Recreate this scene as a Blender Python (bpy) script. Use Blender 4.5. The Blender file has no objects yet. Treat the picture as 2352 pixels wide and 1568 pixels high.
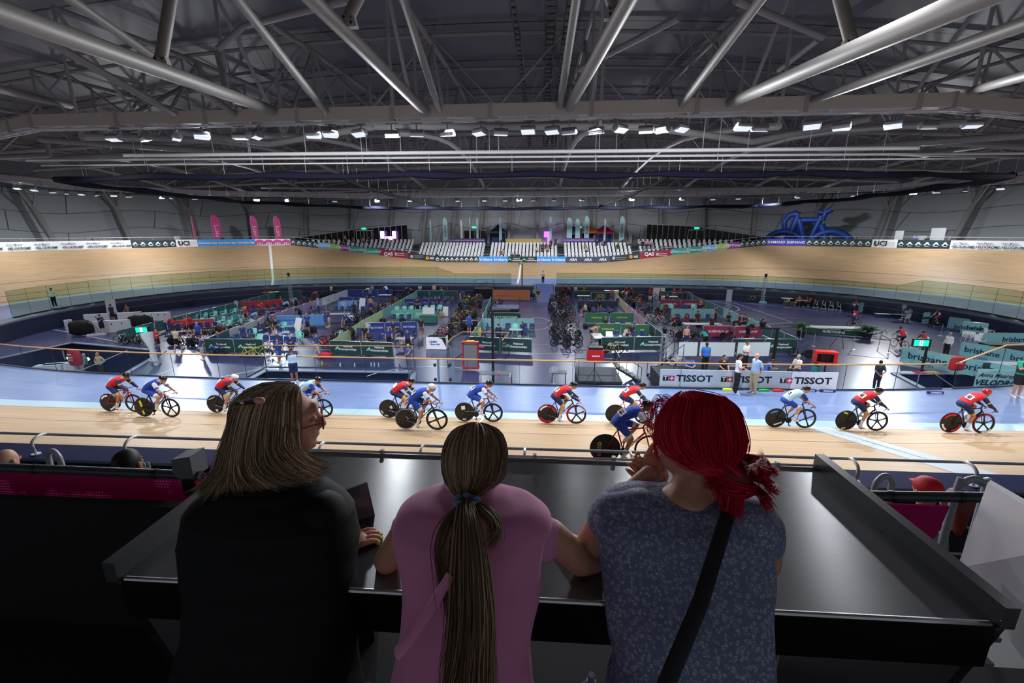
import bpy, bmesh, math, random
import numpy as np
from mathutils import Vector, Matrix
random.seed(7)
RND = random.Random(11)
SC = bpy.context.scene
COL = SC.collection
PI = math.pi
H = 8.6
PITCH, YAW, ROLL, FPX = 0.24588, 0.06535, -0.00119, 998.1
def cam_basis():
 cy, sy = math.cos(YAW), math.sin(YAW)
 f = np.array([-sy*math.cos(PITCH), cy*math.cos(PITCH), -math.sin(PITCH)])
 r = np.array([cy, sy, 0.0]); u = np.cross(r, f)
 r2 = r*math.cos(ROLL)+u*math.sin(ROLL); u2 = -r*math.sin(ROLL)+u*math.cos(ROLL)
 return f, r2, u2
CF, CR, CU = cam_basis()
def ray(x, y):
 return CF+CR*(x-1176)/FPX-CU*(y-784)/FPX
def G(x, y, z=0.0):
 d = ray(x, y); t = (z-H)/d[2]; p = Vector((t*d[0], t*d[1], z))
 if z == 0 and p.y > 38:      # keep what stands on the floor clear of the far retaining wall
  i = int(np.argmin((OX-p.x)**2+(OY-p.y)**2)); n = Vector((ONX[i], ONY[i], 0)); off = (p-Vector((OX[i], OY[i], 0))).dot(n); lim = -(CWS[i]+1.0)
  if off > lim: p -= n*(off-lim)
 return p
def GY(x, y, Y):
 d = ray(x, y); t = Y/d[1]
 return Vector((t*d[0], Y, H+t*d[2]))
def proj(p):
 q = np.array(p)-np.array([0, 0, H]); d = q@CF
 return 1176+FPX*(q@CR)/d, 784-FPX*(q@CU)/d
cd = bpy.data.cameras.new('camera'); cam = bpy.data.objects.new('camera', cd); COL.objects.link(cam)
cd.sensor_width = 36; cd.lens = FPX*36/2352; cd.clip_start = 0.05; cd.clip_end = 400
M = Matrix(((CR[0], CU[0], -CF[0]), (CR[1], CU[1], -CF[1]), (CR[2], CU[2], -CF[2])))
cam.matrix_world = Matrix.Translation((0, 0, H)) @ M.to_4x4()
SC.camera = cam
def lin(c):
 if isinstance(c, str):
  c = tuple(int(c[i:i+2], 16)/255 for i in (0, 2, 4))
 return tuple((v/12.92 if v <= .04045 else ((v+.055)/1.055)**2.4) for v in c)
_mats = {}
def mat(hexc, rough=.55, metal=0.0, key=None, emit=0, alpha=None, spec=.5, coat=0):
 k = (hexc, rough, metal, key, emit, alpha, spec, coat)
 if k in _mats: return _mats[k]
 m = bpy.data.materials.new('m_'+hexc); m.use_nodes = True
 b = m.node_tree.nodes['Principled BSDF']; c = lin(hexc)
 b.inputs['Base Color'].default_value = (*c, 1)
 b.inputs['Roughness'].default_value = rough; b.inputs['Metallic'].default_value = metal
 b.inputs['Specular IOR Level'].default_value = spec
 b.inputs['Coat Weight'].default_value = coat
 if emit:
  b.inputs['Emission Color'].default_value = (*c, 1); b.inputs['Emission Strength'].default_value = emit
 m.diffuse_color = (*c, 1)
 _mats[k] = m
 return m
class NT:
 def __init__(s, name):
  s.m = bpy.data.materials.new(name); s.m.use_nodes = True; s.t = s.m.node_tree
  s.b = s.t.nodes['Principled BSDF']
 def n(s, typ, **kw):
  nd = s.t.nodes.new(typ)
  for k, v in kw.items():
   if k.startswith('i_'):
    key = k[2:].replace('_', ' '); key = int(key) if key.isdigit() else key
    nd.inputs[key].default_value = v
   else: setattr(nd, k, v)
  return nd
 def l(s, a, b): s.t.links.new(a, b)
 def math(s, op, a, b=None, c=None):
  nd = s.n('ShaderNodeMath', operation=op)
  for i, v in enumerate((a, b, c)):
   if v is None: continue
   if isinstance(v, (int, float)): nd.inputs[i].default_value = v
   else: s.l(v, nd.inputs[i])
  return nd.outputs[0]
 def ramp(s, fac, stops, interp='LINEAR'):
  r = s.n('ShaderNodeValToRGB'); r.color_ramp.interpolation = interp
  e = r.color_ramp.elements
  while len(e) < len(stops): e.new(.5)
  for i, (p, c) in enumerate(stops):
   e[i].position = p; cc = lin(c) if isinstance(c, str) else (c, c, c); e[i].color = (*cc, 1)
  s.l(fac, r.inputs[0]); return r.outputs[0]
 def mix(s, fac, a, b, mode='MIX'):
  nd = s.n('ShaderNodeMix', data_type='RGBA', blend_type=mode)
  for v, i in ((fac, 0), (a, 6), (b, 7)):
   if isinstance(v, (int, float)): nd.inputs[i].default_value = v
   elif isinstance(v, str): nd.inputs[i].default_value = (*lin(v), 1)
   else: s.l(v, nd.inputs[i])
  return nd.outputs[2]
 def bump(s, h, strength=.3, dist=.01):
  nd = s.n('ShaderNodeBump'); nd.inputs['Strength'].default_value = strength; nd.inputs['Distance'].default_value = dist
  s.l(h, nd.inputs['Height']); s.l(nd.outputs[0], s.b.inputs['Normal'])
 def noise(s, vec, scale, detail=3, rough=.5):
  nd = s.n('ShaderNodeTexNoise'); nd.inputs['Scale'].default_value = scale; nd.inputs['Detail'].default_value = detail
  nd.inputs['Roughness'].default_value = rough
  if vec is not None: s.l(vec, nd.inputs['Vector'])
  return nd.outputs[0]
 def mapv(s, vec, sc=(1, 1, 1)):
  nd = s.n('ShaderNodeMapping'); nd.inputs['Scale'].default_value = sc; s.l(vec, nd.inputs['Vector']); return nd.outputs[0]
 def set(s, k, v):
  if hasattr(v, 'links'): s.l(v, s.b.inputs[k])
  else: s.b.inputs[k].default_value = v
def glass_mat(name, tint, op=.08, gl=.1):
 n = NT(name); t = n.t
 tr = n.n('ShaderNodeBsdfTransparent'); tr.inputs[0].default_value = (*lin(tint), 1)
 g = n.n('ShaderNodeBsdfGlossy'); g.inputs['Roughness'].default_value = gl
 fr = n.n('ShaderNodeFresnel'); fr.inputs[0].default_value = 1.45
 f = n.math('MINIMUM', n.math('MULTIPLY', fr.outputs[0], .55), .35)
 mx = n.n('ShaderNodeMixShader'); n.l(f, mx.inputs[0]); n.l(tr.outputs[0], mx.inputs[1]); n.l(g.outputs[0], mx.inputs[2])
 n.l(mx.outputs[0], t.nodes['Material Output'].inputs[0])
 return n.m
def frame_of(d):
 d = Vector(d).normalized(); a = Vector((0, 0, 1)) if abs(d.z) < .95 else Vector((1, 0, 0))
 x = a.cross(d).normalized(); return x, d.cross(x)
class MB:
 def __init__(s): s.v = []; s.f = []; s.m = []; s.uv = {}
 def add(s, vs, fs, m=0):
  o = len(s.v); s.v += [tuple(p) for p in vs]
  s.f += [tuple(i+o for i in f) for f in fs]; s.m += [m]*len(fs); return o
 def box(s, c, d, m=0, R=None, taper=1.0):
  c = Vector(c); vs = []
  for z in (-.5, .5):
   k = taper if z > 0 else 1
   for x, y in ((-.5, -.5), (.5, -.5), (.5, .5), (-.5, .5)):
    p = Vector((x*d[0]*k, y*d[1]*k, z*d[2])); vs.append(c+(R @ p if R else p))
  s.add(vs, [(3, 2, 1, 0), (4, 5, 6, 7), (0, 1, 5, 4), (1, 2, 6, 5), (2, 3, 7, 6), (3, 0, 4, 7)], m); return s
 def beam(s, a, b, w, h, m=0, up=(0, 0, 1)):
  a = Vector(a); b = Vector(b); d = (b-a); L = d.length; d.normalize()
  x = d.cross(Vector(up)); x = x.normalized() if x.length > 1e-4 else Vector((1, 0, 0)); z = x.cross(d)
  R = Matrix((x, d, z)).transposed(); s.box((a+b)/2, (w, L, h), m, R); return s
 def tube(s, pts, r, n=8, m=0, cap=True, closed=False, flat=1.0, up=None):
  pts = [Vector(p) for p in pts]; N = len(pts)
  if not hasattr(r, '__len__'): r = [r]*N
  vs = []; px = None
  for i, p in enumerate(pts):
   if closed: d = pts[(i+1) % N]-pts[i-1]
   else: d = pts[min(i+1, N-1)]-pts[max(i-1, 0)]
   if d.length < 1e-9: d = Vector((0, 0, 1))
   d.normalize()
   if px is None:
    if up is not None: px = Vector(up)-d*Vector(up).dot(d); px.normalize()
    else: px = frame_of(d)[0]
   else:
    px = px-d*px.dot(d)
    px = px.normalized() if px.length > 1e-6 else frame_of(d)[0]
   py = d.cross(px)
   for k in range(n):
    a = 2*PI*k/n; vs.append(p+px*(math.cos(a)*r[i])+py*(math.sin(a)*r[i]*flat))
  fs = []
  for i in range(N if closed else N-1):
   j = (i+1) % N
   for k in range(n):
    l = (k+1) % n; fs.append((i*n+k, i*n+l, j*n+l, j*n+k))
  if cap and not closed:
   fs.append(tuple(range(n-1, -1, -1))); fs.append(tuple((N-1)*n+k for k in range(n)))
  s.add(vs, fs, m); return s
 def ring(s, c, R, r, ax=(1, 0, 0), n=28, k=6, m=0, a0=0, a1=2*PI):
  c = Vector(c); x, y = frame_of(ax)
  full = abs(a1-a0-2*PI) < 1e-6; N = n if full else n+1
  pts = [c+x*math.cos(a0+(a1-a0)*i/n)*R+y*math.sin(a0+(a1-a0)*i/n)*R for i in range(N)]
  return s.tube(pts, r, k, m, closed=full)
 def disc(s, c, R, t, ax=(1, 0, 0), n=28, m=0):
  c = Vector(c); a = Vector(ax).normalized(); return s.tube([c-a*t/2, c+a*t/2], R, n, m)
 def ell(s, c, r, m=0, nu=12, nv=8, R=None):
  c = Vector(c)
  if not hasattr(r, '__len__'): r = (r, r, r)
  vs = [Vector((0, 0, -r[2]))]
  for j in range(1, nv):
   t = -PI/2+PI*j/nv
   for i in range(nu):
    a = 2*PI*i/nu; vs.append(Vector((r[0]*math.cos(t)*math.cos(a), r[1]*math.cos(t)*math.sin(a), r[2]*math.sin(t))))
  vs.append(Vector((0, 0, r[2])))
  vs = [c+(R @ p if R else p) for p in vs]; fs = []
  for i in range(nu):
   l = (i+1) % nu; fs.append((0, 1+l, 1+i)); fs.append((len(vs)-1, 1+(nv-2)*nu+i, 1+(nv-2)*nu+l))
   for j in range(nv-2): fs.append((1+j*nu+i, 1+j*nu+l, 1+(j+1)*nu+l, 1+(j+1)*nu+i))
  s.add(vs, fs, m); return s
 def lathe(s, c, prof, n=20, m=0, ax=None):
  c = Vector(c); vs = []
  x, y, z = (Vector((1, 0, 0)), Vector((0, 1, 0)), Vector((0, 0, 1))) if ax is None else (*frame_of(ax), Vector(ax).normalized())
  for r, h in prof:
   for k in range(n):
    a = 2*PI*k/n; vs.append(c+x*(r*math.cos(a))+y*(r*math.sin(a))+z*h)
  fs = []
  for i in range(len(prof)-1):
   for k in range(n):
    l = (k+1) % n; fs.append((i*n+k, i*n+l, (i+1)*n+l, (i+1)*n+k))
  fs.append(tuple(range(n-1, -1, -1))); fs.append(tuple((len(prof)-1)*n+k for k in range(n)))
  s.add(vs, fs, m); return s
 def prism(s, pts, d, m=0):
  """extrude the polygon pts by the vector d"""
  pts = [Vector(p) for p in pts]; n = len(pts); d = Vector(d)
  vs = [p-d/2 for p in pts]+[p+d/2 for p in pts]
  s.add(vs, [tuple(range(n-1, -1, -1)), tuple(range(n, 2*n))]+[(i, (i+1) % n, n+(i+1) % n, n+i) for i in range(n)], m); return s
 def quad(s, a, b, c, d, m=0): s.add([a, b, c, d], [(0, 1, 2, 3)], m); return s
 def mesh(s, name, smooth=False):
  me = bpy.data.meshes.new(name); me.from_pydata(s.v, [], s.f)
  nm = max(s.m)+1 if s.m else 1
  for _ in range(nm): me.materials.append(None)
  me.polygons.foreach_set('material_index', s.m)
  me.update()
  if smooth: autosmooth(me)
  return me
 def build(s, name, mats, parent=None, smooth=False, mw=None, label=None, kind=None):
  return obj(name, s.mesh(name, smooth), mats, parent, mw, label, kind)
def autosmooth(me, ang=40):
 me.polygons.foreach_set('use_smooth', [True]*len(me.polygons))
 try: me.set_sharp_from_angle(angle=math.radians(ang))
 except Exception: pass
def obj(name, me, mats, parent=None, mw=None, label=None, kind=None):
 o = bpy.data.objects.new(name, me); COL.objects.link(o)
 if not isinstance(mats, (list, tuple)): mats = [mats]
 for i, sl in enumerate(o.material_slots):
  if i < len(mats) or me.materials[i] is None:
   m = mats[min(i, len(mats)-1)]
   if me.materials[i] is None: me.materials[i] = m
   elif me.materials[i] != m: sl.link = 'OBJECT'; sl.material = m
 if parent: o.parent = parent
 if mw is not None: o.matrix_local = mw
 if label: o['label'] = label
 if kind: o['kind'] = kind
 return o
_labels = {}
def tag(o, label, cat, group=None, kind=None):
 n = len(label.split())
 if n < 4 or n > 16: print('LABEL LEN', n, label)
 k = _labels.setdefault(label, [])
 if k and (not group or k[0] != group): print('DUP LABEL', label)
 k.append(group)
 o['label'] = label; o['category'] = cat
 if group: o['group'] = group
 if kind: o['kind'] = kind
 return o
def thing(name, label, cat, loc=(0, 0, 0), rz=0, group=None, rot=None, sc=None):
 o = bpy.data.objects.new(name, None); COL.objects.link(o); o.empty_display_size = .1
 o.location = loc; o.rotation_euler = rot if rot else (0, 0, rz)
 if sc: o.scale = (sc, sc, sc)
 return tag(o, label, cat, group)
def struct(name, mb, mats, parent=None, smooth=False):
 o = mb.build(name, mats, parent, smooth)
 if not parent: o['kind'] = 'structure'
 return o
class Tpl:
 """a thing's parts, built once and then linked again for every instance"""
 def __init__(s): s.parts = []
 def part(s, name, mb, mats, smooth=True, sub=None, label=None):
  me = mb if isinstance(mb, bpy.types.Mesh) else mb.mesh(name, smooth)
  if not isinstance(mats, (list, tuple)): mats = [mats]
  p = (name, me, mats, [], label)
  (sub[3] if sub else s.parts).append(p); return p
 def place(s, name, label, cat, loc, rz=0, group=None, over={}, rot=None, sc=None, skip=()):
  t = thing(name, label, cat, loc, rz, group, rot, sc)
  def go(parts, par):
   for nm, me, mats, subs, lb in parts:
    if nm in skip: continue
    m = over.get(nm, mats)
    o = obj(nm, me, m, par, label=lb); go(subs, o)
  go(s.parts, t); return t
_txt = {}
TS = bpy.data.scenes.new('workbench')
def evaluate(o):
 TS.collection.objects.link(o); vl = TS.view_layers[0]; vl.update(); return bpy.data.meshes.new_from_object(o.evaluated_get(vl.depsgraph))
def text_mesh(s, size, bold=0.0, shear=0.0, ext=.002, align='CENTER', sx=1.0):
 k = (s, size, bold, shear, ext, align, sx)
 if k in _txt: return _txt[k]
 c = bpy.data.curves.new('lettering', 'FONT'); c.body = s; c.size = size; c.offset = bold; c.shear = shear
 c.extrude = ext; c.align_x = align; c.align_y = 'CENTER'; c.resolution_u = 2
 o = bpy.data.objects.new('lettering', c); me = evaluate(o)
 bpy.data.objects.remove(o); bpy.data.curves.remove(c)
 if sx != 1: me.transform(Matrix.Scale(sx, 4, (1, 0, 0)))
 me.materials.clear(); me.materials.append(None)
 me.name = 'lettering'; _txt[k] = me; return me
def basis(o, x, y):
 """matrix with origin o, local x and y axes (z = x cross y)"""
 x = Vector(x).normalized(); y = Vector(y); y = (y-x*y.dot(x)).normalized(); z = x.cross(y)
 m = Matrix((x, y, z)).transposed().to_4x4(); m.translation = Vector(o); return m
def text(s, size, m, parent, mw, bold=0.0, shear=0.0, name='lettering', align='CENTER', sx=1.0, label=None):
 me = text_mesh(s, size, bold, shear, align=align, sx=sx); return obj(name, me, m, parent, mw, label)
TX, TY = -3.183, 39.470
TA, TL, TR = 12.602, 20.927, 24.326
CZ, RISE, CW, CWT, CWN = 1.757, .3654, 4.836, 5.479, 4.560
B0, B1, BP = .2536, .71867, 1.302
def _track():
 n = 121; th_arc = PI/2-TL/(2*TR); S = TA+TL+th_arc*TR
 s = np.linspace(0, S, n); k = np.where(s < TA, 0, np.where(s < TA+TL, (s-TA)/TL/TR, 1/TR)); ds = s[1]-s[0]
 th = np.concatenate([[0], np.cumsum((k[1:]+k[:-1])/2*ds)])
 x = np.concatenate([[0], np.cumsum(np.cos((th[1:]+th[:-1])/2)*ds)])
 y = np.concatenate([[0], np.cumsum(np.sin((th[1:]+th[:-1])/2)*ds)]); y = y-y[-1]
 f = np.where(s < TA, 0, np.where(s < TA+TL, (s-TA)/TL, 1.0))
 nx, ny = np.sin(th), -np.cos(th); r = slice(-2, None, -1)
 def cat4(a, b, c, d): return np.concatenate([a, b[-2::-1], c[1:], d[-2:0:-1]])
 X = cat4(x, x, -x, -x); Y = cat4(y, -y, -y, y); F = cat4(f, f, f, f)
 NX = cat4(nx, nx, -nx, -nx); NY = cat4(ny, -ny, -ny, ny)
 SS = cat4(s, 2*S-s, 2*S+s, 4*S-s)
 return X+TX, Y+TY, F, NX, NY, SS, 4*S
OX, OY, OF, ONX, ONY, OS, OLEN = _track()
ON = len(OX)
BETA = B0+(B1-B0)*OF**BP
CWS = np.where(OY < TY, CWN+(CWT-CWN)*OF, CW+(CWT-CW)*OF)
def at_s(s):
 """point, outward normal, tangent, banking, cote width at arc position s (metres from the middle of the near straight)"""
 s = s % OLEN; i = int(np.searchsorted(OS, s))-1; i = max(0, min(i, ON-1)); j = (i+1) % ON
 s1 = OS[j] if j else OLEN; t = (s-OS[i])/(s1-OS[i]) if s1 > OS[i] else 0
 L = lambda a: float(a[i]+(a[j]-a[i])*t)
 n = Vector((L(ONX), L(ONY), 0)).normalized()
 return Vector((L(OX), L(OY), 0)), n, Vector((-n.y, n.x, 0)), L(BETA), L(CWS)
def opt(s, off, z):
 p, n, t, b, cw = at_s(s); q = p+n*off; q.z = z; return q
def outer(s, extra=0, dz=0):
 p, n, t, b, cw = at_s(s); q = p+n*(7*math.cos(b)+extra); q.z = CZ+RISE+7*math.sin(b)+dz; return q
def surf_z(x, y):
 """height of the riding surface under (x, y)"""
 d = (OX-x)**2+(OY-y)**2; i = int(np.argmin(d))
 off = (x-OX[i])*ONX[i]+(y-OY[i])*ONY[i]
 if off > 0: return CZ+RISE+off*math.tan(BETA[i])
 return CZ+RISE*max(0, 1+off/CWS[i])
def on_track(px, py):
 z = CZ+.4
 for _ in range(12): p = G(px, py, z); z = surf_z(p.x, p.y)
 return G(px, py, z)
_sp = {}
def s_of_px(px):
 if px not in _sp: _sp[px] = _s_of_px(px)
 return _sp[px]
_FAR = [(proj(outer(OS[i]))[0], OS[i]) for i in range(ON) if OY[i] >= TY-6]
def _s_of_px(px):
 """arc position on the far side whose outer edge is seen at image column px"""
 s = min((abs(u-px), q) for u, q in _FAR)[1]
 for _ in range(6):
  u0 = proj(outer(s))[0]; u1 = proj(outer(s+.2))[0]; s += (px-u0)/((u1-u0)/.2)
 return s
def wood_mat():
 n = NT('track_wood'); uv = n.n('ShaderNodeUVMap').outputs[0]
 sep = n.n('ShaderNodeSeparateXYZ'); n.l(uv, sep.inputs[0]); U, Vv = sep.outputs[0], sep.outputs[1]
 fine = n.noise(n.mapv(uv, (.12, 26, 1)), 1.0, 4, .65)
 plank = n.noise(n.mapv(uv, (.45, 5.5, 1)), 1.0, 2)
 big = n.noise(n.mapv(uv, (.06, .25, 1)), 1.0, 3)
 f = n.math('ADD', n.math('MULTIPLY', fine, .6), n.math('MULTIPLY', plank, .4))
 c = n.ramp(f, [(.3, '997b5a'), (.48, 'ae926f'), (.62, 'bba281'), (.78, 'c6b090')])
 c = n.mix(n.ramp(big, [(.35, 0), (.7, .35)]), c, 'b59068')
 mk = n.noise(n.mapv(uv, (9, 60, 1)), 1.0, 1); c = n.mix(n.ramp(mk, [(.735, 0), (.75, .75)]), c, '5f4a33')
 seam = n.math('LESS_THAN', n.math('FRACT', n.math('MULTIPLY', Vv, 2.857)), .02)
 c = n.mix(n.math('MULTIPLY', seam, .28), c, '6d5236')
 def line(v, w, col, c):
  k = n.math('LESS_THAN', n.math('ABSOLUTE', n.math('SUBTRACT', Vv, v)), w/2); return n.mix(k, c, col)
 c = line(.2, .05, '2b2b30', c); c = line(.9, .05, '55303a', c); c = line(2.5, .05, '343a58', c)
 n.set('Base Color', c); n.set('Roughness', .45); n.bump(fine, .12, .002); return n.m
def cote_mat():
 n = NT('cote_blue'); uv = n.n('ShaderNodeUVMap').outputs[0]
 sep = n.n('ShaderNodeSeparateXYZ'); n.l(uv, sep.inputs[0]); U, Vv = sep.outputs[0], sep.outputs[1]
 big = n.noise(n.mapv(uv, (.25, .9, 1)), 1.0, 4)
 c = n.ramp(big, [(.3, '5d719c'), (.7, '7287b2')])
 dirt = n.noise(n.mapv(uv, (.8, 14, 1)), 1.0, 3); c = n.mix(n.ramp(dirt, [(.55, 0), (.8, .4)]), c, '9fb2d8')
 edge = n.ramp(n.math('ADD', Vv, 0), [(.45, 1), (.5, 1)])
 k = n.math('GREATER_THAN', Vv, .86); c = n.mix(k, c, '9db9c8')
 pan = n.math('LESS_THAN', n.math('FRACT', n.math('MULTIPLY', U, .41)), .008); c = n.mix(n.math('MULTIPLY', pan, .6), c, '4a5a86')
 l2 = n.math('LESS_THAN', n.math('ABSOLUTE', n.math('SUBTRACT', Vv, .62)), .008); c = n.mix(n.math('MULTIPLY', l2, .5), c, '5d6f9c')
 n.set('Base Color', c); n.set('Roughness', .3); return n.m
def floor_mat():
 n = NT('infield_floor'); g = n.n('ShaderNodeNewGeometry').outputs['Position']
 big = n.noise(n.mapv(g, (.25, .25, .25)), 1.0, 4); c = n.ramp(big, [(.3, '2e335a'), (.7, '3d416c')])
 fine = n.noise(n.mapv(g, (3, 3, 3)), 1.0, 4)
 n.set('Base Color', c); n.set('Roughness', n.math('ADD', n.math('MULTIPLY', big, .12), .24)); n.set('Specular IOR Level', .6); return n.m
M_WOOD, M_COTE, M_FLOOR = wood_mat(), cote_mat(), floor_mat()
M_NAVY = mat('1c2347', .35); M_COPING = mat('5b6675', .5); M_STEEL = mat('b9b6b3', .5, .0, 'steel'); M_STEEL2 = mat('9a9896', .55)
M_RAIL = mat('d4d6da', .3, .25); M_WRAIL = mat('b98a52', .4); M_BLACK = mat('0c0c0e', .45); M_WHITE = mat('e6e8ec', .45)
M_DK = mat('22252c', .6); M_GLASS = glass_mat('balustrade_glass', 'c9dccb'); M_GLASSN = glass_mat('clear_glass', 'eaf1f4')
def strip(name, rows, mats, closed=True, mi=None, parent=None, uvf=None):
 """rows: list of lists of points (same length); faces between consecutive rows"""
 n = len(rows[0]); vs = [tuple(p) for r in rows for p in r]; fs = []; ms = []
 for k in range(len(rows)-1):
  for i in range(n if closed else n-1):
   j = (i+1) % n; fs.append((k*n+i, k*n+j, (k+1)*n+j, (k+1)*n+i)); ms.append(mi[k] if mi else 0)
 me = bpy.data.meshes.new(name); me.from_pydata(vs, [], fs)
 for _ in range(max(ms)+1): me.materials.append(None)
 me.polygons.foreach_set('material_index', ms)
 if uvf:
  uv = me.uv_layers.new(name='UVMap'); q = 0
  for k in range(len(rows)-1):
   for i in range(n if closed else n-1):
    for (a, b) in ((i, k), (i+1, k), (i+1, k+1), (i, k+1)):
     uv.data[q].uv = uvf(a, b); q += 1
 me.polygons.foreach_set('use_smooth', [True]*len(me.polygons)); me.update()
 o = obj(name, me, mats, parent)
 if not parent: o['kind'] = 'structure'
 return o
def curve_off(f, z):
 out = []
 for i in range(ON):
  o = f(i); out.append((OX[i]+ONX[i]*o, OY[i]+ONY[i]*o, z(i)))
 return out
def uvs(i): return OS[i] if i < ON else OLEN
K = 8
rows = [curve_off(lambda i, k=k: 7*k/K*math.cos(BETA[i]), lambda i, k=k: CZ+RISE+7*k/K*math.sin(BETA[i])) for k in range(K+1)]
o = strip('floor', rows, M_WOOD, uvf=lambda a, b: (uvs(a), 7*b/K)); o['label'] = 'banked pale timber cycling track'
rows = [curve_off(lambda i, k=k: -CWS[i]*(1-k/2), lambda i, k=k: CZ+RISE*k/2) for k in range(3)]
o = strip('floor', rows, M_COTE, uvf=lambda a, b: (uvs(a), b/2)); o['label'] = 'pale blue safety zone inside the track'
def cross_line(s, bands, name, lab, cote=False):
 q = MB()
 for a, b, m, dz in bands:
  for k in range(-2 if cote else 0, 14):
   P = []
   for off, sx in ((k/2, a), (k/2, b), (k/2+.5, b), (k/2+.5, a)):
    p, n, t_, bt, cw = at_s(s+sx); w = p+n*(off*math.cos(bt) if off >= 0 else off*cw); w.z = CZ+RISE*(1+min(off, 0))+max(off, 0)*math.sin(bt)+dz; P.append(w)
   q.quad(*P, m)
 o = q.build(name, [mat('dde2e6', .5), mat('1a1a1c', .5), mat('aeb9c2', .5)], TRACK); o['label'] = lab
TRACK = [o for o in bpy.data.objects if o.get('label') == 'banked pale timber cycling track'][0]
sF = on_track(1868, 976).x-TX; cross_line(sF, [(-.42, .42, 2, .006), (-.06, .06, 0, .009), (-.02, .02, 1, .012)], 'finish_line', 'pale finish line band with a thin black centre')
cross_line(on_track(1108, 962).x-TX, [(-.04, .04, 0, .006)], 'sprint_line', 'thin white line across the near straight')
for px, l in ((620, 'white line across the far left bend'), (1197, 'white line across the far straight')): cross_line(s_of_px(px), [(-.14, .14, 0, .01)], 'start_line', l, True)
rows = [curve_off(lambda i: -CWS[i], lambda i: CZ+.0), curve_off(lambda i: -CWS[i]-.05, lambda i: CZ+.05), curve_off(lambda i: -CWS[i]-.12, lambda i: CZ-.38),
  curve_off(lambda i: -CWS[i]-.12, lambda i: -.02)]
o = strip('wall_infield', rows, [M_COPING, M_NAVY], mi=[0, 0, 1]); o['label'] = 'navy retaining wall around the sunken infield'
cb = MB(); cb.tube([opt(OLEN*(.27+.46*t/80), -at_s(OLEN*(.27+.46*t/80))[4]-.16, .78) for t in range(81)], .018, 5)
cb.build('trim_1', mat('8a90a6', .4), kind='structure')
PITS = [[G(340, 793), G(112, 771), Vector((-45, 27.6, 0)), Vector((-34.5, 21.6, 0)), Vector((-24.5, 20.2, 0)), ],
  [G(611, 851), G(952, 856), Vector((-6.9, 20.2, 0)), Vector((-17.2, 20.2, 0))],
  [G(2052, 858), G(2256, 860), Vector((27.6, 21.3, 0)), Vector((20.9, 20.0, 0))]]
PITS[0] = [G(345, 796), G(240, 791), G(232, 775), G(120, 771), Vector((-43.6, 30.6, 0)), Vector((-35.5, 22.6, 0)), Vector((-27.5, 20.9, 0)), Vector((-24.6, 21.2, 0))]
PITS[0] = [Vector((-28.0, 29.6, 0)), Vector((-37.6, 31.6, 0)), Vector((-38.2, 24.4, 0)), Vector((-31, 21.6, 0)), Vector((-24.5, 20.9, 0))]
bm = bmesh.new(); bm.verts.ensure_lookup_table()
def loop(pts):
 vs = [bm.verts.new(p) for p in pts]; return [bm.edges.new((vs[i], vs[(i+1) % len(vs)])) for i in range(len(vs))]
ed = loop([(OX[i]-ONX[i]*(CWS[i]+.05), OY[i]-ONY[i]*(CWS[i]+.05), 0) for i in range(0, ON, 4)])
for p in PITS: ed += loop([tuple(v) for v in p])
bmesh.ops.triangle_fill(bm, use_beauty=True, use_dissolve=False, edges=ed)
me = bpy.data.meshes.new('floor'); bm.to_mesh(me); bm.free()
for p in me.polygons:
 if p.normal.z < 0: p.flip()
me.materials.append(None); o = obj('floor', me, M_FLOOR, kind='structure'); o['label'] = 'dark navy infield floor'; FLOOR = o
for k, p in enumerate(PITS):
 w = MB(); n = len(p)
 for i in range(n):
  a, b = p[i], p[(i+1) % n]; w.quad(a, b, b-Vector((0, 0, 2.6)), a-Vector((0, 0, 2.6)))
 w.add([q-Vector((0, 0, 2.6)) for q in p], [tuple(range(n))], 1)
 w.build('wall_pit', [M_NAVY, mat('6d7482', .5)], kind='structure')
 c = MB()
 for i in range(n):
  a, b = p[i], p[(i+1) % n]; c.beam(a+Vector((0, 0, .03)), b+Vector((0, 0, .03)), .32, .06)
 c.build('trim_2', mat('79839a', .5), kind='structure')
cl = MB()
def pline(*pts, w=.05, m=0):
 for a, b in zip(pts[:-1], pts[1:]):
  a = Vector(a); b = Vector(b); d = (b-a).normalized(); s = Vector((-d.y, d.x, 0))*w/2; z = Vector((0, 0, .004))
  cl.quad(a-s+z, b-s+z, b+s+z, a+s+z, m)
Gp = lambda *a: [G(*q) for q in a]
pline(*Gp((1140, 823), (1330, 828))); pline(*Gp((1140, 812), (1330, 812))); pline(*Gp((1222, 790), (1290, 793)))
pline(*Gp((1220, 686), (1275, 687))); pline(*Gp((1222, 698), (1262, 698))); pline(*Gp((1225, 742), (1263, 742)))
pline(*Gp((80, 748), (265, 784)), w=.08); pline(*Gp((1100, 698), (1140, 673), (1290, 678)))
c0 = G(1222, 742); pline(*[c0+Vector((1.9*math.sin(t/16*PI), 3.0*math.cos(t/16*PI), 0)) for t in range(17)], w=.07)
c0 = G(1640, 702); pline(*[c0+Vector((2.4*math.sin(t/16*PI), 4*math.cos(t/16*PI), 0)) for t in range(17)], w=.07)
pline(*Gp((1685, 695), (1820, 740), (1700, 750)), w=.06); pline(*Gp((1715, 696), (1880, 713)), w=.06)
pline(*Gp((1790, 731), (1826, 731)), w=.05); pline(*Gp((1608, 687), (1675, 675)), w=.1); pline(*Gp((1790, 750), (1822, 750)))
pline(*Gp((352, 865), (440, 830)), w=.08); pline(*Gp((505, 866), (620, 843)), w=.08); pline(*Gp((640, 840), (760, 812)), w=.06)
pline(*Gp((660, 803), (760, 803))); pline(*Gp((1660, 782), (1695, 790)))
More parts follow.
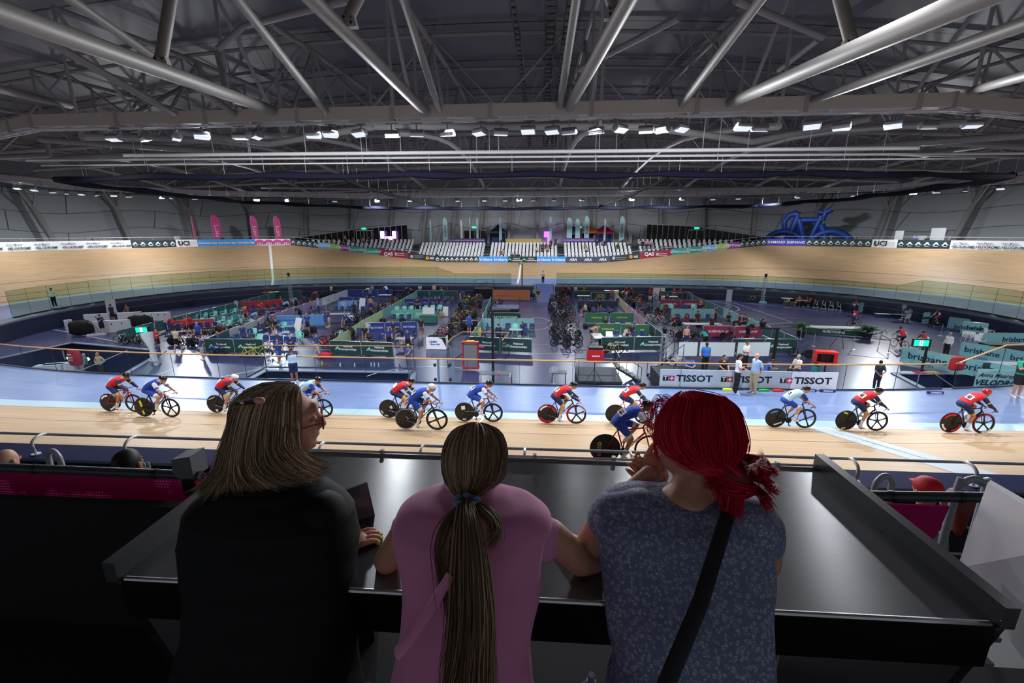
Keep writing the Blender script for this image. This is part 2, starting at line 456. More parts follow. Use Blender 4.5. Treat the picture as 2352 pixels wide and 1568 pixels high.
c0 = G(985, 868); pline(*[c0+Vector((4.2*math.sin(-1.2+t/16*2.2), 3.6*math.cos(-1.2+t/16*2.2)-1.2, 0)) for t in range(17)], w=.07)
cl.build('court_line', mat('cfd6e4', .5), FLOOR)
def top_at(s, zb, h): return zb+h
def fence(name, label, ss, off, zb, h, post=1.5, hand=True, glass=None, hm=None, single=True):
 """glass balustrade that follows the oval; ss = list of arc positions"""
 t = thing(name, label, 'balustrade', opt(ss[0], off(ss[0]), zb))
 inv = Matrix.Translation(-t.location)
 pts = [opt(s, off(s), zb) for s in ss]; hh = [h(s) if callable(h) else h for s in ss]
 g = MB(); r = MB(); j = MB()
 for i in range(len(pts)-1):
  a, b = pts[i], pts[i+1]; ua, ub = Vector((0, 0, hh[i])), Vector((0, 0, hh[i+1]))
  g.quad(a+Vector((0, 0, .06)), b+Vector((0, 0, .06)), b+ub, a+ua)
  j.beam(a, a+ua, .02, .012, up=(1, 0, 0))
  j.beam(a+Vector((0, 0, .03)), b+Vector((0, 0, .03)), .07, .07)
 r.tube([p+Vector((0, 0, q+.02)) for p, q in zip(pts, hh)], .035 if hand else .014, 8)
 for m_, nm, mt in ((g, 'glass_panel', glass or M_GLASS), (j, 'joint', mat('3a4550', .4, .5)), (r, 'handrail', hm or M_WRAIL)):
  o = m_.build(nm, mt, t, smooth=(nm == 'handrail')); o.matrix_local = inv
 return t
cwf = lambda s: -at_s(s)[4]-.03
def srange(a, b, st):
 n = max(1, int(abs(b-a)/st)); return [a+(b-a)*i/n for i in range(n+1)]
fence('glass_balustrade', 'long clear glass balustrade with timber handrail along the near safety zone', srange(-46, 21.6, 2.4), cwf, CZ, 1.17, glass=M_GLASSN)
fence('glass_balustrade', 'taller glass balustrade with raised handrail beside the navy pit at right', [22.2, 24.6, 27, 29.4, 31.8, 34], cwf, CZ, lambda s: 1.2 if s < 23 else 1.95, glass=M_GLASSN)
S4 = OLEN/4
def s_far(px): return s_of_px(px)
sA, sB, sC = s_far(10), s_far(1005), s_far(1175)
def sfar_in(px):
 best = min(((abs(proj(opt(s, cwf(s), CZ))[0]-px)), s) for s in np.linspace(OLEN*.2, OLEN*.8, 1000)); return float(best[1])
sL, sM, sM2, sR1, sR2, sR3 = [sfar_in(v) for v in (30, 1005, 1175, 1278, 2055, 2350)]
fence('glass_balustrade', 'tall tinted glass screen around the left bend', srange(sL, sM, 2.5), cwf, CZ, 2.2, hand=False, hm=mat('6e7b6a', .4))
fence('glass_balustrade', 'low tinted glass fence on the far straight left of the blue ramp', srange(sM, sM2, 2.5), cwf, CZ, lambda s: 2.2 if abs(s-sM) < .1 else 1.35, hand=False, hm=mat('3c4038', .4))
fence('glass_balustrade', 'low tinted glass fence on the far straight right of the blue ramp', srange(sR1, sR2, 2.5), cwf, CZ, 1.45, hand=False, hm=mat('3c4038', .4))
fence('glass_balustrade', 'tall tinted glass screen around the right bend', srange(sR2, sR3-2, 2.5), cwf, CZ, lambda s: 1.45 if abs(s-sR2) < .1 else 2.2, hand=False, hm=mat('6e7b6a', .4))
def roof_z(x, y): return 22.3-.0017*(x-TX)**2-.0026*(y-TY)**2
RN = 60
def roof_pt(i, j):
 x = TX-92+184*i/RN; y = TY-62+124*j/RN; return (x, y, roof_z(x, y))
rm = NT('roof_sheet'); g = rm.n('ShaderNodeNewGeometry').outputs['Position']
sp = rm.n('ShaderNodeSeparateXYZ'); rm.l(g, sp.inputs[0])
f1 = rm.math('FRACT', rm.math('MULTIPLY', rm.math('ADD', sp.outputs[1], .4), 1/6.7)); k1 = rm.math('LESS_THAN', f1, .03)
f2 = rm.math('FRACT', rm.math('MULTIPLY', sp.outputs[0], 1/3.2)); k2 = rm.math('LESS_THAN', f2, .008)
nz = rm.noise(rm.mapv(g, (.15, .15, .15)), 1.0, 3)
c = rm.ramp(nz, [(.3, '6c6a70'), (.7, '7a7880')]); c = rm.mix(k1, c, '0b0b0c'); c = rm.mix(rm.math('MULTIPLY', k2, .5), c, '4c4b50')
rm.set('Base Color', c); rm.set('Roughness', .6)
vs = [roof_pt(i, j) for j in range(RN+1) for i in range(RN+1)]
me = bpy.data.meshes.new('ceiling'); me.from_pydata(vs, [], [(j*(RN+1)+i, (j+1)*(RN+1)+i, (j+1)*(RN+1)+i+1, j*(RN+1)+i+1) for j in range(RN) for i in range(RN)])
me.materials.append(None); me.polygons.foreach_set('use_smooth', [True]*len(me.polygons)); obj('ceiling', me, rm.m, kind='structure')
WOFF = 15.5; ZCON = 6.55
def wall_pt(s, v, din=0):
 p, n, t, b, cw = at_s(s); z0 = ZCON; base = p+n*(WOFF-din)
 ztop = roof_z(base.x+n.x*6, base.y+n.y*6)+.3; q = base+n*(6*v); q.z = z0+(ztop-z0)*v; return q
wm = NT('wall_panel'); uv = wm.n('ShaderNodeUVMap').outputs[0]
br = wm.n('ShaderNodeTexBrick'); wm.l(uv, br.inputs['Vector']); br.offset = .37; br.inputs['Scale'].default_value = 1
br.inputs['Brick Width'].default_value = 12.4; br.inputs['Row Height'].default_value = 3.1; br.inputs['Mortar Size'].default_value = .05
br.inputs['Color1'].default_value = (*lin('bcc0c4'), 1); br.inputs['Color2'].default_value = (*lin('b0b5ba'), 1); br.inputs['Mortar'].default_value = (*lin('4a5057'), 1)
rib = wm.math('SINE', wm.math('MULTIPLY', wm.n('ShaderNodeSeparateXYZ').outputs[0], 1))
nz = wm.noise(wm.mapv(uv, (.2, .4, 1)), 1.0, 3)
wm.set('Base Color', wm.mix(wm.ramp(nz, [(.3, 0), (.7, .3)]), br.outputs[0], '979ca2')); wm.set('Roughness', .55)
WN = 160
rows = [[tuple(wall_pt(OLEN*i/WN, v)) for i in range(WN)] for v in (-.02, .5, 1.0)]
strip('wall_back', rows, wm.m, uvf=lambda a, b: (OLEN*a/WN*1.4+b*1.1, (0, 5, 10)[b]+.5*math.sin(a*.9)))
rows = [curve_off(lambda i: 7*math.cos(BETA[i])+.5, lambda i: min(ZCON, CZ+RISE+7*math.sin(BETA[i])+.02)-.02), curve_off(lambda i: 7*math.cos(BETA[i])+(5.6 if OY[i] > TY else 1.2), lambda i: ZCON if OY[i] > TY else min(ZCON, CZ+RISE+7*math.sin(BETA[i])-.02)),
  curve_off(lambda i: WOFF+.5, lambda i: ZCON)]
o = strip('floor', rows, mat('4a4d52', .6)); o['label'] = 'grey concourse behind the seating'
ct = 0
for k in range(26):
 s = OLEN*.245+k*(OLEN*.51/25)
 a = wall_pt(s, .0, 2.3); b = wall_pt(s, .97, 1.4); u = proj(a)[0]
 if u < -80 or u > 2440: continue
 t = thing('leaning_column', 'leaning grey steel column behind the hoardings, number %d counting from the left bend' % (ct+1) if 0 else
              'leaning grey steel tube column behind the far concourse, %s from the left' % ('first second third fourth fifth sixth seventh eighth ninth tenth eleventh twelfth thirteenth fourteenth fifteenth sixteenth seventeenth eighteenth nineteenth twentieth twenty-first twenty-second twenty-third twenty-fourth twenty-fifth twenty-sixth'.split()[ct]),
              'column', a, group='leaning columns around the hall')
 ct += 1
 m = MB(); m.tube([Vector(), (b-a)*.5, b-a], [.3, .36, .3], 12); m.build('shaft', M_STEEL2, t, True)
 m = MB(); m.box((0, 0, .12), (.8, .8, .24)); m.lathe((0, 0, .2), [(.3, 0), (.25, .25), (.2, .3)], 12); m.build('base_plate', mat('5a5d60', .5), t)
 p, n, tt, bb, cw = at_s(s)
 m = MB(); e1 = (b-a)*.62
 for sg in (-1, 1): m.tube([e1, e1+tt*sg*1.1+Vector((0, 0, 3.2))+n*.6], .13, 8)
 m.build('brace', M_STEEL2, t, True)
RZ = 13.55
def ringp(x, y): return Vector((x, y, RZ))
RING = [(-23.2, 20.3), (15.8, 19.8), (30, 24.5), (44, 36), (46, 48), (36, 57), (20, 60.5), (-26, 60.5), (-42, 56), (-51, 47), (-49, 35), (-37, 25.5)]
for i in range(len(RING)):
 a = ringp(*RING[i]); b = ringp(*RING[(i+1) % len(RING)])
 far = (a.y+b.y)/2 > 40
 nm = ['across the near side above the lamps', 'at near right running away', 'high at right over the near bend', 'at far right end of the ring', 'behind right end lamps', 'at far right corner', 'on far side above the distant lamps', 'at far left corner', 'behind left end lamps', 'at far left end of the ring', 'high at left over the near bend', 'at near left running away'][i]
 t = thing('ring_girder', 'grey steel box girder '+nm, 'girder', a, group='ring girders carrying the floodlights')
 m = MB(); m.beam(Vector(), b-a, .42, .5); m.build('box_beam', M_STEEL, t)
 m = MB(); d = (b-a).normalized(); sd = Vector((-d.y, d.x, 0)); L = (b-a).length
 for q in range(int(L/4.2)+1):
  m = MB(); m.box(d*min(q*4.2, L)+Vector((0, 0, -.02)), (.16, .5, .62), 0, Matrix.Rotation(math.atan2(d.y, d.x), 3, 'Z')); m.build('splice_plate', mat('a09d9a', .5), t)
 m = MB(); m.beam(Vector((0, 0, -.36))-sd*.12, b-a+Vector((0, 0, -.36))-sd*.12, .05, .06); m.beam(Vector((0, 0, -.36))+sd*.12, b-a+Vector((0, 0, -.36))+sd*.12, .05, .06)
 for q in range(int(L/1.1)): m.box(d*(q*1.1+.5)+Vector((0, 0, -.3)), (.12, .3, .12), 0, Matrix.Rotation(math.atan2(d.y, d.x), 3, 'Z'))
 m.build('lighting_rail', M_RAIL, t)
def tubes(name, label, segs, r, m, group='roof tubes'):
 t = thing(name, label, 'steelwork', segs[0][0], group=group); o0 = t.location.copy()
 b = MB()
 for a, c in segs: b.tube([Vector(a)-o0, Vector(c)-o0], r, 10)
 b.build('tube', m, t, True); return t
MT = mat('7f7b78', .55, .1)
def gz(x, y, z): return G(x, y, z)
BIG = [((630, 255), (0, 28), 8), ((980, 258), (708, -10), 12), ((1305, 250), (1455, -20), 12), ((1672, 238), (2255, -10), 8),
       ((750, 260), (540, -10), 14), ((1010, 258), (925, -10), 15), ((1285, 252), (1325, -10), 14.5), ((1560, 248), (1752, -8), 14),
       ((540, 262), (150, -10), 12.5), ((400, 262), (190, 140), 16), ((1860, 232), (2352, 55), 10), ((160, 242), (0, 205), 15), ((2225, 210), (2352, 175), 14)]
ords = 'first second third fourth fifth sixth seventh eighth ninth tenth eleventh twelfth thirteenth'.split()
bigsorted = sorted(range(len(BIG)), key=lambda i: BIG[i][0][0])
for rank, i in enumerate(bigsorted):
 (fx, fy), (tx, ty), Yh = BIG[i]
 a = GY(fx, fy, 20); b = GY(tx, ty, Yh)
 b = a+(b-a)*1.7
 tubes('roof_tube', 'thick pale steel tube rising from the near girder, foot %s from the left' % ords[rank], [(a, b)], .2 if i < 4 else .14, MT, 'thick tubes over the near girder')
for q, (x, y, x2, y2) in enumerate([(370, 135, 395, -20), (800, 40, 830, -20), (1955, 95, 1925, -20), (1410, 20, 1395, -30)]):
 a = GY(x, y, 13.5); b = GY(x2, y2, 13.5)
 t = tubes('hanger_tube', 'steel hanger tube with bolted bracket over %s' % ['the left bend side', 'the centre left', 'the right side', 'the centre right'][q], [(a, b+(b-a)*.8)], .16, MT, 'bolted hangers')
 m = MB(); m.box((0, 0, -.1), (.5, .2, .32), 0, None, .7); m.build('bolted_bracket', mat('b5b2ae', .4), t)
 m = MB()
 for sx in (-.1, .1):
  for sz in (-.16, -.02): m.disc((sx, -.11, sz), .035, .03, (0, 1, 0), 8)
 m.build('bolt', mat('17171a', .4), t)
def truss(x0, ya, yb, zl, label, tilt=0):
 t = thing('roof_truss', label, 'truss', (x0, ya, zl), group='roof trusses across the hall'); o0 = Vector((x0, ya, zl))
 n = 8; up = MB(); lo = MB(); web = MB(); U = []; Lw = []
 for i in range(n+1):
  y = ya+(yb-ya)*i/n; x = x0+tilt*i/n
  U.append(Vector((x, y, roof_z(x, y)-.7))-o0); Lw.append(Vector((x, y, zl+2.2*math.sin(PI*i/n)))-o0)
 up.tube(U, .17, 8); lo.tube(Lw, .2, 8)
 for i in range(n):
  web.tube([Lw[i], U[i+1]] if i % 2 else [U[i], Lw[i+1]], .11, 6)
  web.tube([Lw[i], U[i]], .09, 6)
 up.build('upper_chord', M_STEEL2, t, True); lo.build('lower_chord', M_STEEL2, t, True); web.build('web_member', M_STEEL2, t, True)
for k, x in enumerate([-56, -46, -36, -26, -17, -8, 3, 12, 21, 31, 41, 51]):
 truss(x, 25 if -30 < x < 25 else 32, 62, RZ+.3, 'long roof truss running away from view, %s from the left' % ords[k], tilt=(x-TX)*-.12)
def ltruss(y, z0, label, xr):
 t = thing('roof_truss', label, 'truss', (TX-xr, y, z0), group='roof trusses along the hall'); o0 = t.location.copy(); n = 22
 ch = MB(); web = MB(); U = []; Lw = []; Mi = []
 for i in range(n+1):
  x = TX-xr+2*xr*i/n; zr = roof_z(x, y)
  U.append(Vector((x, y, zr-.5))-o0); Lw.append(Vector((x, y+(.0 if i % 2 else 0), z0+(zr-z0)*.25))-o0)
 ch.tube(U, .13, 8); ch.tube(Lw, .18, 8)
 for i in range(n):
  web.tube([Lw[i], U[i+1]] if i % 2 else [U[i], Lw[i+1]], .08, 6)
  if i % 3 == 0: web.tube([Lw[i], U[i]], .08, 6)
 ch.build('chord', M_STEEL2, t, True); web.build('web_member', M_STEEL2, t, True)
for k, (y, z0, xr) in enumerate([(33.5, 15.5, 50), (40.2, 15.0, 52), (47, 14.5, 52), (54, 14.2, 50), (61, 13.9, 48), (69, 13.5, 44), (76, 13.2, 40)]):
 ltruss(y, z0, '%s lengthwise roof truss counting away from the near girder' % ords[k], xr)
rng = random.Random(5)
for k, (x, y, x2, y2, Y1, Y2) in enumerate([(400, 300, 620, 330, 27, 30), (620, 330, 860, 290, 30, 27), (860, 290, 1480, 290, 27, 27), (1480, 290, 1730, 325, 27, 30), (1730, 325, 2000, 270, 30, 26),
  (90, 320, 560, 352, 30, 34), (1880, 345, 2352, 310, 34, 28), (500, 112, 560, 60, 24, 24), (560, 60, 800, 0, 24, 20), (500, 125, 530, 250, 24, 23), (1690, 0, 1890, 85, 20, 24), (1880, 90, 1790, 160, 24, 28), (0, 400, 300, 430, 40, 44), (2352, 395, 2050, 440, 40, 44),
  (600, 430, 1176, 440, 56, 60), (1176, 440, 1800, 430, 60, 56), (240, 300, 420, 200, 26, 34), (420, 200, 600, 250, 34, 30), (1800, 190, 2050, 260, 34, 28), (1330, 160, 1560, 40, 28, 22)]):
 a = GY(x, y, Y1); b = GY(x2, y2, Y2)
 tubes('bracing_tube', 'grey bracing tube of the roof frame near pixel column %d' % x if 0 else 'grey bracing tube of the roof frame, %s of its kind seen %s' % ((ords+['fourteenth', 'fifteenth', 'sixteenth', 'seventeenth', 'eighteenth', 'nineteenth', 'twentieth'])[k], 'at left' if x+x2 < 1700 else ('at right' if x+x2 > 3000 else 'near the middle')),
          [(a, b)], .2 if k < 7 else .15, M_STEEL2, 'bracing tubes')
t = thing('suspension_rods', 'bundle of thin steel rods hanging in the roof above the girder', 'rods', (0, 30, 18)); o0 = Vector((0, 30, 18)); m = MB()
for k in range(46):
 x = rng.uniform(-26, 22); y = rng.uniform(28, 46); d = rng.choice((-3.2, -1.8, 1.8, 3.2)); m = MB(); m.tube([Vector((x, y, roof_z(x, y)-.5))-o0, Vector((x+d, y+rng.uniform(-1, 1), RZ+1.5))-o0], .016, 4); m.build('rod', mat('8d8d90', .4), t)
for q, (x, w) in enumerate([(1262, .55), (1302, .5), (1185, .3)]):
 y0, y1 = (24, 62)
 t = thing('cable_ladder', 'dark ladder shaped cable tray running away under the roof, %s' % ['left of the centre pair', 'right of the centre pair', 'thinner and left of centre'][q], 'cable tray', (GY(x, 200, 30).x, y0, 16))
 o0 = t.location.copy(); m = MB(); xx = o0.x; n = 40
 P = [Vector((xx, y0+(y1-y0)*i/n, roof_z(xx, y0+(y1-y0)*i/n)-1.3))-o0 for i in range(n+1)]
 for sg in (-1, 1): m.tube([p+Vector((sg*w/2, 0, 0)) for p in P], .05, 4)
 for p in P: m.box(p, (w, .25, .05))
 m.build('tray', mat('2a2a2d', .6), t)
def RGA(u):
 n = len(RING); i = int(u) % n; f = u-int(u); a = ringp(*RING[i]); b = ringp(*RING[(i+1) % n]); return a+(b-a)*f
V3 = lambda *a: Vector(a)
def remesh(mb, vox, it=6, fac=.5, extra=None):
 me = bpy.data.meshes.new('r'); me.from_pydata(mb.v, [], mb.f); me.update()
 o = bpy.data.objects.new('r', me)
 a = o.modifiers.new('a', 'REMESH'); a.mode = 'VOXEL'; a.voxel_size = vox; a.adaptivity = 0
 b = o.modifiers.new('b', 'SMOOTH'); b.factor = fac; b.iterations = it
 r = evaluate(o)
 bpy.data.objects.remove(o); bpy.data.meshes.remove(me)
 r.materials.clear(); r.materials.append(None)
 if extra:
  bm = bmesh.new(); bm.from_mesh(r); e = extra.mesh('x'); bm.from_mesh(e)
  k = len(r.polygons); bm.faces.ensure_lookup_table()
  for i, m in enumerate(extra.m): bm.faces[k+i].material_index = m
  bm.to_mesh(r); bm.free()
  for _ in range(max(extra.m)): r.materials.append(None)
 r.polygons.foreach_set('use_smooth', [True]*len(r.polygons)); return r
def limb(mb, pts, rs, n=10):
 """rounded tapering limb"""
 pts = [Vector(p) for p in pts]; P = []; R = []
 for i in range(len(pts)-1):
  for k in range(4):
   t = k/4; P.append(pts[i].lerp(pts[i+1], t)); R.append(rs[i]+(rs[i+1]-rs[i])*t)
 P.append(pts[-1]); R.append(rs[-1])
 d0 = (P[0]-P[1]).normalized(); d1 = (P[-1]-P[-2]).normalized()
 P = [P[0]+d0*R[0]*.8, P[0]+d0*R[0]*.5]+P+[P[-1]+d1*R[-1]*.5, P[-1]+d1*R[-1]*.8]
 R = [R[0]*.4, R[0]*.8]+R+[R[-1]*.8, R[-1]*.4]; mb.tube(P, R, n)
POSES = {}
def pose(name, **k):
 b = dict(hp=[(.09, 0, .92), (-.09, 0, .92)], kn=[(.1, .02, .5), (-.1, .02, .5)], an=[(.1, -.02, .09), (-.1, -.02, .09)], tz=[(.12, .14, .03), (-.12, .14, .03)],
             tor=[(0, 0, .88), (0, .01, 1.0), (0, .01, 1.12), (0, 0, 1.28), (0, -.01, 1.40), (0, -.01, 1.47)], sh=[(.17, -.01, 1.41), (-.17, -.01, 1.41)],
             el=[(.23, -.03, 1.14), (-.23, -.03, 1.14)], wr=[(.25, .06, .90), (-.25, .06, .90)], hed=(0, .02, 1.62), look=(0, 1, -.05), curl=.5)
 b.update(k); POSES[name] = b
pose('stand')
pose('stand_wide', kn=[(.13, .02, .5), (-.11, .04, .5)], an=[(.17, -.02, .09), (-.13, .02, .09)], tz=[(.22, .12, .03), (-.16, .16, .03)])
pose('fold', el=[(.25, .02, 1.14), (-.25, .02, 1.14)], wr=[(-.06, .22, 1.16), (.06, .24, 1.12)])
pose('hips', el=[(.36, -.06, 1.16), (-.36, -.06, 1.16)], wr=[(.19, .06, 1.02), (-.19, .06, 1.02)])
pose('phone', el=[(.2, .1, 1.16), (-.2, .1, 1.16)], wr=[(.07, .34, 1.33), (-.07, .34, 1.3)], look=(0, 1, -.35))
pose('behind', el=[(.25, -.12, 1.15), (-.25, -.12, 1.15)], wr=[(.06, -.17, .95), (-.06, -.18, .95)])
pose('walk', kn=[(.1, .16, .52), (-.1, -.03, .5)], an=[(.1, .22, .12), (-.1, -.28, .14)], tz=[(.11, .37, .06), (-.11, -.14, .04)], el=[(.24, -.14, 1.16), (-.24, .1, 1.15)], wr=[(.24, -.1, .92), (-.23, .28, .98)])
pose('bend', tor=[(0, -.06, .9), (0, -.02, 1.0), (0, .1, 1.08), (0, .26, 1.14), (0, .38, 1.16), (0, .44, 1.17)], sh=[(.17, .36, 1.13), (-.17, .36, 1.13)], el=[(.2, .42, .88), (-.2, .42, .88)], wr=[(.14, .5, .68), (-.14, .5, .68)],
     hed=(0, .58, 1.14), look=(0, .6, -.8), hp=[(.09, -.06, .9), (-.09, -.06, .9)])
SIT = dict(hp=[(.1, 0, .5), (-.1, 0, .5)], kn=[(.12, .42, .5), (-.12, .42, .5)], an=[(.13, .4, .09), (-.13, .44, .09)], tz=[(.15, .56, .03), (-.15, .6, .03)],
     tor=[(0, -.02, .47), (0, -.02, .58), (0, -.01, .7), (0, 0, .86), (0, 0, .99), (0, 0, 1.06)], sh=[(.17, 0, 1.0), (-.17, 0, 1.0)],
     el=[(.22, .08, .76), (-.22, .08, .76)], wr=[(.12, .32, .64), (-.12, .32, .64)], hed=(0, .03, 1.21))
pose('sit', **SIT)
pose('write', **{**SIT, 'tor': [(0, -.02, .47), (0, 0, .58), (0, .04, .7), (0, .1, .86), (0, .15, .97), (0, .18, 1.03)], 'sh': [(.17, .14, .97), (-.17, .14, .97)], 'el': [(.24, .24, .78), (-.24, .24, .78)], 'wr': [(.1, .45, .78), (-.1, .45, .78)], 'hed': (0, .26, 1.15), 'look': (0, .8, -.6)})
RID = dict(tor=[(0, -.17, .95), (0, -.10, 1.05), (0, .02, 1.15), (0, .18, 1.22), (0, .30, 1.24), (0, .36, 1.26)], sh=[(.165, .28, 1.21), (-.165, .28, 1.21)], el=[(.22, .42, 1.02), (-.22, .42, 1.02)], wr=[(.19, .64, .87), (-.19, .64, .87)],
     hed=(0, .47, 1.34), look=(0, 1, -.25), hp=[(.08, -.14, .97), (-.08, -.14, .97)], curl=1.0)
pose('ride_a', **RID, kn=[(.09, .14, .62), (-.09, .29, .87)], an=[(.1, -.01, .2), (-.1, .05, .52)], tz=[(.1, .13, .12), (-.1, .18, .45)])
pose('ride_b', **RID, kn=[(.09, .27, .74), (-.09, .24, .74)], an=[(.1, .16, .35), (-.1, -.12, .38)], tz=[(.1, .28, .28), (-.1, 0.0, .29)])
UPR = dict(tor=[(0, -.17, .95), (0, -.12, 1.05), (0, -.03, 1.17), (0, .1, 1.3), (0, .17, 1.38), (0, .2, 1.42)], sh=[(.165, .16, 1.36), (-.165, .16, 1.36)], el=[(.22, .32, 1.14), (-.22, .32, 1.14)], wr=[(.18, .56, 1.0), (-.18, .56, 1.0)], hed=(0, .28, 1.54),
     look=(0, 1, -.3), hp=[(.08, -.14, .97), (-.08, -.14, .97)], kn=[(.09, .14, .62), (-.09, .29, .87)], an=[(.1, -.01, .2), (-.1, .05, .52)], tz=[(.1, .13, .12), (-.1, .18, .45)], curl=1.0)
pose('cruise', **UPR)
def hand(mb, wr, el, sgn, curl, r=1.0):
 wr = Vector(wr); d = (wr-Vector(el)).normalized(); side = d.cross(Vector((0, 0, 1))); side = side.normalized() if side.length > .2 else Vector((1, 0, 0))
 dn = side.cross(d).normalized()
 if dn.z > 0: dn = -dn
 pc = wr+d*.05; R = Matrix((side, d, dn)).transposed(); mb.ell(pc, (.042*r, .05*r, .017*r), 0, 8, 6, R)
 for k, (o, L) in enumerate(((-.03, .068), (-.01, .078), (.01, .073), (.03, .057))):
  a = pc+side*o+d*.035; b = a+(d*(1-curl*.5)+dn*curl*.6)*L*.5; c = b+(d*(1-curl*1.3)+dn*curl)*L*.45
  mb.tube([a, b, c], [.0095, .009, .007], 5)
 a = pc-side*sgn*.035-d*.02; mb.tube([a, a-side*sgn*.025+d*.03+dn*.01, a-side*sgn*.02+d*.055+dn*.025], [.012, .011, .008], 5)
_fig = {}
def figure(pname, sleeve='short', legs='long', top='hair', bulk=1.0, race=False, vest=False):
 key = (pname, sleeve, legs, top, bulk, race, vest)
 if key in _fig: return _fig[key]
 P = POSES[pname]; T = Tpl(); V_ = Vector; tor = [V_(p) for p in P['tor']]; B = bulk
 rad = [.155, .165, .15, .165, .15, .07]; hed = V_(P['hed']); look = V_(P['look']).normalized(); side = V_((1, 0, 0)); upv = side.cross(look)*1.0
 HR = Matrix((side, look, side.cross(look))).transposed()
 b = MB(); b.tube([tor[0]-(tor[1]-tor[0])*.6]+tor, [.1*B]+[r*B for r in rad[:-1]]+[.06], 14, flat=.64, up=(1, 0, 0))
 limb(b, [tor[-1]-(tor[-1]-tor[-2])*.5, hed-V_((0, 0, .05))], [.058, .052])
 b.ell(hed, (.075, .094, .115), R=HR); b.ell(hed+HR @ V_((0, .03, -.055)), (.055, .062, .06), R=HR)
 for i in (0, 1):
  limb(b, [P['sh'][i], P['el'][i], P['wr'][i]], [.055*B, .042*B, .028]); limb(b, [tor[-2], P['sh'][i]], [.07, .055])
  limb(b, [P['hp'][i], P['kn'][i], P['an'][i]], [.092*B, .058*B, .038]); limb(b, [P['an'][i], P['tz'][i]], [.036, .028])
 x = MB()
 for i in (0, 1): hand(x, P['wr'][i], P['el'][i], 1 if i == 0 else -1, P['curl'])
 x.ell(hed+HR @ V_((0, .1, -.012)), (.012, .018, .024), 0, 6, 5, HR)
 for s in (-1, 1):
  x.ell(hed+HR @ V_((s*.03, .083, .012)), (.013, .008, .007), 1, 6, 5, HR); x.ell(hed+HR @ V_((s*.077, 0, -.005)), (.01, .02, .03), 0, 6, 5, HR)
 x.ell(hed+HR @ V_((0, .087, -.055)), (.022, .008, .007), 2, 6, 5, HR)
 T.part('body', remesh(b, .019, 5, extra=x), [mat('c08a70', .5), mat('1a1412', .3), mat('8f4a44', .5)])
 if legs != 'none_top':
  c = MB(); g = .016
  c.tube([tor[0].lerp(tor[1], .4 if not race else 0)]+tor[1:-1], [(r*B+g) for r in rad[:-1]], 14, flat=.66, up=(1, 0, 0))
  c.tube([tor[-2], tor[-1].lerp(tor[-2], .2)], [.13, .066], 12, flat=.7, up=(1, 0, 0))
  sl = MB()
  for i in (0, 1):
   s0, e0, w0 = V_(P['sh'][i]), V_(P['el'][i]), V_(P['wr'][i])
   if sleeve == 'none': continue
   tgt = c; limb(c, [tor[-2], s0], [.08, .066])
   if race: tgt = MB()
   if sleeve == 'short': limb(tgt, [s0, s0.lerp(e0, .72)], [.07*B, .058*B])
   else: limb(tgt, [s0, e0, e0.lerp(w0, .93)], [.066*B, .053*B, .038])
   if race: T.part('sleeve', remesh(tgt, .019, 3), mat('ffffff', .7, key='shirt'))
  if sleeve != 'bare': T.part('jersey' if race else 'shirt', remesh(c, .02, 4), mat('ffffff', .7, key='shirt'))
  if vest:
   c = MB(); c.tube(tor[1:-1], [(r*B+.034) for r in rad[1:-1]], 14, flat=.7, up=(1, 0, 0)); T.part('vest', remesh(c, .022, 4), mat('2a4a8a', .7))
 c = MB(); f = 1.0 if legs == 'long' else (.98 if legs == 'shorts' else 1)
 c.tube([tor[0]-(tor[1]-tor[0])*.75, tor[0]-(tor[1]-tor[0])*.3, tor[0], tor[0].lerp(tor[1], .75)], [.1*B, .165*B, .178*B, .172*B], 14, flat=.68, up=(1, 0, 0))
 for i in (0, 1):
  h, k, a = V_(P['hp'][i]), V_(P['kn'][i]), V_(P['an'][i])
  if legs == 'long': limb(c, [h, k, a], [.11*B, .078*B, .06])
  else: limb(c, [h, h.lerp(k, .8)], [.108*B, (.07 if race else .085)*B])
 T.part('shorts' if legs != 'long' else 'trousers', remesh(c, .02, 3), mat('1a2038', .7))
 if race:
  for i in (0, 1):
   c = MB(); c2 = MB(); c3 = MB()
   h, k, a = V_(P['hp'][i]), V_(P['kn'][i]), V_(P['an'][i]); s0, e0 = V_(P['sh'][i]), V_(P['el'][i])
   c.tube([h.lerp(k, .72), h.lerp(k, .9)], [.08, .069], 12); c2.tube([s0.lerp(e0, .62), s0.lerp(e0, .8)], [.064, .058], 12)
   c3.tube([k.lerp(a, .58), a], [.05, .044], 10)
   T.part('shorts_hem', c, mat('d9a52a', .6)); T.part('arm_band', c2, mat('e6c02c', .6)); T.part('sock', c3, mat('e8e8ea', .7))
  q = MB(); pm = tor[2].lerp(tor[1], .2); d = (tor[2]-tor[1]).normalized(); nrm = V_((.55, 0, .0))+side.cross(d)*(1 if side.cross(d).z > 0 else -1); nrm.normalize()
  q.box(pm+nrm*.155+V_((.02, 0, 0)), (.17, .17, .006), 0, basis((0, 0, 0), V_((1, 0, 0)).cross(nrm).cross(nrm)*-1, nrm.cross(V_((1, 0, 0)))).to_3x3()); T.part('race_number', q, mat('f2f2f0', .6), smooth=False)
 for i in (0, 1):
  a, t = V_(P['an'][i]), V_(P['tz'][i]); c = MB(); d = (t-a); d.normalize()
  limb(c, [a-d*.03-V_((0, 0, .035)), t], [.042, .036]); c.tube([a-V_((0, 0, .03)), a+V_((0, 0, .02))], [.045, .043], 10)
  T.part('shoe', remesh(c, .016, 2), mat('e9e9ec', .5))
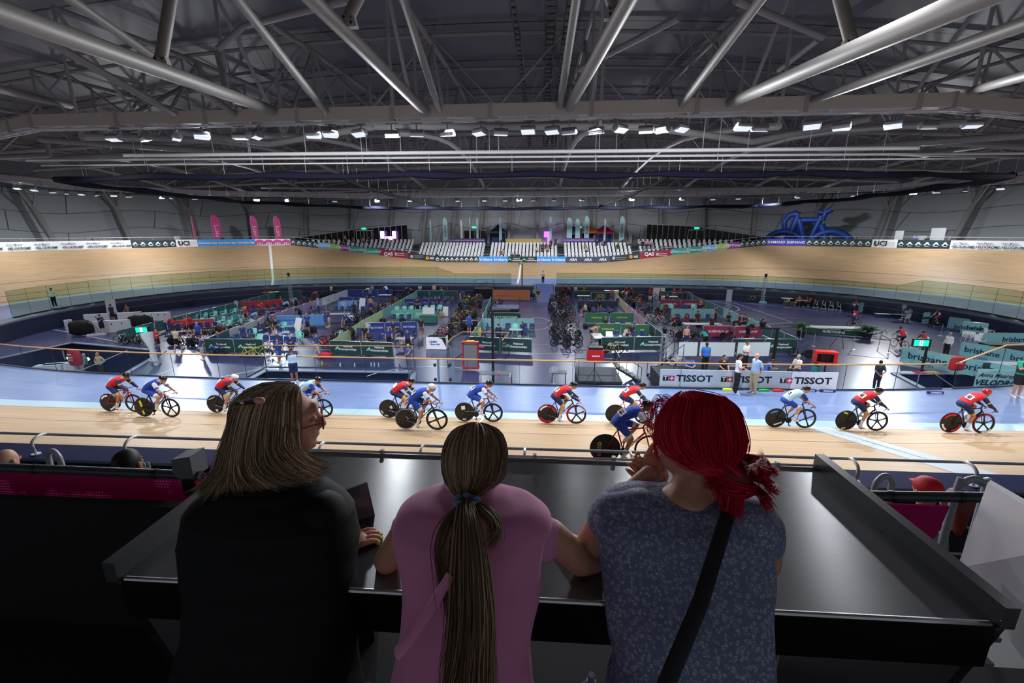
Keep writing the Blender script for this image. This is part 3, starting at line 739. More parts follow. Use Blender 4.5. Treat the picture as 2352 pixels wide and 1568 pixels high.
 if top == 'helmet':
  c = MB(); c.ell(hed+HR @ V_((0, -.015, .05)), (.1, .142, .092), R=HR); T.part('helmet', remesh(c, .016, 2), mat('101012', .18, coat=.5))
  c = MB()
  for s in (-.045, 0, .045): c.ell(hed+HR @ V_((s, .03, .135-abs(s)*.5)), (.012, .05, .008), 0, 6, 5, HR)
  T.part('air_vent', c, mat('3a3a3e', .3))
  c = MB(); c.ell(hed+HR @ V_((0, .075, .01)), (.062, .03, .02), R=HR); T.part('sunglasses', c, mat('15161a', .15))
 elif top in ('hair', 'long'):
  c = MB(); c.ell(hed+HR @ V_((0, -.02, .03)), (.086, .1, .103), R=HR)
  if top == 'long': limb(c, [hed+HR @ V_((0, -.07, 0)), hed+HR @ V_((0, -.1, -.16))], [.06, .03])
  T.part('hair', remesh(c, .017, 2), mat('2a1c14', .6))
 elif top == 'cap':
  c = MB(); c.ell(hed+HR @ V_((0, -.01, .045)), (.09, .108, .088), R=HR); c.box(hed+HR @ V_((0, .12, .05)), (.13, .09, .012), 0, HR); T.part('cap', remesh(c, .014, 2), mat('18181c', .6))
 elif top == 'bald': pass
 _fig[key] = T; return T
def wheel_mb(kind):
 ty = MB(); ty.ring((0, 0, 0), .328, .0115, (1, 0, 0), 32, 6); w = MB()
 if kind == 'disc': w.lathe((-.022, 0, 0), [(.02, 0), (.315, .014), (.32, .022), (.315, .03), (.02, .044)], 32, 0, (1, 0, 0))
 elif kind == 'five' or kind == 'four':
  w.ring((0, 0, 0), .292, .026, (1, 0, 0), 32, 6); w.disc((0, 0, 0), .035, .06)
  n = 5 if kind == 'five' else 4
  for k in range(n):
   a = 2*PI*k/n+.4; d = V3(0, math.cos(a), math.sin(a)); w.tube([d*.02, d*.15, d*.3], [.03, .022, .034], 6, flat=.5, up=d.cross(V3(1, 0, 0)))
 else:
  w.ring((0, 0, 0), .306, .014, (1, 0, 0), 32, 5); w.disc((0, 0, 0), .022, .07)
  for k in range(18):
   a = 2*PI*k/18; w.tube([V3(.02 if k % 2 else -.02, 0, 0), V3(0, math.cos(a)*.3, math.sin(a)*.3)], .0016, 3, cap=False)
 return ty, w
def bike(rear, front, drop=True, chain=True):
 T = Tpl(); R_, F_ = V3(0, -.40, .34), V3(0, .575, .34); BB = V3(0, 0, .285); ST = V3(0, -.155, .80); HT = V3(0, .40, .86); HB = V3(0, .445, .73)
 f = MB(); f.tube([BB, ST], .019, 8, flat=1.5); f.tube([ST+V3(0, .01, -.03), HT-V3(0, .005, .02)], .017, 8); f.tube([BB, HB], .026, 8, flat=.8); f.tube([HT, HB], .024, 8)
 for s in (-1, 1):
  f.tube([BB+V3(s*.03, -.02, 0), R_+V3(s*.055, 0, 0)], .011, 6); f.tube([ST+V3(s*.012, -.01, -.05), R_+V3(s*.055, 0, 0)], .009, 6)
 f.disc(BB, .03, .08); T.part('frame', f, mat('141416', .3))
 k = MB()
 for s in (-1, 1): k.tube([HB+V3(s*.02, .01, -.0), HB+V3(s*.045, .03, -.05), F_+V3(s*.05, 0, 0)], [.014, .014, .009], 6)
 k.tube([HB+V3(-.03, .01, 0), HB+V3(.03, .01, 0)], .018, 6); T.part('fork', k, mat('141416', .3))
 for nm, kd, c in (('rear_wheel', rear, R_), ('front_wheel', front, F_)):
  ty, w = wheel_mb(kd)
  for q in (ty, w): q.v = [(x, y+c.y, z+c.z) for x, y, z in q.v]
  p = T.part(nm, w, mat('18181a', .35)); T.part('tyre', ty, mat('2b2926', .7), sub=p)
 h = MB(); h.tube([HT, HT+V3(0, .02, .05), HT+V3(0, .11, .055)], .015, 6)
 for s in (-1, 1):
  st = HT+V3(0, .11, .055)
  if drop: h.tube([st, st+V3(s*.18, 0, 0), st+V3(s*.2, .05, 0), st+V3(s*.2, .13, -.02), st+V3(s*.2, .12, -.1), st+V3(s*.2, .03, -.14)], .0125, 6)
  else: h.tube([st, st+V3(s*.27, -.03, .02)], .0125, 6)
 T.part('handlebar', h, mat('101012', .5))
 sd = MB(); sd.tube([ST, ST+V3(0, -.035, .13)], .014, 6); sd.tube([V3(0, -.32, .955), V3(0, -.24, .965), V3(0, -.12, .955), V3(0, -.04, .95)], [.05, .065, .028, .014], 8, flat=.3, up=(1, 0, 0)); T.part('saddle', sd, mat('0e0e10', .5))
 c = MB(); c.disc(BB+V3(.045, 0, 0), .095, .006); c.ring(BB+V3(.045, 0, 0), .095, .006)
 c.beam(BB+V3(.06, 0, 0), BB+V3(.06, .015, -.165), .014, .024); c.beam(BB-V3(.05, 0, 0), BB+V3(-.06, .02, .165), .014, .024)
 c.tube([BB+V3(.045, 0, .09), R_+V3(.045, 0, .035)], .005, 4); c.tube([BB+V3(.045, 0, -.09), R_+V3(.045, 0, -.035)], .005, 4)
 p = T.part('crankset', c, mat('26272b', .3, .5))
 for s, z in ((1, -.165), (-1, .165)):
  q = MB(); q.box(BB+V3(s*.1, .015, z), (.08, .06, .016)); T.part('pedal', q, mat('111113', .5), sub=p)
 return T
BIKES = {'disc': bike('disc', 'five'), 'four': bike('disc', 'four'), 'spoke': bike('spoke', 'spoke'), 'five': bike('five', 'five')}
SK = [mat(h, .5, key='skin') for h in ('c68f76', 'b57d62', 'd3a088', '8f5f48', 'c9967c')]
HRS = {k: mat(v, .55, key='hair') for k, v in dict(brown='3a281b', dark='17120f', blond='9a7d4e', grey='9b9892', red='7a2a1c', white='cfcdc8').items()}
def cloth(h): return mat(h, .75, key='cloth')
_pc = [0]
def person(px, py, pname, ang, label, shirt='1d2a5e', legs='1a2038', z=0, hair='brown', top='hair', sleeve='short', lk='long', shoe='e4e4e8', bulk=1.0, skin=None, sc=None, vest=None, group=None, loc=None, race=False, over=None, lean=0):
 """ang: facing direction in degrees, 0 = away from the camera, 90 = to the left"""
 _pc[0] += 1; T = figure(pname, sleeve, lk, top, bulk, race, bool(vest)); p = loc if loc is not None else G(px, py, z)
 sk = SK[skin if skin is not None else _pc[0] % 5]
 ov = {'body': [sk, mat('1a1412', .3), mat('8f4a44', .5)], 'shirt': [cloth(shirt)], 'jersey': [cloth(shirt)], 'trousers': [cloth(legs)], 'shorts': [cloth(legs)], 'shoe': [mat(shoe, .5)], 'hair': [HRS.get(hair, HRS['brown'])]}
 if vest: ov['vest'] = [cloth(vest)]
 if over: ov.update(over)
 return T.place('person', label, 'person', p, math.radians(ang), group, ov, sc=sc or RND.uniform(.97, 1.05), skip=('shirt', 'sleeve') if sleeve == 'bare' else ())
def rider(px, py, team, label, blabel, bk='disc', frame='141416', helmet='101012', pose_='ride_a', rims=None, num=None, sc=1.0, wheel='18181a', yaw=0, extra=None):
 p = on_track(px, py); z = p.z; ang = -90+yaw
 rot = (0, 0, math.radians(ang))
 tilt = Matrix.Rotation(math.radians(ang), 4, 'Z') @ Matrix.Rotation(math.radians(-3), 4, 'Y')
 e = tilt.to_euler()
 ov = {'frame': [mat(frame, .25, coat=.4)], 'fork': [mat(frame, .25, coat=.4)], 'rear_wheel': [mat(wheel, .4)], 'front_wheel': [mat(wheel, .35)], 'tyre': [mat(rims or '2b2926', .7)]}
 b = BIKES[bk].place('track_bicycle', blabel, 'bicycle', p, 0, None, ov, rot=e, sc=sc)
 if team == 'red': j, s, sh, hem, band = 'd8202e', '1b2c5c', '1b2c5c', 'dca42a', 'e6c02c'
 elif team == 'blue': j, s, sh, hem, band = '1f45b0', 'eef0f4', '2148b4', 'e8eaf0', '2148b4'
 else: j, s, sh, hem, band = 'a9d4ec', '23379a', '2344b4', 'dfe6f0', '23379a'
 if team == 'red': T = figure(pose_, 'long', 'shorts', 'helmet', 1.1, True)
 else: T = figure(pose_, 'short', 'shorts', 'helmet', 1.1, True)
 _pc[0] += 1
 ov = {'body': [SK[_pc[0] % 3], mat('1a1412', .3), mat('8f4a44', .5)], 'jersey': [cloth(j)], 'sleeve': [cloth(s)], 'shorts': [cloth(sh)], 'shorts_hem': [cloth(hem)], 'arm_band': [cloth(band)], 'helmet': [mat(helmet, .15, coat=.5)]}
 r = T.place('person', label, 'cyclist', p, 0, None, ov, rot=e, sc=sc)
 if num:
  tq = POSES[pose_]['tor']; pm = Vector(tq[2]).lerp(Vector(tq[1]), .2); d = (Vector(tq[2])-Vector(tq[1])).normalized(); sd = V3(1, 0, 0); up = sd.cross(d)
  if up.z < 0: up = -up
  nrm = (V3(.55, 0, 0)+up).normalized()
  text(num, .12, M_BLACK, r, basis(pm+nrm*.163+V3(.02, 0, 0), d, nrm.cross(d)), bold=.004, name='race_number_digits')
 if extra: extra(b)
 return b, r
def wtxt(s, m, size=.07, ang=0, rr=.2, wheel=(-.4, .34), bold=.003):
 def f(b):
  for q, a in enumerate(ang if hasattr(ang, '__len__') else [ang]):
   c = V3(.026, wheel[0]+rr*math.cos(a), wheel[1]+rr*math.sin(a)); text(s, size, m, b, basis(c, V3(0, math.sin(a), -math.cos(a)), V3(0, math.cos(a), math.sin(a))), bold=bold, name='wheel_lettering')
 return f
def dtxt(s, m, size=.05, sx=1.1):
 def f(b): text(s, size, m, b, basis(V3(.03, .225, .51), V3(0, .445, .445), V3(0, -.7, .7)), bold=.003, name='frame_lettering')
 return f
def patch(c, w, h, m, a=0):
 def f(b):
  q = MB(); q.box((0, 0, 0), (.004, w, h)); o = q.build('wheel_sticker', m, b); o.location = (.027, c[0], c[1]); o.rotation_euler = (a, 0, 0)
 return f
def multi(*fs):
 def f(b):
  for g in fs: g(b)
 return f
def arcs(m, r, a0, a1, c=(-.4, .34), w=.03):
 def f(b):
  n = 14; q = MB(); vs = [];
  for i in range(n+1):
   a = a0+(a1-a0)*i/n
   for rr in (r-w, r+w): vs.append((.024+.012*(.32-rr), c[0]+rr*math.cos(a), c[1]+rr*math.sin(a)))
  q.add(vs, [(2*i, 2*i+1, 2*i+3, 2*i+2) for i in range(n)]); q.build('wheel_decal', m, b)
 return f
WH = mat('eeeeee', .5); YL = mat('e8e23a', .5); RD = mat('d02030', .5); CYN = mat('3aa8e8', .5)
rider(277, 945, 'red', 'leftmost cyclist, red jersey with navy sleeves and black helmet', 'red track bicycle under the leftmost cyclist', frame='c8202a', extra=multi(arcs(WH, .26, 1.5, 2.6), arcs(WH, .26, -1.4, -.4), dtxt('BT', WH)))
rider(359, 957, 'blue', 'cyclist in blue jersey with white sleeves, second from the left', 'black and yellow track bicycle, second from the left', pose_='ride_b', extra=multi(patch((-.46, .47), .08, .22, YL, .2), patch((-.41, .16), .07, .14, YL, .25), dtxt('MAVIC', YL)))
rider(522, 948, 'red', 'cyclist in red jersey with glossy white helmet, left of the blonde woman', 'black track bicycle partly hidden left of the blonde head', helmet='eceef0', frame='1a1a1c', extra=multi(wtxt('BLACK INC', WH, .05, [2.0], .24), patch((-.36, .1), .09, .08, WH, .1), dtxt('BT', YL)))
rider(709, 957, 'light', 'cyclist in light blue and blue kit just right of the blonde woman', 'black track bicycle whose front wheel shows right of the blonde woman', pose_='ride_a', extra=dtxt('FELT', YL))
rider(919, 960, 'red', 'cyclist in red jersey riding behind the white helmeted blue cyclist', 'black track bicycle overlapped by the blue rider in white helmet', pose_='ride_b', extra=multi(wtxt('ZIPP', WH, .07, [-1.9, 3.6], .25), patch((-.3, .4), .1, .12, WH, .5)))
rider(962, 986, 'blue', 'cyclist in blue jersey and white helmet with number 128', 'black track bicycle with swift emblem disc, four spoke front wheel', bk='four', helmet='eceef0', num='128', extra=multi(dtxt('ARGON 18', YL, .05), wtxt('~', WH, .2, [.6], .08), arcs(WH, .315, 0, 5.9, w=.004)))
rider(1094, 968, 'blue', 'cyclist in blue jersey with white sleeves directly above the girl', 'black track bicycle with white square on its disc above the girl', pose_='ride_b', num='126', extra=multi(patch((-.44, .5), .13, .13, WH, .1), wtxt('ZIPP', WH, .07, [-1.6], .25), dtxt('BT', WH)))
rider(1284, 972, 'red', 'cyclist in red jersey and dark helmet in the centre of the line', 'black track bicycle with red and white wheel rims', rims='b8242c', num='124', extra=multi(arcs(WH, .27, 1.6, 2.7), arcs(RD, .27, .3, 1.5), arcs(RD, .27, 3.6, 5.2), arcs(WH, .29, .3, 1.4, (.575, .34), .02), arcs(RD, .29, 2, 4, (.575, .34), .02), dtxt('BT', WH, .07)))
rider(1439, 972, 'red', 'cyclist in red jersey with red ponytail, behind rider 81', 'slim red track bicycle with plain black disc behind rider 81', frame='c8202a', num='67', pose_='ride_b')
rider(1430, 1063, 'blue', 'nearest cyclist, blue jersey and white sleeves, wearing number 81', 'red track bicycle with colourful lettered disc, nearest to the table', frame='d01a26', num='81', bk='spoke', sc=1.02, extra=None)
rider(1807, 982, 'light', 'cyclist in pale blue jersey and blue shorts right of the red hair', 'black track bicycle with four spoke front wheel and blue disc stripe', bk='four', num='54', pose_='ride_b', extra=multi(arcs(CYN, .24, 1.5, 2.4, w=.02), wtxt('CORIMA', WH, .07, [-1.2], .2), dtxt('LOOK', WH)))
rider(1969, 988, 'red', 'cyclist in red jersey and black helmet, second from the right', 'black and white track bicycle with yellow stickers on its disc', num='80', frame='202024', extra=multi(patch((-.46, .6), .13, .05, YL, -.3), patch((-.47, .08), .13, .05, YL, .3), dtxt('LOOK', WH, .08)))
rider(2210, 994, 'red', 'rightmost racing cyclist, red jersey and glossy red helmet', 'black track bicycle with red flashes, rightmost of the race', helmet='c81e28', num='85', rims='8a2026', extra=multi(arcs(RD, .27, 1.2, 2.6), arcs(RD, .27, 4.8, 6.1), arcs(WH, .27, 3.3, 4.2), arcs(RD, .29, 1, 3, (.575, .34), .02), arcs(WH, .29, 4.6, 5.6, (.575, .34), .02), dtxt('BT', WH, .07)))
b81 = [o for o in bpy.data.objects if o.get('label', '').startswith('red track bicycle with colourful')][0]
_d = MB(); _d.lathe((-.024, -.40, .34), [(.02, 0), (.315, .014), (.32, .024), (.315, .034), (.02, .048)], 32, 0, (1, 0, 0)); _d.build('disc_cover', mat('121214', .4), b81, True)
for q, (ch, hx) in enumerate(zip('KOZO', ('d83a8a', 'b8d83a', '3aa8d8', 'e8c83a'))):
 text(ch, .11, mat(hx, .5), b81, basis(V3(.032, -.53, .20+.085*q), V3(0, 0, 1), V3(0, -1, 0)), bold=.006, name='disc_lettering')
dtxt('cervélo', WH, .085)(b81)
ALU = mat('c2c8ce', .3, .6); BLK = mat('15161a', .5); GRN = '173a3a'; MINT = mat('8fe0c4', .5)
def striped(hexa, hexb, nm):
 n = NT(nm); g = n.n('ShaderNodeTexCoord').outputs['Object']; sx = n.n('ShaderNodeSeparateXYZ'); n.l(g, sx.inputs[0])
 k = n.math('LESS_THAN', n.math('FRACT', n.math('MULTIPLY', sx.outputs[0], 6.5)), .3); n.set('Base Color', n.mix(k, hexa, hexb)); n.set('Roughness', .7); return n.m
S_MINT = striped('6ba3a2', '4f888c', 'striped_mint'); S_PALE = striped('b9c1c8', '8b95a2', 'striped_pale'); S_LILAC = striped('9d8fc0', '7a6ea6', 'striped_lilac'); S_LIME = striped('b6cf9a', '93b48a', 'striped_lime')
S_PINK = striped('d8a6bf', 'b98aa8', 'striped_pink'); S_YEL = striped('cfc49a', 'b5aa86', 'striped_yellow'); S_TEAL = striped('336a6c', '26555a', 'striped_teal'); S_DK = striped('2f5a5c', '23474c', 'striped_dark'); S_AQ = striped('86bcc2', '6ca2aa', 'striped_aqua')
def logo_tpl(s=1.0):
 q = MB()
 for pts in ([(-.22, -.1), (-.06, .12), (.0, .1), (-.16, -.1)], [(-.1, -.1), (.04, .2), (.1, .16), (.14, -.02), (.24, -.06), (.2, -.12), (.08, -.08), (.03, .06), (-.04, -.1)]):
  q.prism([(x*s, y*s, 0) for x, y in pts], (0, 0, .004))
 return q
def barrier(a, b, fab, label, name='crowd_barrier', txt=None, tcol='e8ecee', tsize=.3, h=1.05, feet=True, frame=None, group=None, logo=False, cat='barrier', bold=.004, ntext=1, sub=None, flip=True, lift=.12):
 """barrier standing between the floor points a and b, printed cover hung on its frame"""
 a = Vector(a); b = Vector(b); d = b-a; L = d.length; an = math.atan2(d.y, d.x)
 t = thing(name, label, cat, (a+b)/2, an, group); fm = frame or ALU
 f = MB(); r = .09
 f.tube([(-L/2, 0, .1), (-L/2, 0, h-r), (-L/2+r*.3, 0, h-r*.3), (-L/2+r, 0, h), (L/2-r, 0, h), (L/2-r*.3, 0, h-r*.3), (L/2, 0, h-r), (L/2, 0, .1)], .019, 6); f.tube([(-L/2, 0, .14), (L/2, 0, .14)], .014, 5)
 f.build('frame', fm, t, True)
 p = MB(); p.box((0, -.012, (h+lift)/2+.0), (L-.03, .014, h-lift-.03)); p.build('printed_cover', fab if not isinstance(fab, str) else mat(fab, .65), t)
 if feet:
  for s in (-1, 1):
   q = MB(); q.tube([(s*(L/2-.18), -.3, .015), (s*(L/2-.18), -.05, .1), (s*(L/2-.18), .05, .1), (s*(L/2-.18), .3, .015)], .016, 5); q.build('foot', fm, t)
 if txt:
  for k in range(ntext):
   cx = -L/2+L*(k+.5)/ntext
   for q, ln in enumerate(txt.split('|')):
    text(ln, tsize, mat(tcol, .6), t, basis(V3(cx+(.18 if logo else 0), -.024, h*.56-(q-.0)*tsize*1.05+(tsize*.5 if '|' in txt else 0)), (1, 0, 0), (0, 0, 1)), bold=bold)
   if sub: text(sub, tsize*.42, mat(tcol, .6), t, basis(V3(cx, -.024, h*.56-tsize*.75), (1, 0, 0), (0, 0, 1)), bold=.001, name='small_lettering')
   if logo:
    o = logo_tpl(.9).build('emblem', MINT, t); o.matrix_local = basis(V3(cx-.62, -.022, h*.5), (1, 0, 0), (0, 0, 1))
 return t
def fence_row(pts, n, fab, lab, **k):
 """n barriers in line from pts[0] to pts[1], pixel positions of the base"""
 a, b = G(*pts[0]), G(*pts[1])
 for i in range(n):
  p = a.lerp(b, i/n); q = a.lerp(b, (i+1)/n-.01); f = fab[i*len(fab)//n] if isinstance(fab, (list, tuple)) else fab
  barrier(p, q, f, lab % (ORD[i],), group=k.get('group'), name='crowd_barrier')
ORD = 'first second third fourth fifth sixth seventh eighth ninth tenth eleventh twelfth thirteenth fourteenth fifteenth sixteenth seventeenth eighteenth nineteenth twentieth'.split()
ORD += ['twenty-'+w for w in ORD[:9]]+['thirtieth']+['thirty-'+w for w in ORD[:9]]
NC = dict(tsize=.2, logo=True)
def front(x0, y0, x1, y1, n, lab):
 a, b = G(x0, y0), G(x1, y1)
 for i in range(n):
  barrier(a.lerp(b, i/n), a.lerp(b, (i+1)/n-.005), GRN, lab % ('left' if i == 0 else 'right'), name='banner_barrier', txt='National|Championships', h=1.12, lift=.1, group='dark green front banners', tsize=.21, logo=True)
front(474, 812, 608, 813, 2, 'dark green banner barrier behind the lime bicycles, %s half')
front(760, 816, 905, 822, 2, 'dark green banner barrier at the front of the navy pen, %s half')
front(1078, 806, 1222, 813, 2, 'dark green banner barrier left of the central bicycle rack, %s half')
front(1380, 808, 1531, 806, 2, 'dark green banner barrier behind the red speaker, %s half')
front(1678, 812, 1828, 813, 2, 'dark green banner barrier left of the red scoreboard, %s half')
fence_row([(272, 790), (520, 722)], 7, S_TEAL, '%s teal barrier along the outer left side of the pens')
fence_row([(520, 722), (640, 684)], 5, S_TEAL, '%s teal barrier at the far end of the outer left side')
fence_row([(640, 684), (695, 684)], 2, S_DK, '%s teal barrier below the red and yellow bins')
fence_row([(476, 810), (530, 785)], 1, S_DK, '%s dark barrier at the near corner of the lilac fence')
fence_row([(530, 785), (620, 750)], 3, S_PALE, '%s pale barrier along the lilac fence line, nearest part')
fence_row([(620, 750), (740, 705)], 5, S_LILAC, '%s lilac barrier in the middle of the left fence line')
fence_row([(740, 705), (808, 678)], 4, S_PALE, '%s pale barrier at the far end of the lilac fence line')
fence_row([(765, 815), (830, 765)], 2, S_LIME, '%s lime green barrier left of the navy banner')
fence_row([(830, 765), (880, 735)], 2, S_LIME, '%s lime barrier beside the mint banner')
fence_row([(880, 735), (968, 680)], 5, S_MINT, '%s mint barrier running away left of the victoria pen')
fence_row([(1531, 806), (1480, 762)], 2, S_DK, '%s dark green barrier right of the tasmania pen')
fence_row([(1480, 762), (1440, 722)], 3, S_PINK, '%s pink barrier right of the tasmania pen')
fence_row([(1440, 722), (1413, 692)], 3, S_YEL, '%s pale yellow barrier right of the western pen')
fence_row([(1413, 692), (1398, 676)], 2, S_MINT, '%s mint barrier at the far right corner of the western pen')
fence_row([(1828, 808), (1745, 770)], 3, S_TEAL, '%s teal barrier at the near right of the maroon pens')
fence_row([(1745, 770), (1660, 730)], 4, S_AQ, '%s aqua barrier at the right of the maroon pens')
fence_row([(1660, 730), (1575, 690)], 5, S_TEAL, '%s teal barrier at the far right of the maroon pens')
fence_row([(1082, 800), (1108, 758)], 2, S_MINT, '%s mint barrier left of the centre pen')
fence_row([(1108, 752), (1128, 700)], 3, S_MINT, '%s mint barrier beside the podium')
fence_row([(810, 678), (905, 680)], 3, mat('2a3f8a', .6), '%s navy barrier at the back of the light blue pen')
fence_row([(955, 685), (1052, 686)], 3, S_DK, '%s green barrier at the back of the victoria pen')
fence_row([(1315, 686), (1400, 686)], 2, mat('1d3a38', .6), '%s black green barrier at the back of the western pen')
fence_row([(1515, 685), (1590, 688)], 2, S_TEAL, '%s teal barrier at the back of the maroon pens')
def wide(x0, y0, x1, y1, n, fab, txt, lab, **k):
 a, b = G(x0, y0), G(x1, y1)
 for i in range(n): barrier(a.lerp(b, i/n), a.lerp(b, (i+1)/n-.01), fab, lab % ORD[i] if '%s' in lab else lab, txt=txt, name='banner_barrier', **k)
wide(386, 763, 497, 757, 2, 'c8404e', 'SOUTH|AUSTRALIA', '%s red banner of the nearer red pair, from the left', tcol='e8a070', tsize=.24)
wide(557, 714, 648, 708, 2, 'c8303c', None, '%s red banner of the farther red pair, from the left')
wide(637, 750, 692, 749, 1, '5f98e0', 'NEW SOUTH WALES', 'sky blue banner behind two mint chairs', tcol='2444a0', tsize=.2)
wide(697, 748, 745, 748, 1, '5f98e0', None, 'sky blue banner behind the blue bicycles')
wide(778, 712, 822, 710, 2, '78aef0', None, '%s light blue banner behind the stacked chairs')
wide(780, 702, 845, 702, 2, '27409a', 'AUSTRALIA', '%s blue banner in the back of the light blue pen', tcol='d8d85a', tsize=.25)
wide(848, 768, 960, 765, 3, '26357e', 'VICTORIA', '%s navy banner of the near navy row', tcol='c9d2ea', tsize=.24)
wide(900, 736, 1000, 733, 2, '62b8a4', 'UVE!   SL', '%s mint green banner with white capitals', tcol='e6f4f0', tsize=.42)
wide(930, 706, 1015, 706, 3, '26357e', 'VICTORIA', '%s navy banner of the far navy row', tcol='c9d2ea', tsize=.22)
wide(1108, 758, 1228, 757, 3, S_AQ, None, '%s aqua banner at the back of the centre pen')
wide(1132, 690, 1218, 691, 2, 'c8744c', None, '%s orange banner behind the podium', h=1.4)
wide(1342, 743, 1398, 743, 1, '2f6f50', 'TASMANIA', 'green banner at back left of the bare backed man', tcol='d8d070', tsize=.22)
wide(1400, 743, 1455, 743, 1, '2f6f50', 'TASMANIA', 'green banner at back right of the bare backed man', tcol='d8d070', tsize=.22)
wide(1368, 771, 1424, 771, 1, '2f6f50', 'TASMANIA', 'green banner in front row behind the white table', tcol='d8d070', tsize=.22)
wide(1425, 772, 1490, 773, 2, '2f6f50', 'TAS', '%s green banner of the front row right pair', tcol='d8d070', tsize=.22)
wide(1358, 690, 1402, 690, 1, '1d3a38', 'WESTERN|AUSTRALIA', 'black banner with gold western lettering', tcol='d8c84a', tsize=.26)
wide(1326, 712, 1420, 712, 2, '2a2f48', None, '%s dark banner in front of the western pen')
wide(1514, 709, 1612, 710, 2, '8c2b4c', 'QUEENSLAND', '%s maroon banner of the farther maroon pair', tcol='f0e6ea', tsize=.24)
wide(1540, 733, 1640, 733, 2, S_AQ, None, '%s pale aqua banner between the maroon pairs')
wide(1613, 776, 1683, 777, 1, '8c2b4c', 'QUEENSLAND', 'maroon banner of the nearer pair, left one', tcol='f0e6ea', tsize=.26)
wide(1685, 777, 1748, 777, 1, '8c2b4c', 'QUEENSLAND', 'maroon banner of the nearer pair, right one', tcol='f0e6ea', tsize=.24)
BR = dict(tcol='23345c', tsize=.52, bold=.012, sub='australia', h=1.15, feet=True)
def bris(x0, y0, x1, y1, lab, txt='brisbane', n=1, fab='8fd0d4', **k):
 q = dict(BR); q.update(k)
 if not txt: q['sub'] = None
 barrier(G(x0, y0), G(x1, y1), fab, lab, name='banner_barrier', txt=txt, ntext=n, **q)
bris(1984, 716, 2052, 707, 'striped aqua barrier beside the far right wall, leftmost', None, fab=S_AQ)
bris(2090, 739, 2184, 728, 'striped aqua barrier in front of the pedestal fan', None, fab=S_AQ)
bris(2116, 745, 2232, 740, 'aqua banner behind the reclining rider with lifted bicycle', n=2, tsize=.42)
bris(2174, 756, 2352, 764, 'long striped aqua barrier at the far right', None, fab=S_AQ)
bris(2204, 768, 2380, 776, 'long aqua banner behind the white plastic chairs', n=2)
bris(2252, 797, 2400, 800, 'aqua banner behind the dark green draped table', n=1)
bris(2200, 820, 2420, 862, 'aqua banner on the far side of the pit at right', n=2)
bris(2066, 834, 2330, 888, 'long aqua banner running beside the raised handrail', n=2, tsize=.58)
def chair_tpl(arm=False, w=.44):
 T = Tpl(); s = MB(); s.box((0, 0, .43), (w, .42, .03)); s.tube([(-w/2+.01, .2, .43), (w/2-.01, .2, .43)], .02, 6); T.part('seat', s, mat('24387e', .45))
 b = MB()
 rows = []
 for k in range(5):
  z = .46+k*.09; y = -.2-.02*k; ww = w*(.5 if k < 4 else .42); rows.append([(-ww, y+.03, z), (-ww*.5, y, z), (ww*.5, y, z), (ww, y+.03, z)])
 vs = [p for r in rows for p in r]+[(x, y-.02, z) for r in rows for x, y, z in r]; fs = []
 for k in range(4):
  for i in range(3): fs += [(k*4+i, k*4+i+1, k*4+i+5, k*4+i+4), (20+k*4+i, 20+k*4+i+4, 20+k*4+i+5, 20+k*4+i+1)]
 fs += [(16, 17, 37, 36), (17, 18, 38, 37), (18, 19, 39, 38)]
 for k in range(4): fs += [(k*4, k*4+4, 24+k*4, 20+k*4), (k*4+3, 23+k*4, 27+k*4, k*4+7)]
 b.add(vs, fs); T.part('backrest', b, mat('24387e', .45))
 for sx in (-1, 1):
  for sy in (-1, 1):
   l = MB(); l.tube([(sx*(w/2-.04), sy*.17, .42), (sx*(w/2), sy*.21, 0)], [.022, .016] if arm else .013, 6); T.part('leg', l, mat('24387e', .45) if arm else mat('3a3d45', .4))
  if arm:
   a = MB(); a.tube([(sx*w/2, -.22, .66), (sx*(w/2+.03), .0, .66), (sx*(w/2+.03), .16, .64), (sx*(w/2), .2, .43)], [.02, .025, .025, .02], 6); T.part('armrest', a, mat('24387e', .45))
 return T
CH = {'navy': chair_tpl(), 'mint': chair_tpl(True), 'white': chair_tpl(True)}
CHM = {'navy': mat('25356f', .4), 'mint': mat('8fe3dc', .4), 'white': mat('e9eaee', .4)}
def chair(px, py, kind, ang, label, group):
 m = CHM[kind]; ov = {k: [m] for k in ('seat', 'backrest', 'armrest')}
 if kind != 'navy': ov['leg'] = [m]
 return CH[kind].place('plastic_chair', label, 'chair', G(px, py), math.radians(ang), group, ov, sc=1.05)
def chairs(x0, y0, x1, y1, n, kind, ang, where):
 for i in range(n):
  t = i/(n-1) if n > 1 else 0
  chair(x0+(x1-x0)*t, y0+(y1-y0)*t, kind, ang+RND.uniform(-9, 9), '%s plastic chair %s%s' % (kind, where, (', '+ORD[i]+' from the left') if n > 1 else ''), 'chairs '+where)
N = 'navy'; MT_ = 'mint'
chairs(390, 768, 492, 762, 7, N, 180, 'in front of the nearer red banners')
chairs(448, 742, 560, 722, 6, MT_, 160, 'in the back mint row by the teal fence')
chairs(462, 752, 560, 742, 5, MT_, 170, 'in the middle mint row of the left pen')
chairs(500, 760, 575, 754, 4, MT_, 175, 'in the front mint row of the left pen')
chairs(563, 720, 645, 714, 6, N, 180, 'in front of the farther red banners')
chairs(560, 735, 600, 730, 3, N, 180, 'beside the bald man in red')
chairs(520, 806, 610, 765, 7, N, 240, 'along the pale side fence')
chairs(610, 796, 672, 800, 5, N, 180, 'in the near row of the sky blue pen')
chairs(640, 775, 670, 776, 2, N, 180, 'below the sitting phone user')
chairs(584, 778, 600, 792, 2, MT_, 200, 'beside the pale side fence')
chairs(652, 762, 686, 762, 2, MT_, 180, 'in front of the sky blue banner')
chair(690, 784, 'mint', 230, 'mint plastic chair leaning beside the white board of the sky blue pen', None)
chairs(690, 722, 720, 712, 3, N, 230, 'beside the lilac fence')
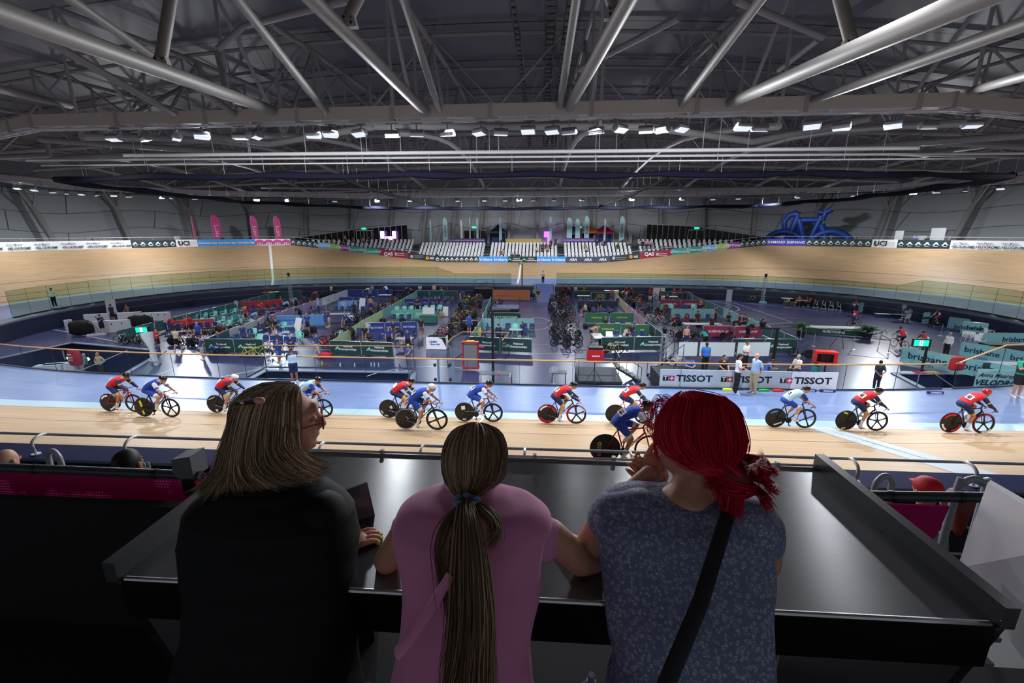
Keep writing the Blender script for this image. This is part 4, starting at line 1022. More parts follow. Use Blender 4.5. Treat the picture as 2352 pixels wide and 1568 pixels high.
chairs(770, 722, 832, 722, 5, N, 180, 'in front of the light blue banners')
chairs(850, 790, 942, 784, 6, N, 180, 'in the row before the near navy banners')
chairs(825, 778, 862, 792, 2, N, 180, 'beside the man in the black shirt')
chairs(903, 742, 938, 742, 3, N, 180, 'in front of the mint banner')
chairs(912, 722, 1010, 718, 7, MT_, 180, 'behind the mint banner')
chairs(935, 712, 1030, 709, 7, N, 180, 'in front of the far navy banners')
chairs(960, 697, 1040, 697, 6, N, 180, 'in the back row of the victoria pen')
chair(780, 783, 'mint', 150, 'mint plastic chair tipped beside the parked bicycles', None)
chairs(1120, 790, 1128, 755, 5, N, 270, 'packed in the stack beside the yellow box')
chairs(1166, 765, 1166, 765, 1, N, 180, 'with white papers in the centre pen')
chair(1183, 766, 'mint', 180, 'single mint plastic chair in the centre pen', None)
chairs(1204, 765, 1221, 766, 2, N, 180, 'at the right of the centre pen')
chair(1208, 778, 'navy', 200, 'navy plastic chair at the near right of the small table', None)
chairs(1388, 752, 1388, 752, 1, N, 180, 'before the far tasmania banners at left')
chairs(1408, 752, 1430, 752, 2, N, 180, 'before the far tasmania banners at right')
chairs(1416, 784, 1478, 786, 4, N, 180, 'before the near tasmania banners')
chairs(1332, 700, 1420, 702, 6, N, 180, 'in the back row of the western pen')
chairs(1345, 724, 1415, 724, 5, N, 180, 'in the front row of the western pen')
chairs(1556, 742, 1627, 742, 4, N, 180, 'in front of the pale aqua banner')
chairs(1540, 716, 1592, 716, 2, MT_, 180, 'before the farther maroon banners')
chairs(1565, 716, 1575, 718, 2, N, 180, 'before the farther maroon banner')
for i in range(7): chair(2218+i*9.5, 786+i*1.2+(6 if i == 3 else 0), 'white', 170+8*(i % 3), 'white plastic chair in the cluster below the brisbane banner, %s from the left' % ORD[i], 'white chairs at right')
chair(1810, 697, 'white', 90, 'white plastic chair beside the red kettle bag at the far wall', None)
chair(1830, 703, 'white', 60, 'white plastic chair at the far table with orange clothes', None)
chair(2078, 740, 'white', 10, 'white plastic chair behind the timekeeper at the far right table', None)
chair(2268, 778, 'white', 200, 'white plastic chair standing right of the white cluster', None)
chair(2296, 790, 'white', 170, 'white plastic chair behind the dark green draped table', None)
PB = ['141416', '1b1b1f', '2a2a2e', 'b8202c', '111113', 'e6e6e8', '18181c', '252a55', 'c8b83a', '141418']
def parked(px, py, ang, label, kind=None, col=None, group=None, roll=0, over=None):
 k = kind or RND.choice(['disc', 'spoke', 'spoke', 'four', 'five']); c = col or RND.choice(PB)
 R_ = Matrix.Rotation(math.radians(ang), 4, 'Z') @ Matrix.Rotation(math.radians(roll), 4, 'Y')
 ov = {'frame': [mat(c, .3, coat=.3)], 'fork': [mat(c, .3, coat=.3)]}
 return BIKES[k].place('parked_bicycle', label, 'bicycle', G(px, py), 0, group, ov, rot=R_.to_euler())
def cluster(x0, y0, x1, y1, n, ang, where, jit=6, alt=True, cols=None):
 a, b = G(x0, y0), G(x1, y1)
 for i in range(n):
  p = a.lerp(b, i/max(1, n-1)); u = proj(p); off = (RND.uniform(-jit, jit))
  parked(u[0]+off, u[1], ang+(180 if alt and i % 2 else 0)+RND.uniform(-14, 14), 'parked bicycle %s, %s from the near end' % (where, ORD[i]), group='bicycles '+where, roll=RND.uniform(-8, 8), col=cols[i % len(cols)] if cols else None)
cluster(1293, 797, 1272, 690, 15, 80, 'in the left file of the central rack')
cluster(1318, 800, 1296, 690, 15, 100, 'in the right file of the central rack')
cluster(1008, 790, 1030, 768, 4, 250, 'beside the white draped table', cols=['b8202c', '141416', 'c02430', '1b1b1f'])
cluster(1042, 768, 1078, 690, 14, 80, 'in the left file by the victoria pen')
cluster(1072, 762, 1098, 690, 13, 100, 'in the right file by the victoria pen')
cluster(745, 800, 805, 770, 6, 60, 'in the huddle left of the lime fence', cols=['b8202c', '141416', '1b1b1f'])
cluster(765, 788, 800, 768, 4, 120, 'behind the red framed huddle')
cluster(815, 742, 850, 726, 5, 70, 'beside the blue cool box')
cluster(865, 724, 930, 690, 10, 60, 'along the mint fence of the victoria pen')
cluster(870, 712, 925, 686, 7, 110, 'behind the row along the mint fence')
cluster(480, 775, 570, 752, 9, 70, 'behind the pale side fence', cols=['141416', '1b1b1f', 'b8202c', '2f6a3a', 'e6e6e8'])
cluster(680, 700, 740, 690, 6, 70, 'by the far end of the lilac fence')
cluster(1455, 706, 1500, 690, 6, 70, 'at the far left of the maroon pens')
cluster(1480, 716, 1530, 722, 5, 80, 'near the man in the green shirt')
cluster(1515, 745, 1550, 742, 3, 80, 'behind the woman in maroon')
cluster(1300, 690, 1270, 684, 4, 90, 'at the far end of the central rack')
cluster(1550, 776, 1590, 780, 3, 85, 'behind the shirtless man')
for i, (x, y, c, k) in enumerate([(282, 790, 'e6e6e8', 'spoke'), (300, 791, '141416', 'five'), (322, 791, 'd8d8dc', 'spoke'), (336, 792, '1b1b1f', 'spoke')]):
 parked(x, y, -88, 'road bicycle leaning on the teal corner fence, %s from the left' % ORD[i], k, c)
parked(41, 762, -95, 'black road bicycle leaning on the navy wall at far left', 'spoke', '1b1b1f')
parked(440, 705, -80, 'black bicycle leaning on the navy wall above the mint chairs', 'spoke', '141416')
parked(305, 722, -85, 'black bicycle with silver bars behind the white boxes', 'spoke', '26262a')
parked(270, 727, -85, 'dark bicycle next to the man in navy and red at the wall', 'spoke', '141416')
parked(570, 822, -88, 'lime green bicycle in front of the banner, left one', 'spoke', 'b9e028')
parked(592, 822, -86, 'lime green bicycle in front of the banner, right one', 'spoke', 'c4e62e')
parked(496, 815, -95, 'blue framed bicycle beside the dark green banner', 'spoke', '2038a8')
parked(628, 820, -92, 'black road bicycle behind the steward with camera', 'spoke', '1b1b1f')
parked(1403, 812, -92, 'black and yellow bicycle with disc wheel right of the red speaker', 'disc', 'c8a83a')
parked(1170, 755, 60, 'red bicycle held in a repair stand in the centre pen', 'spoke', 'c0202c')
parked(1724, 776, -90, 'maroon framed bicycle under repair before the maroon banner', 'disc', '6a2030')
parked(1665, 780, -60, 'black bicycle with disc wheel clamped on the silver stand', 'disc', '141416')
parked(1842, 822, 60, 'black bicycle standing left of the red scoreboard', 'disc', '18181c')
parked(1605, 780, -80, 'black road bicycle behind the shirtless man at the aisle', 'spoke', '1b1b1f')
parked(1530, 668, -90, 'grey bicycle leaning on the far navy wall', 'spoke', '3a3a40')
parked(1603, 672, -90, 'black bicycle hung against the far wall right of the whiteboard', 'spoke', '141416')
parked(1722, 680, -90, 'black and yellow bicycle by the far wall near the truss', 'spoke', 'b8a830')
parked(1467, 668, -90, 'white bicycle frame against the far wall beside the whiteboard', 'spoke', 'eceef0')
parked(1668, 718, -88, 'road bicycle beyond the aqua fence', 'spoke', 'b0b4b8')
parked(765, 673, -88, 'black bicycle leaning upright against the far wall', 'spoke', '141416')
parked(2000, 770, -60, 'silver bicycle lying behind the right palm', 'spoke', 'c8ccd0', roll=60)
cluster(1130, 724, 1140, 700, 4, 80, 'beside the small stage')
cluster(1345, 716, 1360, 706, 3, 90, 'between the western banners')
cluster(640, 706, 672, 702, 5, 80, 'in front of the farther red banner')
cluster(600, 760, 632, 748, 4, 70, 'along the lilac fence below the farther red banner')
cluster(400, 792, 465, 800, 6, 80, 'lying around the person in beige', cols=['141416', '1b1b1f', 'e6e6e8'])
cluster(800, 708, 850, 690, 7, 70, 'behind the light blue banners')
cluster(1440, 700, 1470, 688, 5, 110, 'left of the bicycles under the whiteboard')
cluster(1500, 742, 1520, 728, 4, 60, 'beside the bright green shirt')
cluster(1640, 770, 1700, 774, 4, 85, 'before the nearer maroon banners')
cluster(1690, 796, 1740, 800, 3, 85, 'behind the judges barriers')
cluster(985, 700, 1035, 694, 5, 85, 'in the back of the victoria pen')
def table(px, py, w, d, h, top, label, rz=0, cloth_=None, legs=True, name='folding_table', loc=None, group=None):
 t = thing(name, label, 'table', loc if loc is not None else G(px, py), math.radians(rz), group)
 q = MB(); q.box((0, 0, h-.015), (w, d, .03)); q.build('tabletop', mat(top, .4), t)
 if cloth_:
  q = MB(); q.box((0, 0, h*.5), (w+.03, d+.03, h-.06), 0, None, .985); q.build('table_cover', mat(cloth_, .7), t)
 else:
  for sx in (-1, 1):
   for sy in (-1, 1):
    q = MB(); q.tube([(sx*(w/2-.08), sy*(d/2-.06), h-.02), (sx*(w/2-.05), sy*(d/2-.04), 0)], .014, 6); q.build('leg', BLK, t)
 return t
table(1005, 800, 1.5, .7, .95, 'e9eaee', 'white draped table with black jacket beside the bicycles', 0, 'e6e8ec')
t = thing('folded_jacket', 'black jacket thrown over the white draped table', 'jacket', G(1005, 800)+V3(0, 0, .95))
q = MB(); rg = random.Random(3)
vs = [(-.7+1.4*i/12, -.3+.6*j/8, .02+.09*rg.random()*math.sin(PI*(i+.5)/13)) for j in range(9) for i in range(13)]
q.add(vs, [(j*13+i, j*13+i+1, j*13+i+14, j*13+i+13) for j in range(8) for i in range(12)]); q.prism([(.2, -.38, 0), (.75, -.38, 0), (.75, -.38, -.7), (.45, -.38, -.1)], (0, .02, 0)); q.build('cloth', mat('101014', .8), t, True)
tb = [o for o in bpy.data.objects if o.get('label', '').startswith('white draped table with')][0]
text('Cycling', .2, mat('2050b0', .5), tb, basis(V3(-.25, -.372, .62), (1, 0, 0), (0, 0, 1)), bold=.01, shear=.3); text('Store Hub', .17, mat('2a6ad0', .5), tb, basis(V3(-.1, -.372, .42), (1, 0, 0), (0, 0, 1)), bold=.01, shear=.3)
table(1098, 854, 0, 0, 0, '000000', 'unused helper table entry x') if 0 else None
table(1080, 758, 1.3, .5, .9, '15151a', 'black draped box among the parked bicycles', 15, '141418')
table(1185, 776, 1.1, .7, .75, 'b9bcc2', 'small grey table with tools in the centre pen')
table(1372, 792, .8, 1.7, .75, 'e8eaec', 'white table beside the bare backed man', 5)
table(1398, 793, .5, 1.6, .95, 'eef0f2', 'white box shaped table right of the black bag', -8, 'eef0f2')
table(1610, 762, 3.2, .8, .75, 'd8dade', 'long pale work table before the aqua banner')
table(1460 if 0 else 2160 if 0 else 1538, 694, 1.8, .7, .75, 'e0dccf', 'pale table with food at the back of the maroon pens')
table(1340, 692, 1.6, .7, .75, 'dfe1e4', 'white table at the back of the western pen')
table(775, 737, 2.6, .8, .75, 'b8c4cc', 'cluttered pale table in the light blue pen', 10)
table(885, 690, 1.6, .7, .75, 'e6e8ee', 'white table at the back of the light blue pen')
table(930, 798, 1.3, .7, .75, 'aeb6bc', 'grey table with bottles right of the near navy row')
table(985, 740, 1.6, .7, .75, '2f6f62', 'green draped table at the end of the mint banner', 0, '2f6a60')
table(1035, 672, 1.2, .6, .75, 'dfe3e6', 'small white table near the far red cool box')
table(1815, 692, 1.2, .6, .85, 'd8c8a8', 'table with medical gear beside the far truss')
table(1842, 704, 1.3, .6, .75, '9aa0a6', 'table with orange clothes at the far wall')
table(2066, 738, 1.6, .7, .72, '20232a', 'dark table where the timekeeper sits at the far right')
table(2040, 728, 2.2, .5, .35, 'e8eaec', 'low white bench beside the timekeeper', -8)
table(2296, 814, 2.4, .8, .8, '1d3d3c', 'dark green draped table with yellow emblem at far right', -4, '173432')
table(1140, 885, 1.9, .75, .78, '4a545c', 'grey table with towel and bottles behind the glass', 2)
table(1283, 882, .9, .6, .75, '3a3f46', 'small dark table beside the white pedestal fan', 0)
def bin_(px, py, body, lid, label):
 t = thing('wheelie_bin', label, 'bin', G(px, py)); q = MB(); q.box((0, 0, .5), (.46, .5, .96), 0, None, 1.18); q.build('bin_body', mat(body, .5), t)
 q = MB(); q.box((0, 0, 1.02), (.6, .66, .07)); q.tube([(-.25, .34, 1.0), (.25, .34, 1.0)], .025, 6); q.build('lid', mat(lid, .45), t)
 for s in (-1, 1): q = MB(); q.disc((s*.22, .24, .1), .1, .05); q.build('wheel', BLK, t)
bin_(611, 683, '3a4a48', 'd0405a', 'wheelie bin with red lid at the far left fence'); bin_(625, 683, '3a4a48', 'e8c832', 'wheelie bin with yellow lid at the far left fence'); bin_(639, 683, '3a4a48', 'c8eadc', 'wheelie bin with pale green lid at the far left fence')
bin_(1388, 680, '48b890', 'dff0ea', 'green wheelie bin behind the western pen'); bin_(1398, 680, 'b86a80', 'c05a78', 'pink wheelie bin between green and yellow ones'); bin_(1409, 680, 'd8d490', 'e8e4a8', 'pale yellow wheelie bin right of the pink one')
def boxy(name, px, py, d, col, label, cat, rz=0, lid=None, z=0):
 t = thing(name, label, cat, G(px, py)+V3(0, 0, z), math.radians(rz)); q = MB(); q.box((0, 0, d[2]*.44), (d[0], d[1], d[2]*.88), 0, None, 1.04); q.build('box_body', mat(col, .5), t)
 q = MB(); q.box((0, 0, d[2]*.94), (d[0]*1.05, d[1]*1.05, d[2]*.12)); q.build('lid', mat(lid or col, .45), t); return t
boxy('cool_box', 800, 738, (.9, .5, .55), '2440a0', 'blue cool box with white lid in the light blue pen', 'cool box', 15, 'e8ecf0')
boxy('cool_box', 1009, 668, (.6, .4, .45), 'd04028', 'red orange cool box at the far wall', 'cool box')
boxy('cool_box', 1340, 712, (.5, .4, .6), '4a68a8', 'blue water drum beside the green cap helper', 'cool box')
boxy('storage_box', 1098, 772, (.5, .9, .7), 'd8c078', 'yellow carton at the left of the stacked navy chairs', 'carton', 10)
boxy('storage_box', 1140, 748, (1.4, .4, .45), 'a8865a', 'brown carton against the aqua banner', 'carton')
boxy('storage_box', 1014, 727, (.35, .3, .5), 'b89a6a', 'brown paper box beside the white board', 'carton')
boxy('storage_box', 1838, 686, (.6, .5, .45), '8a6a4a', 'brown crate under the far table', 'crate')
boxy('storage_box', 1753, 686, (.7, .5, .22), '8fd0d8', 'pale blue step box at the foot of the far truss', 'box')
def longbox(px, py, w, h, rz, label, holes=3):
 t = thing('white_bike_box', label, 'box', G(px, py), math.radians(rz)); q = MB(); q.box((0, 0, h/2), (w, .3, h)); q.build('box_body', mat('dfe3ea', .4), t)
 for k in range(holes): q = MB(); q.ell((-w/2+w*(k+.7)/(holes+.4), -.155, h*.72), (.05, .012, .09), 0, 8, 6); q.build('hand_hole', mat('7a2030', .5), t)
longbox(226, 744, 1.9, 1.0, 22, 'white bike box behind the woman in navy shorts', 1); longbox(262, 762, 2.6, 1.05, 20, 'large white bike box right of the woman in navy shorts', 3)
longbox(303, 745, 1.8, 1.2, 24, 'white bike box with tall side behind the black bag', 0); longbox(360, 735, 2.5, .8, 16, 'white bike box beside the teal fence', 4)
longbox(162, 762, .5, 1.1, 60, 'white box end standing left of the open black case', 0); longbox(222, 770, 1.3, .14, 24, 'low white bench on the navy floor', 0)
def bag(px, py, d, col, label, rz=0, name='equipment_bag', z=0, loc=None):
 t = thing(name, label, 'bag', (loc if loc is not None else G(px, py))+V3(0, 0, z), math.radians(rz)); q = MB(); rg = random.Random(int(px)+int(py)*3)
 q.ell((0, 0, 0), (1, 1, 1), 0, 16, 10); sg = lambda v: math.copysign(abs(v)**.5, v); q.v = [(sg(x)*d[0]*.42*(1+rg.uniform(-.07, .07)), sg(y)*d[1]*.42*(1+rg.uniform(-.1, .1)), (sg(z_)+1)*d[2]*.45*(1+rg.uniform(-.08, .08))) for x, y, z_ in q.v]; q.build('bag_body', mat(col, .7), t, True)
 q = MB(); q.tube([(-d[0]*.25, 0, d[2]*.85), (-d[0]*.12, 0, d[2]*1.15), (d[0]*.12, 0, d[2]*1.15), (d[0]*.25, 0, d[2]*.85)], .018, 6); q.build('strap', mat('0c0c0e', .6), t)
bag(190, 768, (1.9, .9, 1.35), '101014', 'open black bicycle travel case with silver buckles at left', 20); bag(325, 748, (2.4, .8, 1.1), '0e0e12', 'large black bicycle bag between the white boxes', 15)
bag(1384, 792, (.8, .6, .5), '0f0f12', 'black bag between the two white tables'); bag(748, 822, (1.1, .5, .45), 'c82030', 'red duffel bag beside the dark green banner', 10)
bag(225, 760, (1.4, .6, .5), 'e0a888', 'peach coloured mattress roll beside the white bench', 25)
for i, (x, y, c) in enumerate([(702, 770, '14141a'), (668, 790, '1a1a22'), (880, 742, '15151a'), (925, 742, '101014'), (895, 765, '1b1b20'), (1560, 745, '111115'), (1605, 750, '0f0f14'), (1640, 748, '14141a'), (1440, 785, '121218'), (1005, 700, '16161c'), (965, 688, '101016'), (925, 700, '15151c'), (720, 762, '1a1a20'), (1365, 722, '121218'), (1400, 722, '0f0f14'), (595, 742, '14141a'), (625, 725, '101014'), (470, 730, '1a1a26')]):
 bag(x, y, (.75, .5, .5), c, 'small black kit bag on the infield floor, %s listed from the near left' % ORD[i] if 0 else 'black kit bag %s' % ['beside the leaning white board', 'under the near chairs of the sky blue pen', 'at the left foot of the mint banner', 'at the centre of the mint banner', 'behind the near navy banner', 'before the pale aqua banner at left', 'before the pale aqua banner in the middle', 'before the pale aqua banner at right',
  'on the chairs of the tasmania pen', 'at the right end of the victoria pen', 'under the flag in the victoria pen', 'at the left end of the far navy row', 'beside the sky blue banner', 'in the western pen at left', 'in the western pen at right', 'behind the bald man in red', 'before the farther red banner', 'among the mint chairs of the left pen'][i], RND.uniform(0, 90))
for i, (x, y, l) in enumerate([(520, 795, 'inside the near corner of the pale fence'), (545, 790, 'behind the dark green banner at left'), (580, 800, 'behind the lime bicycles'), (640, 792, 'below the sitting phone user'), (600, 722, 'at the right of the farther red banner'), (700, 735, 'behind the sky blue banners'), (735, 735, 'by the shirtless man at the lilac fence'),
  (800, 752, 'under the cluttered pale table'), (845, 800, 'behind the front banner at left'), (885, 802, 'behind the front banner at right'), (950, 760, 'right of the near navy banners'), (935, 722, 'among the mint chairs of the victoria pen'), (1150, 780, 'below the navy chairs of the centre pen'), (1205, 752, 'at the right of the aqua banner'),
  (1345, 752, 'left of the green banners'), (1455, 790, 'behind the front banner of the tasmania pen'), (1500, 790, 'at the right corner of the tasmania pen'), (1395, 705, 'beneath the western lettering'), (1535, 700, 'behind the farther maroon banners'), (1590, 742, 'among the navy chairs of the maroon pen'), (1655, 760, 'at the left of the lounging man'), (1700, 765, 'behind the nearer maroon banners')]):
 bag(x, y, (.8, .55, .45), '16161d', 'dark kit bag '+l, x % 90)
def palm(px, py, label, h, n, seed):
 t = thing('potted_palm', label, 'potted plant', G(px, py)); q = MB(); q.lathe((0, 0, 0), [(.28, 0), (.36, .5), (.38, .52), (.33, .53), (.3, .48)], 16); q.build('pot', mat('1b1c20', .5), t)
 rg = random.Random(seed); lf = MB(); st = MB()
 for k in range(n):
  a = rg.uniform(0, 2*PI); L = h*rg.uniform(.6, 1); el = rg.uniform(.75, 1.45); d = V3(math.cos(a)*math.cos(el), math.sin(a)*math.cos(el), math.sin(el)); P = []
  for i in range(9):
   u = i/8; P.append(V3(0, 0, .5)+d*L*u+V3(0, 0, -.55*L*u*u)+V3(d.x, d.y, 0)*L*.25*u*u)
  st.tube(P, [.012]*8+[.004], 4)
  for i in range(2, 9):
   dd = (P[i]-P[i-1]).normalized(); sd = dd.cross(V3(0, 0, 1)).normalized()
   for s in (-1, 1):
    for o in (0, .5):
     b = P[i-1].lerp(P[i], o); tip = b+sd*s*.28*(1.15-i/10)+dd*.16-V3(0, 0, .06); w = dd*.018; lf.add([b-w, tip, b+w], [(0, 1, 2)])
 lf.build('frond', mat('2f6a34', .5), t); st.build('stem', mat('3f5a2a', .6), t)
palm(1838, 772, 'potted palm left of the green sponsor strip', 1.7, 44, 1); palm(1990, 778, 'potted palm right of the auscycling strip, bushier one', 1.45, 60, 2)
barrier(G(1845, 764), G(1985, 775), '1d4a44', 'low dark green lettered barrier between the two palms', 'sponsor_strip', txt='AUSCYCLING', tcol='eef0f0', tsize=.26, h=.5, lift=.04, bold=.01)
boxy('podium_block', 1910, 762, (4.6, .9, .45), '3a6a62', 'long low stage block between the palms', 'stage', -5, 'd8dcd8')
def post(px, py, label):
 t = thing('belt_post', label, 'post', G(px, py)); q = MB(); q.lathe((0, 0, 0), [(.17, 0), (.17, .02), (.03, .04)], 14); q.build('base', ALU, t); q = MB(); q.tube([(0, 0, .03), (0, 0, 1.0)], .025, 8); q.build('pole', ALU, t, True)
for x, y, l in [(1838, 779, 'at the left palm'), (1868, 795, 'behind the red scoreboard'), (1958, 802, 'right of the camera tripod'), (2018, 795, 'nearer the red jersey rider'), (2040, 810, 'at the corner of the belt lane'), (2160, 771, 'beside the official in white')]:
 post(x, y, 'chrome belt post '+l)
def belt(p, q_, label):
 a, b = G(*p)+V3(0, 0, .95), G(*q_)+V3(0, 0, .95); t = thing('retractable_belt', label, 'belt', a); m = MB(); m.beam(V3(0, 0, 0), b-a, .01, .05); m.build('webbing', BLK, t)
belt((2018, 795), (2040, 810), 'black belt between the two right belt posts'); belt((1958, 802), (2040, 810), 'long black belt beside the right palm')
def tripod(px, py, h, label, head=True):
 t = thing('camera_tripod', label, 'tripod', G(px, py))
 for k in range(3):
  a = k*2*PI/3+.5; q = MB(); q.tube([(0, 0, h*.95), (math.cos(a)*.55, math.sin(a)*.55, 0)], .018, 6); q.build('leg', BLK, t)
 q = MB(); q.box((0, 0, h+.05), (.14, .2, .14)); q.tube([(0, 0, h), (.1, -.35, h-.12)], .012, 5); q.build('head', BLK, t)
tripod(1927, 797, 1.3, 'black camera tripod between the scoreboard and the palm'); tripod(1934, 722, 1.5, 'black tripod near the four trainers at the far wall')
def truss_tower(px, py, h, label, lampc='101014', z=0):
 t = thing('truss_tower', label, 'truss tower', G(px, py, z)); q = MB(); w = .14
 for sx in (-w, w):
  for sy in (-w, w): q.tube([(sx, sy, 0), (sx, sy, h)], .022, 6)
 q.build('chord', ALU, t); q = MB(); n = int(h/.35)
 for i in range(n):
  z0 = i*h/n; z1 = (i+1)*h/n
  for (a, b) in (((-w, -w), (w, -w)), ((w, -w), (w, w)), ((w, w), (-w, w)), ((-w, w), (-w, -w))): q.tube([(a[0], a[1], z0), (b[0], b[1], z1)], .012, 5)
 q.build('lacing', ALU, t); q = MB(); q.box((0, 0, .02), (.5, .5, .04)); q.build('base_plate', ALU, t)
 q = MB(); q.box((0, 0, h+.06), (.2, .2, .1)); q.ell((0, 0, h+.3), (.17, .17, .2)); q.build('moving_head_lamp', mat(lampc, .4), t, True)
truss_tower(670, 692, 3.2, 'silver truss tower with lamp behind the far left pens'); truss_tower(1751, 692, 3.2, 'silver truss tower with lamp at the far right wall')
truss_tower(1520, 836, 2.1, 'silver truss tower with camera behind the speaker stage')
def black_post(px, py, h, arm, label, lamp_=True):
 t = thing('black_gantry', label, 'gantry', G(px, py)); q = MB(); q.box((0, 0, h/2), (.14, .14, h)); q.build('upright', BLK, t)
 if arm: q = MB(); q.box((arm/2, 0, h), (abs(arm)+.14, .16, .1)); q.build('arm', BLK, t)
 if lamp_: q = MB(); q.ell((arm, 0, h+.35), (.2, .2, .25)); q.box((arm, 0, h+.1), (.3, .2, .08)); q.build('moving_head_lamp', mat('1d1730', .3), t, True)
black_post(1133, 880, 4.35, .9, 'tall black post with short arm in front of the centre pen', False); black_post(1772, 850, 2.75, -.95, 'black gantry post with purple lamp by the officials', True)
black_post(1199, 690, 4.7, -.4, 'thin black post at the far side beside the stairs', False)
def speaker(px, py, h, w, hh, col, label, txt=None, stand=True, z=0, tripodw=.5):
 t = thing('loudspeaker', label, 'loudspeaker', G(px, py, z)); q = MB(); q.box((0, 0, h), (w, w*.6, hh)); q.build('cabinet', mat(col, .45), t); q = MB(); q.box((0, -.005, h+hh*.6), (w*.9, w*.5, hh*.25)); q.build('top_panel', BLK, t)
 q = MB(); q.tube([(0, 0, 0), (0, 0, h)], .025, 8); q.build('pole', BLK, t)
 for k in range(3):
  a = -PI/2+k*2*PI/3; q = MB(); q.tube([(0, 0, .8), (math.cos(a)*tripodw, math.sin(a)*tripodw, 0)], .014, 5); q.build('leg', BLK, t)
 if txt: text(txt, .09, WH, t, basis(V3(0, -w*.3-.003, h), (1, 0, 0), (0, 0, 1)), bold=.004)
def platform(c, w, d, h, label, rails=True, col='2a2d33', post_h=1.0):
 t = thing('stage_platform', label, 'stage', c); q = MB(); q.box((0, 0, h-.05), (w, d, .1)); q.build('deck', mat(col, .6), t)
 q = MB(); q.box((0, 0, (h-.1)/2), (w-.06, d-.06, h-.1)); q.build('skirt', mat('14151a', .8), t)
 if rails:
  for (a, b) in (((-w/2, -d/2), (-w/2, d/2)), ((-w/2, d/2), (w/2, d/2)), ((w/2, d/2), (w/2, 0))):
   q = MB()
   for hh in (.5, post_h): q.tube([(a[0], a[1], h+hh), (b[0], b[1], h+hh)], .02, 6)
   q.tube([(a[0], a[1], h), (a[0], a[1], h+post_h)], .02, 6); q.tube([(b[0], b[1], h), (b[0], b[1], h+post_h)], .02, 6); q.build('guard_rail', mat('2a2e34', .4), t)
 return t
pc = G(1372, 860, 0.85); pc.z = 0
platform(pc, 2.35, 2.6, .9, 'black stage platform with guard rails carrying the red loudspeaker')
spz = G(1364, 880, .9); speaker(1364, 880, 1.55, .82, .62, 'c01c26', 'red loudspeaker on tripod standing on the black platform', 'BRISBANE', z=.9)
pf = G(1120, 664, 0); platform(G(1122, 672), 2.6, 2.0, 1.3, 'black stage with rails at the far wall left of the ramp'); speaker(1121, 640, 1.2, .55, .65, '101014', 'small black loudspeaker on the far stage', z=1.3)
def stairs(a, w, n, rise, run, ang, label, mats_, cat='stairs'):
 t = thing('stair_unit', label, cat, a, ang)
 for i in range(n):
  q = MB(); q.box((0, i*run, (i+1)*rise-.02), (w, run*.95, .04)); q.build('tread', mats_[0], t)
 for s in (-1, 1):
  q = MB(); q.beam((s*w/2, -run/2, 0), (s*w/2, (n-1)*run+run/2, n*rise-.02), .04, .12); q.build('stringer', mats_[1], t)
  q = MB(); q.tube([(s*w/2, -run/2, .9), (s*w/2, (n-1)*run+run/2, n*rise+.9)], .02, 6); q.tube([(s*w/2, -run/2, 0), (s*w/2, -run/2, .9)], .02, 6); q.tube([(s*w/2, (n-1)*run+run/2, n*rise-.02), (s*w/2, (n-1)*run+run/2, n*rise+.9)], .02, 6); q.build('handrail', mats_[1], t, True)
dkm = (mat('3a3e46', .5), mat('23272d', .4))
stairs(G(1462, 872), .9, 5, .18, .3, math.radians(90), 'black steps climbing to the speaker platform', dkm)
stairs(G(1500, 868), .9, 6, .2, .3, math.radians(-70), 'black steps climbing beside the white sponsor board', dkm)
stairs(G(1093, 682), .8, 6, .2, .3, math.radians(-60), 'black steps at the left of the far stage', dkm)
st = opt(sM2, cwf(sM2)-.9, 0); rc = (G(1233, 694)+G(1270, 694))/2
t = thing('blue_ramp', 'blue stepped ramp from the infield up to the far track', 'ramp', rc); yb = opt(OLEN/2, cwf(OLEN/2), 0).y-rc.y
q = MB(); q.prism([(0, 0, 0), (0, yb, 0), (0, yb, CZ)], (2.3, 0, 0)); q.build('ramp_body', mat('32467e', .5), t)
for s in (-1, 1): q = MB(); q.tube([(s*1.25, 0, 0), (s*1.25, 0, 1.0), (s*1.25, yb, CZ+1.0), (s*1.25, yb, CZ)], .03, 6); q.build('handrail', ALU, t, True)
pd = G(1162, 715); t = platform(pd, 3.0, 2.6, .55, 'small stage with pale rails in the middle of the centre column', True, '4a5a86', 1.0)
table(1160, 741, 3.0, .4, 1.0, '17332f', 'dark green fronted counter below the small stage', 0, '17332f')
cc = [o for o in bpy.data.objects if o.get('label', '').startswith('dark green fronted counter')][0]
text('TRACK NATIONAL', .3, MINT, cc, basis(V3(0, -.222, .6), (1, 0, 0), (0, 0, 1)), bold=.01)
def board(px, py, w, h, label, rz=0, tilt=12, col='e6e9ee', z=0):
 t = thing('white_board', label, 'board', G(px, py), math.radians(rz)); R_ = Matrix.Rotation(math.radians(-tilt), 3, 'X'); q = MB(); q.box(R_ @ V3(0, 0, h/2+z), (w, .03, h), 0, R_); q.build('panel', mat(col, .4), t)
 q = MB()
 for s in (-1, 1): q.tube([R_ @ V3(s*w*.4, 0, h*.9+z), (s*w*.4, .3, 0)], .012, 5); q.tube([R_ @ V3(s*w*.45, .02, z), R_ @ V3(s*w*.45, .02, h+z)], .014, 5); q.tube([(s*w*.45, 0, 0), R_ @ V3(s*w*.45, .02, z+.02)], .014, 5)
 q.build('easel', ALU, t); return t
board(680, 775, .7, 1.7, 'white board leaning among the sky blue pen chairs', -20, 18); board(830, 720, .75, 1.7, 'white board leaning beside the light blue banner', -15, 15)
board(985, 738, 1.2, .8, 'white board standing on the green table of the mint banner', 0, 5, z=.6); board(1023, 725, .6, 1.0, 'white board at the right end of the mint chairs', -10, 10)
